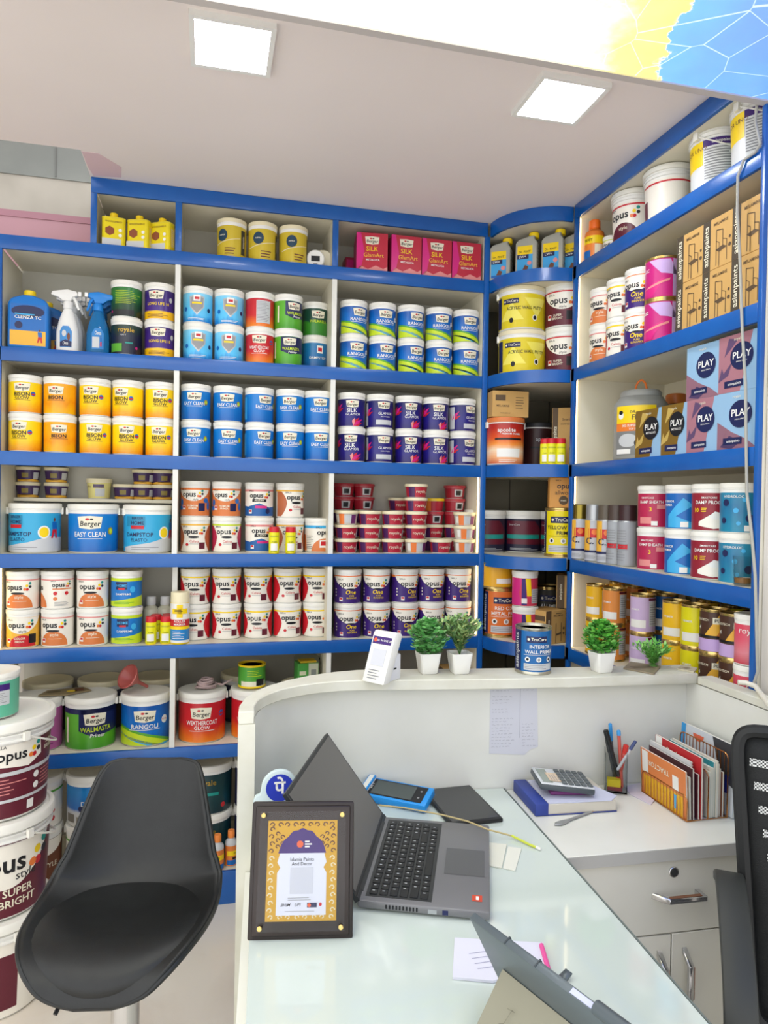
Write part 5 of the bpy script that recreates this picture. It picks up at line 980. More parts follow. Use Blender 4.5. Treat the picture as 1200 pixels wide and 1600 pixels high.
# worktops
edL = [(.097, 1.468), (.071, 1.154), (.055, .95), (.03, .62)]
edR = [(.733, 1.668), (.70, 1.05), (.668, .55)]
b = MB(); b.prism([edL[0], (.12, 1.575), (.16, 1.638), (.25, 1.697), (.36, 1.711), (.465, 1.700), (.67, 1.674)]+edR+edL[:0:-1], DZ-.008, DZ, glass_top); b.build('glass_worktop', ctr, bevel=.001, bseg=1)
b = MB(); b.prism([edL[0], (.12, 1.575), (.16, 1.638), (.25, 1.697), (.36, 1.711), (.465, 1.700), (.67, 1.674), (.729, 1.666), (.696, 1.05), (.664, .555)]+[(.034, .625), (.059, .95), (.075, 1.154)], DZ-.034, DZ-.009, white_m); b.build('worktop_board', ctr)
b = MB(); b.prism([(.736, 1.664), (.716, 1.318), (1.237, 1.297), (1.237, 1.63)], DZ-.028, DZ-.004, white_m); b.build('side_worktop', ctr, bevel=.001, bseg=1)
b = MB(); b.prism([(.7335, 1.667), (.7005, 1.05), (.6685, .55), (.6715, .55), (.7035, 1.05), (.7362, 1.664)], DZ-.034, DZ+.0004, M('#6d7672', .4)); b.build('glass_edge', ctr)
b = MB(); b.prism([(.7165, 1.3172), (1.237, 1.2962), (1.237, 1.2942), (.7165, 1.3152)], DZ-.030, DZ-.0045, M('#b0afab', .45)); b.build('edge_band', ctr)
# leg panels below the worktop
b = MB(); b.prism([(.080, 1.455), (.102, 1.452), (.078, 1.15), (.058, .90), (.036, .90), (.056, 1.15)], 0, DZ-.036, white_m); b.build('side_panel', ctr)
b = MB(); b.prism([(.660, 1.05), (.682, 1.05), (.668, .80), (.646, .80)], 0, DZ-.036, white_m); b.build('leg_panel', ctr)
# drawer unit under the side worktop
cab = thing('drawer_unit', 'off-white drawer unit with two doors under the side worktop', 'cabinet', (.733, 1.327, 0), math.atan2(-.021, .521))
cm = noisy('cabinet_laminate', '#d3d1c6', '#d8d6cc', 5, .35, 3); W_ = .5
b = MB(); b.box(0, W_, .02, .30, .06, DZ-.030, cm); b.box(.01, W_-.01, .05, .29, 0, .06, DARK); b.build('body', cab)
b = MB(); b.box(.002, W_-.002, 0, .019, .558, DZ-.032, cm); dr = b.build('drawer', cab, bevel=.001, bseg=1)
cop = M('#a9745a', .25, .8); chr_ = M('#c9c9cb', .15, .9)
def handle(par, p0, p1, y0, vertical=False):
    b = MB(); q = .012
    if not vertical:
        x0, x1, z_ = p0[0], p1[0], p0[1]
        b.prism([(x0, y0), (x0+.012, y0), (x0+.03, y0-.02), (x1-.012, y0-.02), (x1-.012, y0), (x1, y0), (x1, y0-.03), (x0+.026, y0-.03)], z_-.006, z_+.006, chr_)
    else:
        x_, z0_, z1_ = p0[0], p0[1], p1[1]
        b.slab([(y0, z0_), (y0, z0_+.012), (y0-.02, z0_+.03), (y0-.02, z1_-.03), (y0, z1_-.012), (y0, z1_), (y0-.03, z1_-.026), (y0-.03, z0_+.026)], x_-.006, x_+.006, chr_)
        for i in range(len(b.v)): b.v[i] = (b.v[i][1], b.v[i][0], b.v[i][2])
    o = b.build('handle', par, bevel=.0015, bseg=1)
    c = MB()
    if not vertical: c.prism([(x0+.03, y0-.0205), (x1-.012, y0-.0205), (x1-.012, y0-.029), (x0+.026, y0-.029)], z_+.0062, z_+.0072, cop)
    else: c.box(x_+.0062, x_+.0072, y0-.029, y0-.021, z0_+.028, z1_-.028, cop)
    c.build('copper_inlay', par)
handle(dr, (.190, .642), (.305, .642), 0)
lk = disc_y(.0115, -.004, .001, STEEL, .690, .242, 20, .001); lk.build('lock', dr)
b = MB(); b.box(.232, .252, -.0045, -.0039, .680, .700, DARK); 
b = disc_y(.008, -.0055, -.004, DARK, .690, .242, 16, .0004); b.build('lock_plug', dr)
for x0, x1, hx in ((.002, .240, .212), (.243, W_-.002, .272)):
    b = MB(); b.box(x0, x1, 0, .019, .065, .555, cm); d = b.build('door', cab, bevel=.001, bseg=1); handle(d, (hx, .40), (hx, .525), 0, True)

# ================================================================== THINGS ON THE LEDGE
# white card holder with a payment print
t = thing('card_stand', 'white slanted payment sound box standing on the counter ledge', 'sound box', tuple(onz(600, 1062, LZ1).xy)+(LZ1,), math.radians(-52))
b = MB(); b.slab([(-.045, 0), (-.02, 0), (.028, .105), (.026, .112), (.005, .118), (-.002, .112)], -.033, .033, WHITE)
for i in range(len(b.v)): x, y, zz = b.v[i]; b.v[i] = (y, x*1.0, zz)
b.build('body', t, bevel=.003)
b = MB(); b.prism([(-.026, -.012), (.026, -.012), (.024, .036), (-.024, .036)], 0, .062, M('#dfe0e4', .35)); b.build('back_foot', t, bevel=.004)
up = Vector((0, .043, .112)).normalized(); nr = Vector((0, -up.z, up.y))
sticker(R(-.028, .028, .094, .112, PURP, 2)+E(-.02, .103, .005, .005, M('#e05a3a', .4), 3)+T('ALL IN ONE QR', .006, .103, .0065, WHITE, 3, .012)+R(-.02, .02, .042, .082, M('#c9cbd2', .5), 2)+lines(-.02, .02, .008, .034, 4, GREY, 2), planemap((0, -.0455, .0), (1, 0, 0), up, nr), t)
b = MB(); b.box(.0328, .0336, -.005, .005, .03, .034, BLACK); b.build('port', t)
# potted plants
def leafmesh(n, hgt, rad, kind, seed, cols_):
    rd = random.Random(seed); b = MB()
    ms = [M(c, .5) for c in cols_]
    for k in range(n):
        a = rd.uniform(0, 2*PI); q = rd.random()**.6
        if kind == 'round':
            ph = rd.uniform(-.75, 1.0)*PI/2; rr = rad*(.4+.6*rd.random())
            p_ = Vector((math.cos(a)*math.cos(ph)*rr, math.sin(a)*math.cos(ph)*rr, hgt*.48+math.sin(ph)*hgt*.5*(.7+.3*rd.random())))
            dirv = Vector((math.cos(a), math.sin(a), rd.uniform(-.1, 1.0))).normalized(); L_ = rd.uniform(.010, .016); w_ = L_*.45
        else:
            tt = rd.random(); lean = rad*rd.choice([.35, .7, 1.0, 1.25]); aa = rd.randrange(9)*2*PI/9+.3
            p_ = Vector((math.cos(aa)*lean*tt**1.2, math.sin(aa)*lean*tt**1.2, hgt*(.12+.88*tt*(1-.25*lean/rad*tt))))
            dirv = Vector((math.cos(a)*.8+math.cos(aa)*.5, math.sin(a)*.8+math.sin(aa)*.5, .5)).normalized(); L_ = rd.uniform(.014, .022); w_ = L_*.16
        side = dirv.cross(Vector((rd.uniform(-.3, .3), rd.uniform(-.3, .3), 1))).normalized(); nn_ = side.cross(dirv)
        b.add([p_, p_+dirv*L_*.35+side*w_-nn_*.001, p_+dirv*L_*.75+side*w_*.8, p_+dirv*L_, p_+dirv*L_*.75-side*w_*.8, p_+dirv*L_*.35-side*w_-nn_*.001], [(0, 1, 2, 3), (0, 3, 4, 5)], rd.choice(ms))
    return b
def plant(label, px, py, kind, hgt, rad, n, seed, cols_, pot=True, s=1.0):
    p_ = onz(px, py, LZ1); t = thing('potted_plant', label, 'plant', (p_.x, p_.y+.02, LZ1+.0005), random.uniform(-.1, .1), 'artificial plants on the ledge'); t.scale = (s, s, s)
    b = MB()
    pz = .052
    def sqr(r, k=.82):
        return [(r*x, r*y) for x, y in ((-1, -k), (-k, -1), (k, -1), (1, -k), (1, k), (k, 1), (-k, 1), (-1, k))]
    vs = []; 
    rings = [(.019, 0), (.0205, .002), (.0275, pz), (.0255, pz), (.025, pz-.006)]
    for r, zz in rings: vs += [(x, y, zz) for x, y in sqr(r)]
    fs = [tuple(range(7, -1, -1))]+[(i*8+k, i*8+(k+1) % 8, (i+1)*8+(k+1) % 8, (i+1)*8+k) for i in range(4) for k in range(8)]+[tuple(32+k for k in range(8))]
    b.add(vs, fs, WHITE); b.build('pot', t)
    st = MB(); rd = random.Random(seed)
    for k in range(9):
        aa = k*2*PI/9+.3; lean = rad*(.6 if kind == 'round' else rd.choice([.35, .7, 1.0, 1.25]))
        st.tube([(math.cos(aa)*lean*q**1.2, math.sin(aa)*lean*q**1.2, pz-.008+hgt*.9*q*(1-.2*q)) for q in (0, .35, .7, 1)], .0009, M('#3f6b2c', .6), 5)
    st.build('stems', t)
    fo = leafmesh(n, hgt, rad, kind, seed, cols_); 
    for i in range(len(fo.v)): fo.v[i] = (fo.v[i][0], fo.v[i][1], fo.v[i][2]+pz-.006)
    f = fo.build('foliage', t, ang=60); f['kind'] = 'stuff'
    return t
gA = ['#6bb062', '#57a052', '#8cc97c', '#a6dc98']; gB = ['#7fa868', '#97bb78', '#688f58', '#a7b470']; gC = ['#63b84a', '#7fcb55', '#52a540', '#98da74']
plant('bushy green plant in a white square pot, left of the four on the ledge', 672, 1054, 'round', .09, .046, 900, 1, gA)
plant('spiky grey-green plant in a white square pot beside the bushy one', 722, 1054, 'spiky', .104, .05, 800, 2, gB)
plant('bright green plant in a white pot right of the blue tin', 946, 1052, 'round', .086, .044, 900, 3, gC, s=1.0)
p_ = onz(1024, 1044, LZ1); t = thing('plant_sprig', 'loose light green leaf sprig standing on the ledge without a pot', 'plant', (p_.x, p_.y+.01, LZ1+.0005))
f = leafmesh(420, .074, .044, 'spiky', 9, ['#7cc45a', '#9ad674', '#66b04e']); f = f.build('foliage', t, ang=60); f['kind'] = 'stuff'
b = MB(); b.lathe([(.012, 0), (.012, .004), (.003, .010)], M('#4f7d3a', .6), 12)
for k in range(7): aa = k*.9; b.tube([(0, 0, .004), (math.cos(aa)*.02, math.sin(aa)*.02, .04), (math.cos(aa)*.04, math.sin(aa)*.04, .062)], .001, M('#4f7d3a', .6), 5)
b.build('stem', t)
p_ = onz(846, 1056, LZ1); put('wall_primer', 'paint_tin', 'blue metal primer tin standing alone on the counter ledge', 'paint can', (p_.x, p_.y+.05, LZ1+.0005), math.radians(-10))
def flat(name, label, cat, pts, z, m, els=None, th=.002, group=None):
    c = sum((Vector(q) for q in pts), Vector((0, 0)))/len(pts)
    t = thing(name, label, cat, (c.x, c.y, z), 0, group); b = MB(); b.prism([tuple(Vector(q)-c) for q in pts], 0, th, m); b.build('sheet', t)
    if els: sticker(els, planemap((0, 0, th), (1, 0, 0), (0, 1, 0), (0, 0, 1)), t)
    return t
def zp(px, py, z=LZ1): return tuple(onz(px, py, z).xy)
flat('sachet', 'brown printed sachet lying flat on the ledge by the sprig', 'packet', [zp(974, 1046), zp(1022, 1055), zp(1032, 1043), zp(985, 1036)], LZ1+.0005, M('#8d8069', .5), R(-.03, .03, -.012, .012, M('#6b5d49', .5), 1), .004)
flat('paper_scrap', 'small crumpled paper at the right end of the ledge', 'paper', [zp(1058, 1047), zp(1084, 1052), zp(1090, 1046), zp(1066, 1041)], LZ1+.0005, M('#b9b098', .6), lines(-.012, .012, -.008, .008, 3, KRAFTD, 1), .004)

# ================================================================== THINGS ON THE WORKTOP
Zt = DZ+.0006
# laptop
hA = Vector((.388, 1.530)); hB = Vector((.262, 1.216)); ax = (hB-hA).normalized(); dp = Vector((-ax.y, ax.x))
if dp.x < 0: dp = -dp
LW, LD = (hB-hA).length, .232
lt = thing('laptop', 'open grey laptop with black keys, turned sideways on the worktop', 'laptop', (hA.x, hA.y, Zt), math.atan2(ax.y, ax.x))
gl = M('#7a7a7c', .4, .35); gd = M('#2c2e2f', .45)
# local x runs along the hinge towards the camera, local y towards the user
b = MB(); b.box(0, LW, 0, LD, .003, .018, gl); base = b.build('base', lt, bevel=.004)
b = MB(); b.box(.015, LW-.015, .012, .13, .0178, .0184, gd); b.build('keyboard_deck', base)
kms = {}
def keymesh(w):
    k = round(w, 4)
    if k not in kms: q = MB(); q.box(0, w, 0, .0138, 0, .0018, M('#1b1c1d', .5)); kms[k] = q.mesh('key', bevel=.0006, bseg=1)
    return kms[k]
kx0 = .02; pit = (LW-.04)/16.2
for rw_ in range(6):
    x_ = 0; yk = .018+rw_*.0182; row = [1]*16
    if rw_ == 2: row = [1.5]+[1]*11+[1.4, 1, 1]
    if rw_ == 3: row = [1.8]+[1]*10+[2.1, 1, 1]
    if rw_ == 4: row = [2.3]+[1]*9+[2.6, 1, 1]
    if rw_ == 5: row = [1.3, 1, 1, 1, 5.2, 1, 1, 1, 1, 1, 1]
    for w in row:
        if x_+w > 16.3: break
        o = link('key', keymesh(w*pit-.0028), base); o.location = (kx0+(16.2-x_-w)*pit if False else LW-.02-(x_+w)*pit+.0014, yk, .0184); x_ += w
leg_ = []
for o in [q for q in base.children if q.name.startswith('key') and not q.name.startswith('keyb')]:
    leg_ += R(o.location.x+.004, o.location.x+.0065, o.location.y+.004, o.location.y+.0085, M('#b9bcbf', .5), 0, 'key_lettering')
lm = MB()
for e in leg_: lm.add([(a, c, .0204) for a, c in e[3]], e[4], e[2])
link('key_lettering', printmesh(lm, 'key_lettering'), base)
sticker(R(LW*.36, LW*.66, .146, .222, M('#606163', .35, .3), 1, 'touchpad')+R(LW-.05, LW-.03, .20, .218, M('#c8452c', .4), 1, 'logo')+R(LW-.046, LW-.034, .207, .212, WHITE, 2, 'logo'), planemap((0, 0, .0182), (1, 0, 0), (0, 1, 0), (0, 0, 1)), base)
b = MB()
for k in range(10): b.box(LW-.0005, LW+.0006, .05+k*.006, .053+k*.006, .007, .014, BLACK)
b.box(LW-.0005, LW+.0006, .125, .140, .006, .013, SILV); b.box(LW-.0005, LW+.0006, .150, .160, .006, .014, NAVY); b.build('side_ports', base)
tilt = math.radians(37)     # lid leans back from upright
b = MB(); b.box(0, LW, -.004, .004, 0, .226, gd); b.box(.006, LW-.006, .0041, .0048, .014, .220, M('#5a5855', .3)); b.box(0, LW, .004, .0056, 0, .008, gd)
b.xf(Matrix.Translation((0, .0, .014)) @ Matrix.Rotation(tilt, 4, 'X')); b.build('screen', lt, bevel=.0008, bseg=1)
b = MB(); b.tube([(.03, 0, .014), (LW-.03, 0, .014)], .007, gd, 10); b.build('hinge', lt)
# framed payment plaque
f0 = Vector((.068, 1.164)); f1 = Vector((.238, 1.134)); fa = (f1-f0); FW = fa.length
fr_ = thing('plaque', 'framed payment plaque with gold ornamental border leaning on the worktop', 'frame', (f0.x, f0.y, Zt), math.atan2(fa.y, fa.x))
FH = .212; lean = math.radians(15.5)
rot = Matrix.Rotation(-lean, 4, 'X')
b = MB(); b.box(0, FW, .004, .018, 0, FH, M('#231a17', .3)); b.box(.006, FW-.006, 0, .006, .006, FH-.006, M('#2b201c', .25)); b.xf(rot); b.build('backboard', fr_, bevel=.003)
b = MB(); b.box(.014, FW-.014, -.0035, -.0020, .014, FH-.014, M('#ffffff', .03, 0, 0, 'acrylic', 1.0, 1.2)); b.xf(rot); b.build('acrylic_sheet', fr_)
for x in (.02, FW-.02):
    for zz in (.02, FH-.02):
        b = disc_y(.0042, -.007, -.0035, BRASS, zz, x, 14, .001); b.xf(rot); b.build('screw', fr_)
dn = rot @ Vector((0, -1, 0)); du = rot @ Vector((0, 0, 1))
gold = M('#c79a2e', .4, .2); cw, ch = FW-.056, FH-.058
card = R(-cw/2, cw/2, -ch/2, ch/2, gold, 0, 'card')
def arch(s, m, L):
    pts = [(-.044*s, -.074), (-.044*s, .008), (-.036*s, .014), (-.038*s, .026)]
    pts += [(-.038*s+.076*s*k/24, .026+.034*math.sin(PI*k/24)**.8+.0025*abs(math.sin(PI*k/24*5))) for k in range(25)]
    pts += [(.038*s, .026), (.036*s, .014), (.044*s, .008), (.044*s, -.074)]
    return P(pts, m, L, 'card')
card += P([(-.040, .026)]+[(-.040+.080*k/24, .026+.036*math.sin(PI*k/24)**.7+.003*abs(math.sin(PI*k/24*5))) for k in range(25)]+[(.040, .026)], PURP, 2, 'card')
card += P([(-.041, -.068), (.041, -.068), (.041, -.004), (.036, .004), (.041, .012), (.037, .026), (-.037, .026), (-.041, .012), (-.036, .004), (-.041, -.004)], M('#d9dce8', .4), 2, 'card')
# scrollwork
rd = random.Random(5)
def curl(u, v, s, fl, m): 
    out = []
    pts = [(u+fl*s*(math.cos(a)*(1-a/7)), v+s*(math.sin(a)*(1-a/7))) for a in [k*.5 for k in range(11)]]
    for i in range(len(pts)-1):
        (x0, y0), (x1, y1) = pts[i], pts[i+1]; dx, dy = x1-x0, y1-y0; q = math.hypot(dx, dy) or 1; w = .0009
        out += P([(x0-dy/q*w, y0+dx/q*w), (x1-dy/q*w, y1+dx/q*w), (x1+dy/q*w, y1-dx/q*w), (x0+dy/q*w, y0-dx/q*w)], m, 1, 'scrollwork')
    return out
pm = M('#5a3326', .4); wm2 = M('#dcd3b4', .4)
for k in range(9): card += curl(-cw/2+.008+k*(cw-.016)/8, ch/2-.007, .0048, 1 if k % 2 else -1, pm)
for k in range(8): card += curl(-cw/2+.009+k*(cw-.018)/7, -ch/2+.006, .0042, 1 if k % 2 else -1, wm2)
for k in range(12):
    v = -ch/2+.016+k*(ch-.03)/11; mm_ = pm if v > .02 else wm2
    card += curl(-cw/2+.007, v, .0046, 1 if k % 2 else -1, mm_)+curl(cw/2-.007, v, .0046, -1 if k % 2 else 1, mm_)
for k in range(5): card += curl(-.042+(k % 2)*.008, .036+k*.005, .004, 1, pm)+curl(.042-(k % 2)*.008, .036+k*.005, .004, -1, pm)
card += E(-.004, .040, .0055, .0055, M('#e2643a', .4), 3, 'emblem')+lines(.004, .016, .034, .046, 3, WHITE, 3, 'emblem', t=.6)
card += T('Islamia Paints', 0, .0165, .0075, BLACK, 3, .004)+T('And Decor', 0, .0095, .0075, BLACK, 3, .004)
card += R(-.019, .019, -.036, .004, M('#c9ccd6', .5), 3, 'code_panel')
card += T('BHIM', -.026, -.0525, .0068, BLACK, 3, .006, .3)+T('UPI', -.006, -.0525, .0068, BLACK, 3, .0, .3)+R(.010, .026, -.0565, -.0495, NAVY, 3, 'emblem')+E(.0135, -.053, .003, .003, M('#e2643a', .4), 4, 'emblem')+E(.032, -.052, .0025, .0028, RED, 3, 'emblem')+lines(-.022, .022, -.0465, -.0405, 2, GREY, 3, t=.25)+R(-.026, .022, -.0625, -.0618, GREY, 3)
sticker(card, planemap(rot @ Vector((FW/2, -.0003, FH/2)), (1, 0, 0), du, dn), fr_)
b = MB(); b.prism([(FW*.35, .045), (FW*.65, .045), (FW*.65, .052), (FW*.35, .052)], 0, .1, M('#231a17', .4)); b.build('rear_prop', fr_)
# payment sound box (cloud shaped board with a round emblem)
t = thing('payment_sound_box', 'pale blue cloud-shaped payment stand with a round blue emblem behind the plaque', 'stand', (sx(437, 1.385, .9), 1.385, Zt), 0)
pts = [(-.050, 0), (.042, 0), (.042, .138), (.040, .144), (.037, .148)]+[(.035*math.cos(a), .158+.035*math.sin(a)) for a in [k*PI/14 for k in range(15)]]+[(-.037, .148), (-.046, .145), (-.050, .136)]
b = MB(); b.slab(pts, 0, .012, M('#c3d3d3', .3)); b.build('board', t, bevel=.0015)
b = MB(); b.prism([(-.03, .012), (.03, .012), (.026, .045), (-.026, .045)], 0, .03, M('#c3d3d3', .3)); b.build('foot', t)
sticker(E(0, .159, .0268, .0268, M('#2f3fb0', .35), 1, 'emblem', 32)+T('पे', 0, .159, .036, WHITE, 2, .02, 0, 'emblem')+R(.030, .041, .136, .142, M('#b25bb0', .4), 1), planemap((0, 0, 0), (1, 0, 0), (0, 0, 1), (0, -1, 0)), t)
# blue handheld payment terminal
t = thing('payment_terminal', 'bright blue handheld payment terminal with dark screen leaning behind the laptop', 'payment terminal', (.447, 1.640, Zt), math.radians(-37))
bl = M('#1f8fdd', .35)
b = MB(); b.box(-.085, .085, -.036, .036, 0, .02, bl); b.box(-.085, -.065, -.033, .033, .018, .030, WHITE); b.xf(Matrix.Rotation(math.radians(14), 4, 'X')); b.xf(Matrix.Translation((0, 0, .0092))); b.build('body', t, bevel=.004)
rx = Matrix.Rotation(math.radians(14), 4, 'X')
sticker(R(-.075, .072, -.029, .029, BLACK, 1, 'screen')+R(-.058, .045, -.025, .025, M('#4a5250', .12), 2, 'screen')+T('UPI', -.066, 0, .015, WHITE, 3, .015, 0, 'lettering', PI/2)+E(.06, -.012, .003, .003, GREY, 2, 'buttons', 8)+E(.06, .012, .003, .003, GREY, 2, 'buttons', 8), planemap(rx @ Vector((0, 0, .0203))+Vector((0, 0, .0092)), (1, 0, 0), rx @ Vector((0, 1, 0)), rx @ Vector((0, 0, 1))), t)
# black tablet
t = thing('tablet', 'black tablet lying face up beside the blue terminal', 'tablet', (.588, 1.582, Zt), math.radians(-88))
b = MB(); b.box(-.098, .098, -.064, .064, 0, .009, M('#1d1e1f', .35)); b.build('body', t, bevel=.003); sticker(R(-.09, .09, -.057, .057, M('#2e2f30', .12), 1, 'screen'), planemap((0, 0, .0092), (1, 0, 0), (0, 1, 0), (0, 0, 1)), t)
# charging cable
t = thing('charging_cable', 'yellowish charging cable running from the terminal across the laptop edge', 'cable', (0, 0, 0))
pth = [onz(*q) for q in ((592, 1258, .775), (630, 1262, .775), (690, 1273, .774), (730, 1283, .7745), (762, 1296, .7735), (800, 1306, .757), (828, 1320, .7535), (838, 1324, .7535))]
b = MB(); b.tube(pth, .0019, M('#b9a878', .45), 8); b.build('cord', t)
b = MB(); b.tube([pth[5], pth[6], pth[7]], .0026, M('#c9d34a', .4), 8); b.build('strain_relief', t)
b = MB(); b.tube([pth[7], onz(845, 1327, .7535)], .0032, WHITE, 8); b.build('plug', t)
# slips and notepad
flat('paper_slip', 'folded white paper slip half under the laptop corner', 'paper', [zp(764, 1318, DZ), zp(792, 1321, DZ), zp(784, 1358, DZ), zp(759, 1353, DZ)], Zt, M('#d8d8ca', .7), None, .002, 'paper slips')
flat('paper_slip', 'second white paper slip beside the folded one', 'paper', [zp(794, 1324, DZ), zp(815, 1327, DZ), zp(805, 1362, DZ), zp(786, 1358, DZ)], Zt, M('#dcdcd0', .7), None, .0015, 'paper slips')
t = flat('notepad', 'white notepad lying under the tilted tablet', 'notepad', [zp(710, 1469, DZ), zp(848, 1477, DZ), zp(856, 1512, DZ), zp(770, 1537, DZ), zp(707, 1531, DZ)], Zt, M('#d6d6e2', .6), lines(-.04, .06, -.02, .03, 4, M('#a9a9c0', .6), 1, t=.15), .004)
b = MB(); q0, q1 = onz(846, 1477, Zt+.005), onz(857, 1515, Zt+.005); c = t.location; b.tube([q0-c, q1-c], .004, M('#e0559a', .4), 8); b.build('pink_binding', t)
# tilted tablet on its folding stand, seen from behind
TH_ = .142
A = onz(732, 1434, DZ+TH_); Bq = onz(957, 1606, DZ+TH_)
ax2 = (Bq-A).normalized(); perp = Vector((-ax2.y, ax2.x, 0)).normalized()
if perp.x < 0: perp = -perp             # towards the screen side
t = thing('tablet', 'dark tablet tilted on a beige folding flap at the near edge of the worktop', 'tablet', (A.x, A.y, Zt))
dnv = (perp*.075+Vector((0, 0, -TH_+.002))); nrm = ax2.cross(dnv).normalized()
if nrm.dot(perp) < 0: nrm = -nrm
LT = .262
fm_ = Matrix((ax2, dnv.normalized(), nrm)).transposed().to_4x4(); fm_.translation = (0, 0, TH_)
tg = M('#5b6468', .35, .2)
b = MB(); b.box(0, LT, 0, dnv.length-.002, 0, .012, tg); b.xf(fm_); b.build('body', t, bevel=.003)
b = MB(); b.box(.008, LT-.008, .008, dnv.length-.01, .0121, .0126, BLACK); b.xf(fm_); b.build('screen', t)
b = MB(); b.box(.182, .214, -.0008, .001, .002, .009, M('#b9bde0', .3)); b.xf(fm_); b.build('edge_socket', t)
b = MB(); b.tube([(.219, -.002, .006), (.262, -.002, .006)], .0085, M('#4a5357', .4), 12); b.xf(fm_); b.build('end_grip', t)
for q in (.07, .125): b = MB(); b.box(q, q+.002, -.0009, .012, .001, .0129, M('#3a4145', .5)); b.xf(fm_); b.build('seam', t)
fl_ = M('#8f8c7a', .55)
h0 = A+ax2*.0+dnv*.50+Vector((0, 0, 0)); h0 = fm_ @ Vector((.034, .074, -.001)); h1 = fm_ @ Vector((.2, .074, -.001))
ft = -perp*.058
e0 = Vector((h0.x, h0.y, 0))+ft+ax2*-.0; e1 = Vector((h1.x, h1.y, 0))+ft
n2 = (h1-h0).cross(e0-h0).normalized()*.003
b = MB(); b.add([h0, h1, e1, e0, h0+n2, h1+n2, e1+n2, e0+n2], [(0, 1, 2, 3), (4, 7, 6, 5), (0, 4, 5, 1), (1, 5, 6, 2), (2, 6, 7, 3), (3, 7, 4, 0)], fl_); fo_ = b.build('folding_flap', t)
ux_ = (h1-h0).normalized(); vx_ = (h0-e0).normalized(); nx_ = ux_.cross(vx_)
if nx_.dot(-perp) < 0: nx_ = -nx_
scr = []
for pts in ([(.035, .062), (.048, .064), (.043, .064), (.040, .045), (.033, .041)], [(.05, .05), (.048, .042), (.054, .041), (.057, .05), (.056, .041)], [(.062, .041), (.064, .049), (.068, .048), (.07, .038)]):
    for (x0, y0), (x1, y1) in zip(pts, pts[1:]):
        q = math.hypot(x1-x0, y1-y0); a, c = -(y1-y0)/q*.0003, (x1-x0)/q*.0003
        scr += P([(x0+a, y0+c), (x1+a, y1+c), (x1-a, y1-c), (x0-a, y0-c)], M('#6b6858', .6), 12, 'scribble')
sticker(scr, planemap(e0, ux_, vx_, nx_), fo_)
b = MB(); k0 = onz(868, 1528, Zt); k1 = onz(884, 1513, Zt+.012); c = t.location
b.add([k0-c, k0+ax2*.016-c, k1+ax2*.012-c, k1-c], [(0, 1, 2, 3)], tg); o = b.build('kick_tip', t)
md = o.modifiers.new('thick', 'SOLIDIFY'); md.thickness = .003
# diary, calculator
flatd = [zp(808, 1219, .778), zp(843, 1268, .752), zp(969, 1258, .752), zp(906, 1206, .778)]
dc = Vector(zp(880, 1240, .755)); t = thing('diary', 'blue spined diary with loose sheet under the calculator', 'book', (.853, 1.578, Zt-.004), math.radians(-4))
b = MB(); b.box(-.092, .098, -.078, .066, .003, .026, M('#cfc9bb', .7)); b.build('pages', t, bevel=.001, bseg=1)
b = MB(); b.box(-.104, -.072, -.080, .068, 0, .0285, M('#2f4290', .5)); b.box(-.104, .10, -.080, .068, 0, .0028, M('#b9b19c', .5)); b.build('cover', t, bevel=.002)
b = MB(); b.prism([(-.07, -.077), (.085, -.080), (.112, -.055), (.06, .06), (-.07, .064)], .0266, .0278, M('#c7cade', .6)); b.build('loose_sheet', t)
cz = Zt+.0252
t = thing('calculator', 'white and grey desk calculator lying on the diary', 'calculator', (.848, 1.572, cz), math.radians(78))
b = MB(); b.box(-.052, .052, -.062, .070, .006, .020, M('#4a5155', .4)); b.xf(Matrix.Rotation(math.radians(6), 4, 'X')); b.xf(Matrix.Translation((0, 0, .006))); b.build('case', t, bevel=.004)
rx = Matrix.Rotation(math.radians(6), 4, 'X'); o_ = rx @ Vector((0, 0, .0201))+Vector((0, 0, .006)); uy = rx @ Vector((0, 1, 0)); nz_ = rx @ Vector((0, 0, 1))
b = MB(); b.box(-.0505, .0505, -.0605, .0685, .0195, .0225, M('#d3d6d8', .4)); b.xf(Matrix.Translation((0, 0, .006)) @ rx); pl = b.build('faceplate', t, bevel=.001, bseg=1)
sticker(R(-.042, .042, .038, .062, M('#8f9a90', .2), 2, 'display')+R(-.034, .02, .012, .044, M('#d9c3a8', .6), 4, 'price_sticker')+lines(-.03, .015, .015, .04, 4, GREY, 5), planemap(o_+nz_*.0024, (1, 0, 0), uy, nz_), t)
km = MB(); km.box(-.0075, .0075, -.006, .006, 0, .004, M('#565d5f', .4)); kme = km.mesh('key', bevel=.0012, bseg=1)
for i in range(5):
    for j in range(5):
        p_ = rx @ Vector((-.038+i*.019, -.052+j*.0155, .0226))+Vector((0, 0, .006)); k = link('key', kme, t); k.location = p_; k.rotation_euler = (math.radians(6), 0, 0)
b = MB(); b.box(-.035, .045, -.050, .040, .0, .0095, M('#7d3a78', .5)); b.build('purple_pad', t, bevel=.002, bseg=1)
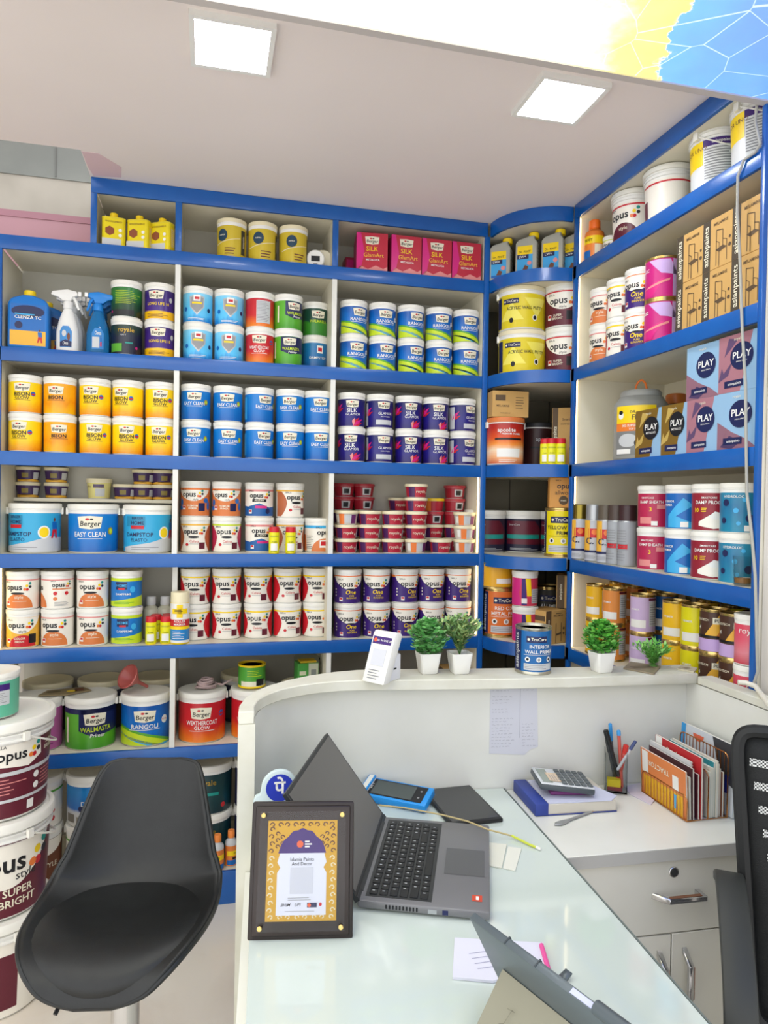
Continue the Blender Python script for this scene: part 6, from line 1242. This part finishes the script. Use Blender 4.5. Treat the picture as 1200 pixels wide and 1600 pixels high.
# pen holder
ph = onz(965, 1236, DZ); t = thing('pen_holder', 'clear acrylic pen holder standing by the note on the counter wall', 'pen holder', (ph.x, ph.y+.012, DZ), math.radians(-28))
gl_ = M('#f2f5f5', .03, 0, 0, 'clear_acrylic', 1.0, 1.12); q = .027; hh = .098
b = MB(); b.box(-q, q, -q, q, 0, .003, gl_)
for x0, x1, y0, y1 in ((-q, q, -q, -q+.002), (-q, q, q-.002, q), (-q, -q+.002, -q+.002, q-.002), (q-.002, q, -q+.002, q-.002)): b.box(x0, x1, y0, y1, .003, hh, gl_)
b.build('holder', t)
b = MB(); b.box(-.02, .012, -.018, .002, .0035, .03, M('#d8c21c', .5)); b.box(-.02, .016, -.02, .004, .0035, .012, M('#8a3a40', .5)); one('eraser_block', 'yellow and red blocks at the bottom of the pen holder', 'eraser', b, (ph.x, ph.y+.012, DZ), math.radians(-28))
base_ = Vector((ph.x, ph.y+.012, DZ+.004))
def pen(label, d0, tip, top, r, body, capm, cl=.3, clip=True):
    p0 = base_+Vector(d0); p1 = base_+Vector(top); t = thing('pen', label, 'pen', tuple(p0), 0, 'pens in the clear holder'); v = p1-p0
    b = MB(); b.tube([(0, 0, 0), v*.04, v*(1-cl)], [r*.4, r, r], body, 10); b.build('barrel', t)
    b = MB(); b.tube([v*(1-cl), v*.985, v], [r*1.18, r*1.18, r*.8], capm, 10); b.build('cap', t)
    if clip:
        n_ = Vector((-.4, -.9, 0)).normalized()*r*1.5; b = MB(); b.tube([v*.97+n_, v*(1-cl)+n_], r*.25, capm, 6); b.build('clip', t)
pen('black marker leaning left in the clear pen holder', (.004, -.008, .03), 0, (-.028, .004, .148), .0058, M('#26282a', .4), M('#1b1d1e', .4))
pen('dark pen behind the black marker in the pen holder', (.008, .006, .002), 0, (-.020, .012, .125), .0042, M('#4a4d50', .4), M('#3a3c3e', .4))
pen('pen with bright blue clip cap, tallest in the holder', (.006, .012, .002), 0, (-.008, .016, .160), .004, M('#54585c', .4), M('#2f8fd0', .4), .28)
pen('red pen with blue end in the middle of the holder', (.012, -.012, .002), 0, (.004, -.004, .148), .0044, M('#c95a4e', .4), M('#3f9ad8', .4), .09, False)
pen('thick red marker leaning right in the holder', (.004, .0, .002), 0, (.022, -.012, .112), .006, M('#d0483c', .4), M('#c9342e', .4), .18)
pen('clear ballpoint with dark blue cap leaning far right', (-.004, -.014, .05), 0, (.046, -.016, .122), .0038, M('#c9ccd0', .3), M('#3b4a7a', .4), .3)
b = MB()
loop = [(.0, 0), (.012, .008), (.03, .007), (.05, .003), (.128, .004), (.135, .0), (.128, -.004), (.05, -.004), (.03, -.009), (.012, -.009)]
b.prism(loop, 0, .0035, M('#9ea1a2', .4, .5))
s0 = onz(866, 1288, Zt); s1 = onz(930, 1265, Zt); an = math.atan2(s1.y-s0.y, s1.x-s0.x)
t = thing('letter_opener', 'grey letter opener with wooden tip lying on the side worktop', 'letter opener', (s0.x, s0.y, DZ-.003), an); b.build('blade', t, bevel=.001, bseg=1)
b = MB(); b.box(.128, .140, -.003, .003, .0005, .004, M('#b58a5a', .6)); b.build('tip', t)
flat('paper_sheets', 'loose lilac-white sheets on the side worktop between holder and rack', 'paper', [zp(975, 1228, DZ), zp(1000, 1222, DZ), zp(1024, 1248, DZ), zp(1017, 1256, DZ), zp(985, 1240, DZ)], DZ-.0035, M('#cfc8d6', .6), None, .002)
# file rack of copper wire
cw_ = M('#c0814a', .25, .9); RX0, RX1, RY0, RY1 = 1.074, 1.182, 1.408, 1.582
rk = thing('file_rack', 'copper wire brochure rack standing in the counter corner', 'rack', (RX0, RY0, DZ-.003))
w_, d_ = RX1-RX0, RY1-RY0
hs = (.058, .112, .150)
b = MB(); b.tube([(0, 0, .002), (w_, 0, .002), (w_, d_, .002), (0, d_, .002)], .0018, cw_, 6, closed=True); b.build('base_frame', rk)
for i, x in enumerate((0, w_*.52, w_)):
    hh = hs[i]; r_ = .012
    if i != 1:
        b = MB(); b.tube([(x, 0, .002), (x, 0, hh-r_), (x, r_*.3, hh-r_*.3), (x, r_, hh), (x, d_-r_, hh), (x, d_-r_*.3, hh-r_*.3), (x, d_, hh-r_), (x, d_, .002)], .0016, cw_, 6); b.build('end_frame', rk)
        wm_ = MB(); wm_.tube([(0, 0, .002), (0, 0, hh)], .0011, cw_, 6); wme = wm_.mesh('wire')
        for k in range(1, 14): o = link('wire', wme, rk); o.location = (x, d_*k/14, 0)
    else:
        b = MB(); b.tube([(x, 0, .002), (x, 0, hh-r_), (x, r_, hh), (x, d_-r_, hh), (x, d_, hh-r_), (x, d_, .002)], .0016, cw_, 6); b.build('divider_frame', rk)
def brochure(label, x, th, y0, y1, h, m, els=None, tiltx=0.0, cat='brochure', z=DZ-.001, edge=None):
    t = thing('brochure', label, cat, (x, y0, z), 0, 'brochures in the copper rack'); b = MB(); L_ = y1-y0
    b.box(0, th, 0, L_, 0, h, edge or M('#d8d5c8', .7)); b.box(-.0006, 0, 0, L_, 0, h, m); b.box(th, th+.0006, 0, L_, 0, h, m)
    rt = Matrix.Rotation(tiltx, 4, 'Y'); b.xf(rt); b.build('booklet', t)
    if els: sticker(els, planemap((rt @ Vector((-.0007, L_/2, 0))), (0, -1, 0), rt @ Vector((0, 0, 1)), rt @ Vector((-1, 0, 0)), h), t)
    return t
orr = R(-.68, .68, .44, 1, M('#d8814a', .45), 1)+R(-.68, .68, .0, .46, M('#e0ac2a', .45), 1)+R(-.72, -.5, .5, .98, WHITE, 2)+R(.36, .56, .5, .8, WHITE, 3, 'logo')+R(.4, .5, .1, .4, SKY, 3)+[(g, L, m_, vs, fs, s_) for g, L, m_, vs, fs, s_ in T('TRACTOR', -.12, .76, .16, CREAM, 3, .012, rot=PI)]
ox = RX0+.004
brochure('orange and yellow brochure at the left front of the rack', ox, .003, RY0+.004, RY1+.006, .112, M('#d8814a', .45), orr, -.06)
brochure('white and olive brochure behind the orange one', ox+.008, .004, RY0+.006, RY1+.004, .098, M('#cfcfbc', .5), None, -.04)
brochure('dark brown thin brochure in the front slot', ox+.016, .003, RY0+.004, RY1-.002, .118, M('#4a2c30', .5), None, -.03)
brochure('white brochure just before the red one', ox+.023, .003, RY0+.02, RY1+.004, .128, M('#c9c9ca', .5), None, -.03)
brochure('maroon thin brochure in the front slot', ox+.028, .003, RY0+.003, RY1-.01, .104, M('#5a2530', .5), None, -.02)
brochure('bright red brochure rising highest in the middle', ox+.035, .004, RY0+.002, RY1+.002, .142, M('#b82a2e', .45), R(-.6, -.42, 0, 1, WHITE, 1)+T('Ove for great', .06, .84, .13, CREAM, 3, .012)+R(.34, .44, .52, .68, LGREY, 2, 'logo'), -.01)
for i, (dx, th, hh, c_, lk_) in enumerate(((.060, .004, .108, '#c5cfc2', 'pale green'), (.067, .0055, .116, '#d8d5c6', 'ivory'), (.075, .004, .128, '#2f8f9a', 'teal'), (.081, .003, .132, '#d8d0c2', 'cream striped'), (.086, .003, .124, '#c9793f', 'orange edged'), (.0915, .003, .112, '#3a3430', 'black'), (.0965, .003, .105, '#7a4a34', 'brown'))):
    brochure(f'{lk_} brochure in the rear slot of the rack', RX0+dx, th, RY0+.003+.002*(i % 3), RY1-.004*(i % 2), hh, M(c_, .5))
brochure('white booklet with orange circle leaning at the wall behind the rack', 1.190, .006, 1.40, 1.600, .165, M('#c5ccd2', .45), R(-.6, -.5, .0, 1, M('#2f96d8', .4), 1)+E(-.2, .92, .12, .1, M('#d8684a', .4), 2, a0=PI, a1=2*PI)+P([(.1, 1), (.6, 1), (.6, .4), (.3, .5)], M('#3a3c40', .4), 1)+R(-.5, .5, .3, .55, M('#22389a', .4), 1), .06)
brochure('lime and blue booklet leaning at the right counter wall', 1.212, .006, 1.345, 1.46, .14, M('#8fa62a', .45), R(-.41, .41, .0, .3, M('#2f8fd0', .4), 1), .05)
# handwritten note on the raised wall
nb = Vector((.775, 1.6665-.0012)); sl = math.atan2(1.632-1.677, 1.235-.67)
q0 = sx(768, 1.664, .95); t = thing('handwritten_note', 'handwritten list stuck to the inside of the counter wall', 'note', (q0, 1.677+(q0-.67)*-.0957+.0005, .832), math.atan2(-.022, .23)); t.scale = (1.1, 1, 1.1)
b = MB(); b.slab([(0, .006), (.085, .0), (.098, .012), (.117, .018), (.112, .164), (0, .164)], -.0016, -.0006, M('#cdced6', .7)); sh = b.build('sheet', t)
ink = M('#4f5168', .7); hw = []; rd = random.Random(3)
for i in range(20):
    v = .158-i*.0072
    if i in (2, 6, 9): continue
    for u0, u1 in ((.005, .058), (.078, .108)):
        if u0 > .05 and i in (3, 4, 5, 6, 7, 8, 9, 10, 11): continue
        u = u0
        while u < u1-rd.uniform(0, .02):
            w = rd.uniform(.003, .009); n_ = int(w/.0012)
            for k in range(n_):
                y0, y1 = v+rd.uniform(-.0012, .0012), v+rd.uniform(-.0012, .0012); x0 = u+k*.0012
                hw += P([(x0, y0), (x0+.0012, y1), (x0+.0012, y1+.0004), (x0, y0+.0004)], ink, 1, 'handwriting')
            u += w+.003
hw += R(.0715, .0719, .04, .164, ink, 1, 'handwriting')
sticker(hw, planemap((0, -.0016, 0), (1, 0, 0), (0, 0, 1), (0, -1, 0)), sh)
# payment sticker on the right counter wall
y_s = sy(1164, 1.2372, 1.0); t = thing('payment_sticker', 'payment sticker with purple header on the right counter wall', 'sticker', (1.2372, y_s, .88), math.radians(-90))
b = MB(); b.slab([(0, 0), (.095, 0), (.095, .128), (0, .128)], -.0008, 0, M('#d8dbe0', .5)); sh = b.build('sheet', t)
sticker(R(0, .095, .102, .126, PURP, 1)+E(.013, .114, .008, .008, M('#e2643a', .4), 2)+T('ALL IN ONE PAYMENT', .055, .114, .0085, WHITE, 2, .012)+T('Islamia Paints And Decor', .048, .094, .0072, DARK, 2)+R(.018, .075, .02, .084, M('#c2c6cc', .5), 1, 'code_panel'), planemap((0, -.0008, 0), (1, 0, 0), (0, 0, 1), (0, -1, 0)), sh)
# cord hanging down the right post, and the white pipe on the counter corner
x_c = XR-.006; ys = lambda px, z_: sy(px, x_c, z_)
zz_ = lambda px, py: (lambda d: EYE+d.z*(x_c/d.x))(CR*((px-600)/FPX)-CU*((py-800)/FPX)+CF)
pts = []
for px, py in ((1183, 160), (1180, 190), (1188, 225), (1180, 238), (1162, 250), (1153, 275), (1152, 330), (1156, 400), (1158, 460), (1160, 520), (1165, 600), (1166, 700), (1167, 770), (1174, 830), (1180, 900), (1182, 980), (1184, 1050), (1178, 1068)):
    d = CR*((px-600)/FPX)-CU*((py-800)/FPX)+CF; k = x_c/d.x; pts.append((x_c, d.y*k, EYE+d.z*k))
b = MB(); b.tube(pts, .0036, M('#a9a79c', .5), 8); one('power_cord', 'grey power cord hanging down the right wall shelves to the counter', 'cord', b)
pt2 = [onz(*q) for q in ((1153, 1066, 1.052), (1166, 1067, 1.052), (1180, 1072, 1.05), (1190, 1085, 1.045), (1200, 1100, 1.04), (1215, 1120, 1.04))]
b = MB(); b.tube(pt2, .006, M('#dcd8c8', .4), 10); one('conduit', 'ivory conduit lying over the right end of the counter', 'pipe', b)

# ================================================================== FLOOR THINGS
# stack of pails
PX, PY = -.600, 2.285
for k, kd in enumerate(('pail_bright_plain', 'pail_bright', 'pail_bright_side')):
    put(kd, 'paint_pail', f'{("plain maroon", "maroon and white", "maroon and white")[k]} pail, {("bottom", "middle", "top")[k]} of the floor stack at the left', 'pail', (PX, PY, .0005+k*.2798), math.radians((8, 26, 27)[k]), 'maroon pails on the floor')
zt_ = .0005+2*.2798+.2798
put('mint_tub', 'paint_tub', 'mint green tub with white lid on top of the floor pails', 'paint tub', (-.607, 2.25, zt_+.001), .1)
# bar stool
st = thing('bar_stool', 'black moulded bar stool with chrome post in front of the shelves', 'stool', (-.150, 1.485, 0), math.radians(-10))
SH = .622; blk = noisy('black_vinyl', '#080a0a', '#0e1111', 30, .48, 4, .0, bump=.1, bscale=400)
def stool_shell():
    b = MB(); nu, nv = 36, 64
    # centre line of the shell from front lip over the seat to the top of the back (y forward is -)
    cl = [(-.212, -.030), (-.208, -.018), (-.195, .0), (-.165, .012), (-.12, .014), (-.07, .008), (-.01, 0), (.05, -.002), (.11, .010), (.148, .042), (.17, .085), (.188, .135), (.203, .18), (.216, .22), (.224, .243), (.227, .250)]
    wd = [.035, .085, .125, .157, .179, .190, .195, .194, .188, .178, .166, .152, .138, .124, .105, .065]
    cup = [0, .004, .01, .016, .022, .028, .036, .044, .056, .062, .058, .05, .04, .028, .014, .004]
    def samp(a, t):
        t = t*(len(a)-1); i = min(int(t), len(a)-2); f_ = t-i
        p0, p1, p2, p3 = a[max(i-1, 0)], a[i], a[i+1], a[min(i+2, len(a)-1)]
        return .5*((2*p1)+(-p0+p2)*f_+(2*p0-5*p1+4*p2-p3)*f_*f_+(-p0+3*p1-3*p2+p3)*f_**3)
    cy_, cz_ = [c[0] for c in cl], [c[1] for c in cl]
    def pt(s_, t, lift=0.0):
        y, z_, w, c_ = samp(cy_, t), samp(cz_, t), samp(wd, t), samp(cup, t)
        y2 = samp(cy_, min(1, t+.01))-samp(cy_, max(0, t-.01)); z2 = samp(cz_, min(1, t+.01))-samp(cz_, max(0, t-.01)); q = math.hypot(y2, z2)
        e = abs(s_)**2.4*c_+lift
        return (s_*w, y-z2/q*e, z_+y2/q*e)
    vs = [pt(i/nu*2-1, j/nv) for j in range(nv+1) for i in range(nu+1)]
    fs = [(j*(nu+1)+i, j*(nu+1)+i+1, (j+1)*(nu+1)+i+1, (j+1)*(nu+1)+i) for j in range(nv) for i in range(nu)]
    b.add(vs, fs, blk); return b, vs, nu, nv, pt
b, vs, nu, nv, spt = stool_shell()
o = b.build('shell', st, ang=60); o.location = (0, 0, SH); o.scale = (.9, .92, 1); md = o.modifiers.new('thickness', 'SOLIDIFY'); md.thickness = .008; md.offset = -1
rim = [vs[i] for i in range(nu+1)]+[vs[j*(nu+1)+nu] for j in range(1, nv+1)]+[vs[nv*(nu+1)+i] for i in range(nu-1, -1, -1)]+[vs[j*(nu+1)] for j in range(nv-1, 0, -1)]
b = MB(); b.tube(rim, .0062, M('#141718', .42), 8, closed=True); o = b.build('rim', st); o.location = (0, 0, SH); o.scale = (.9, .92, 1)
# seat pad
b = MB(); n = 48; rings = 9; pv = []
for r_ in range(rings+1):
    f_ = r_/rings
    for k in range(n):
        a = 2*PI*k/n; ca, sa = math.cos(a), math.sin(a); ca = math.copysign(abs(ca)**.8, ca); sa = math.copysign(abs(sa)**.8, sa)
        pv.append(spt(f_*.95*ca, .310+f_*.262*sa, .002+.020*(1-f_**5)-(.003 if r_ == rings else 0)))
b.add(pv, [(r_*n+k, r_*n+(k+1) % n, (r_+1)*n+(k+1) % n, (r_+1)*n+k) for r_ in range(rings) for k in range(n)], blk); o = b.build('seat_pad', st, ang=60); o.location = (0, 0, SH); o.scale = (.9, .92, 1)
b = MB(); b.lathe([(.045, SH-.045), (.045, SH-.02), (.02, SH-.012)], DARK, 20); b.build('seat_plate', st)
b = MB(); b.lathe([(.027, .30), (.027, .50), (.016, .501), (.016, SH-.035)], STEEL, 24); b.lathe([(.029, .03), (.029, .31), (.027, .312)], STEEL, 24); b.build('post', st)
b = MB(); b.lathe([(.19, 0), (.19, .006), (.15, .014), (.05, .028), (.03, .045)], STEEL, 40); b.build('base', st)
b = MB(); b.tube([(.03*math.cos(a), -.16+.0, .22) if False else (.13*math.sin(a), -.02-.13*math.cos(a)*1.0, .22) for a in [-1.9+3.8*k/16 for k in range(17)]], .009, STEEL, 10); b.tube([(0, -.02, .22), (0, -.15, .22)], .008, STEEL, 8); b.build('footrest', st)
b = MB(); b.tube([(-.02, -.08, SH-.03), (-.06, -.17, SH-.03), (-.065, -.19, SH-.045)], .004, BLACK, 8); b.build('lever', st)
# mesh office chair
ch_ = thing('office_chair', 'black mesh office chair at the right edge', 'chair', (1.048, .903, 0), math.radians(-35))
bm_ = M('#0f1111', .55); mesh_m = noisy('black_mesh', '#070909', '#0e1111', 300, .75, 2, bump=.5, bscale=500)
bw, z0, z1 = .2, .56, 1.062
outl = []
for t_ in range(0, 41):
    a = t_/40*2*PI; ca, sa = math.cos(a), math.sin(a); p_ = 14
    x = abs(ca)**(2/p_)*math.copysign(1, ca); zz = abs(sa)**(2/p_)*math.copysign(1, sa)
    wz = bw*(1.0-.16*(1-(zz+1)/2)); outl.append((x*wz, zz))
def bp(x, zz): 
    z_ = z0+(z1-z0)*(zz+1)/2; return (x, .05+.06*((zz+1)/2)**2-.03*math.cos(x/bw*1.2)+.03, z_)
b = MB(); b.tube([bp(x, zz) for x, zz in outl[:-1]], .0125, bm_, 8, closed=True); b.build('back_frame', ch_)
b = MB(); NU, NV = 12, 16; vs = []
for j in range(NV+1):
    for i in range(NU+1):
        zz = (j/NV*2-1)*.97; wz = bw*(1.0-.16*(1-(zz+1)/2))*.97; vs.append(bp((i/NU*2-1)*wz, zz))
b.add(vs, [(j*(NU+1)+i, j*(NU+1)+i+1, (j+1)*(NU+1)+i+1, (j+1)*(NU+1)+i) for j in range(NV) for i in range(NU)], mesh_m); o = b.build('back_mesh', ch_, ang=60); o.modifiers.new('thickness', 'SOLIDIFY').thickness = .004
chk = bpy.data.materials.new('open_weave'); chk.use_nodes = True; nt = chk.node_tree; tc = nt.nodes.new('ShaderNodeTexCoord'); ck = nt.nodes.new('ShaderNodeTexChecker'); ck.inputs['Scale'].default_value = 330
ck.inputs['Color1'].default_value = rgb('#d5d6d2'); ck.inputs['Color2'].default_value = rgb('#15181a'); nt.links.new(tc.outputs['Object'], ck.inputs[0]); nt.links.new(ck.outputs[0], nt.nodes['Principled BSDF'].inputs['Base Color'])
for k in range(8):
    zz = .78-k*.155; w2 = .178*(1-.04*k); b = MB(); pts = []
    zc = z0+(z1-z0)*(zz+1)/2
    for i in range(9):
        x = -w2+2*w2*i/8; p0 = bp(x, zz); pts.append((p0[0], p0[1]-.0028, p0[2]))
    b.add([(x, y, z_+.007) for x, y, z_ in pts]+[(x, y, z_-.007) for x, y, z_ in pts], [(i, i+1, 9+i+1, 9+i) for i in range(8)], chk); b.build('open_slot', ch_)
am = M('#2b2d2a', .5)
for s_ in (-1, 1):
    x = s_*.212; b = MB()
    path = [(x, .085, .80), (x, .05, .815), (x, .0, .81), (x, -.07, .785), (x, -.14, .745), (x, -.185, .68), (x, -.185, .59), (x, -.14, .50), (x, -.08, .44)]
    # flat loop: swept rectangle
    P3 = [Vector(q) for q in path]; dense = []
    for i in range(len(P3)-1):
        for k in range(4):
            t_ = k/4; a0, a1, a2, a3 = P3[max(i-1, 0)], P3[i], P3[i+1], P3[min(i+2, len(P3)-1)]
            dense.append(.5*((2*a1)+(a2-a0)*t_+(2*a0-5*a1+4*a2-a3)*t_*t_+(-a0+3*a1-3*a2+a3)*t_**3))
    dense.append(P3[-1]); vs = []; n = len(dense)
    for i, p_ in enumerate(dense):
        tg_ = (dense[min(i+1, n-1)]-dense[max(i-1, 0)]).normalized(); nn_ = Vector((1, 0, 0)).cross(tg_)
        for sx_, sn in ((-1, -1), (1, -1), (1, 1), (-1, 1)): vs.append(p_+Vector((sx_*.024, 0, 0))+nn_*sn*.009)
    b.add(vs, [(i*4+k, i*4+(k+1) % 4, (i+1)*4+(k+1) % 4, (i+1)*4+k) for i in range(n-1) for k in range(4)]+[(0, 1, 2, 3), tuple((n-1)*4+k for k in (3, 2, 1, 0))], am); b.build('armrest', ch_, bevel=.004)
b = MB(); b.box(-.215, .215, -.23, .19, .42, .485, noisy('black_seat', '#16191a', '#1f2324', 200, .75)); b.build('seat', ch_, bevel=.03, bseg=3)
b = MB(); b.tube([(0, .10, .41), (0, .17, .45), (0, .165, .56)], .018, bm_, 10); b.build('back_support', ch_)
b = MB(); b.lathe([(.03, .08), (.03, .25), (.022, .26), (.022, .41)], DARK, 18); b.build('gas_post', ch_)
for k in range(5):
    a = 2*PI*k/5+.3; b = MB(); b.tube([(0, 0, .10), (.14*math.cos(a), .14*math.sin(a), .09), (.24*math.cos(a), .24*math.sin(a), .062)], [.025, .02, .015], bm_, 8); lg = b.build('leg', ch_)
    b = MB(); b.lathe([(.012, 0), (.025, .006), (.025, .04), (.012, .05)], DARK, 14, (.24*math.cos(a), .24*math.sin(a))); b.build('castor', ch_)
# ================================================================== THINGS ON THE BIG TUBS
xf_ = at6(228); yf_ = FR+.092
t = thing('funnel', 'pink plastic funnel lying on the big blue tub', 'funnel', (xf_-.045, yf_-.01, TOPZ), 0)
fm2 = M('#cf6e66', .3, 0, 0, None, .25); b = MB()
b.lathe([(.044, .060), (.046, .058), (.044, .052), (.012, .012), (.007, .0), (.0055, -.045), (.0045, -.045), (.0055, .0), (.010, .013), (.042, .054)], fm2, 32, cap0=False, cap1=False)
mt_ = Matrix.Translation((0, .0, .040)) @ Matrix.Rotation(math.radians(42), 4, 'Z') @ Matrix.Rotation(math.radians(-58), 4, 'Y') @ Matrix.Translation((0, 0, -.03)); mt_ = Matrix.Translation((0, 0, .004)) @ mt_
b.xf(mt_)
zmin = min(v[2] for v in b.v)
b.v = [(x, y, z_-zmin) for x, y, z_ in b.v]; b.build('cone', t, ang=50)
xs_ = at6(318); t = thing('webbing_strap', 'coil of pinkish grey strap lying on the big red tub', 'strap', (xs_+.01, yf_-.005, TOPZ), .3)
b = MB(); sm_ = M('#b29a97', .6)
for k in range(5):
    rr = .036-.004*k; zc = .006+.0065*k; ring = [(rr*math.cos(a)+.004*math.sin(k*2), rr*.8*math.sin(a)+.003*math.cos(k*3), zc+.002*math.sin(a*2+k)) for a in [2*PI*j/28 for j in range(28)]]
    s0_ = len(b.v); b.tube(ring, .0045, sm_, 6, closed=True)
b.tube([(.034, .0, .012), (.055, -.02, .010), (.075, -.02, .018), (.095, -.01, .022)], .004, sm_, 6); b.build('coil', t)
p_ = (at6(395)-.004, yf_, TOPZ+.0005); put('green_can', 'paint_tin', 'short green tin with yellow top standing on the red tub by the counter', 'paint can', p_, .1)
t = thing('sample_pack', 'clear bag with a green and white box behind the counter curve', 'packet', (sx(479, yf_, TOPZ), yf_, ZS[5]+.192), .1)
b = MB(); b.box(-.042, -.002, -.03, .03, 0, .075, M('#4f9f4a', .45)); b.box(-.002, .040, -.03, .03, 0, .075, M('#cfccc0', .5)); b.build('box', t, bevel=.002, bseg=1)
b = MB(); b.box(-.030, .032, -.022, .022, .075, .082, M('#e0b52a', .5)); b.build('yellow_rim', t)
sticker(R(.010, .03, .012, .05, GREY, 1, 'barcode')+R(-.035, -.01, .03, .045, CREAM, 1), planemap((0, -.03, 0), (1, 0, 0), (0, 0, 1), (0, -1, 0)), t)
b = MB(); b.box(-.046, .046, -.034, .034, .001, .1, M('#e8efe0', .1, 0, 0, 'clear_bag', 1.0, 1.02)); b.build('bag', t, bevel=.01)
xq = sx(92, FR+.1, TOPZ); t = thing('printed_sachet', 'brown printed sachets spread over the lids beside the green tub', 'packet', (xq+.02, FR+.115, TOPZ), .2)
b = MB(); b.prism([(-.09, -.03), (.0, -.055), (.085, -.02), (.06, .035), (-.06, .03)], .0005, .004, M('#8a7a5a', .5)); b.build('sheet', t); sticker(E(.02, -.01, .018, .014, YEL, 1)+E(-.04, 0, .025, .015, M('#5f5138', .5), 1)+R(.03, .06, -.02, .02, BROWN, 1), planemap((0, 0, .004), (1, 0, 0), (0, 1, 0), (0, 0, 1)), t)
for px, y, lk_ in ((75, FR+.215, 'cream bucket lid showing behind the pink tub, sixth row'), (160, FR+.21, 'cream bucket lid showing behind the green tub, sixth row'), (243, FR+.21, 'cream bucket lid showing behind the funnel, sixth row'), (380, FR+.21, 'cream bucket lid behind the short green tin, sixth row')):
    put('bucket_cream', 'paint_tub', lk_, 'paint tub', (sx(px, 2.932, .75), 2.932, ZS[5]+.0005), 0, 'shaded tubs at the back of the sixth row')
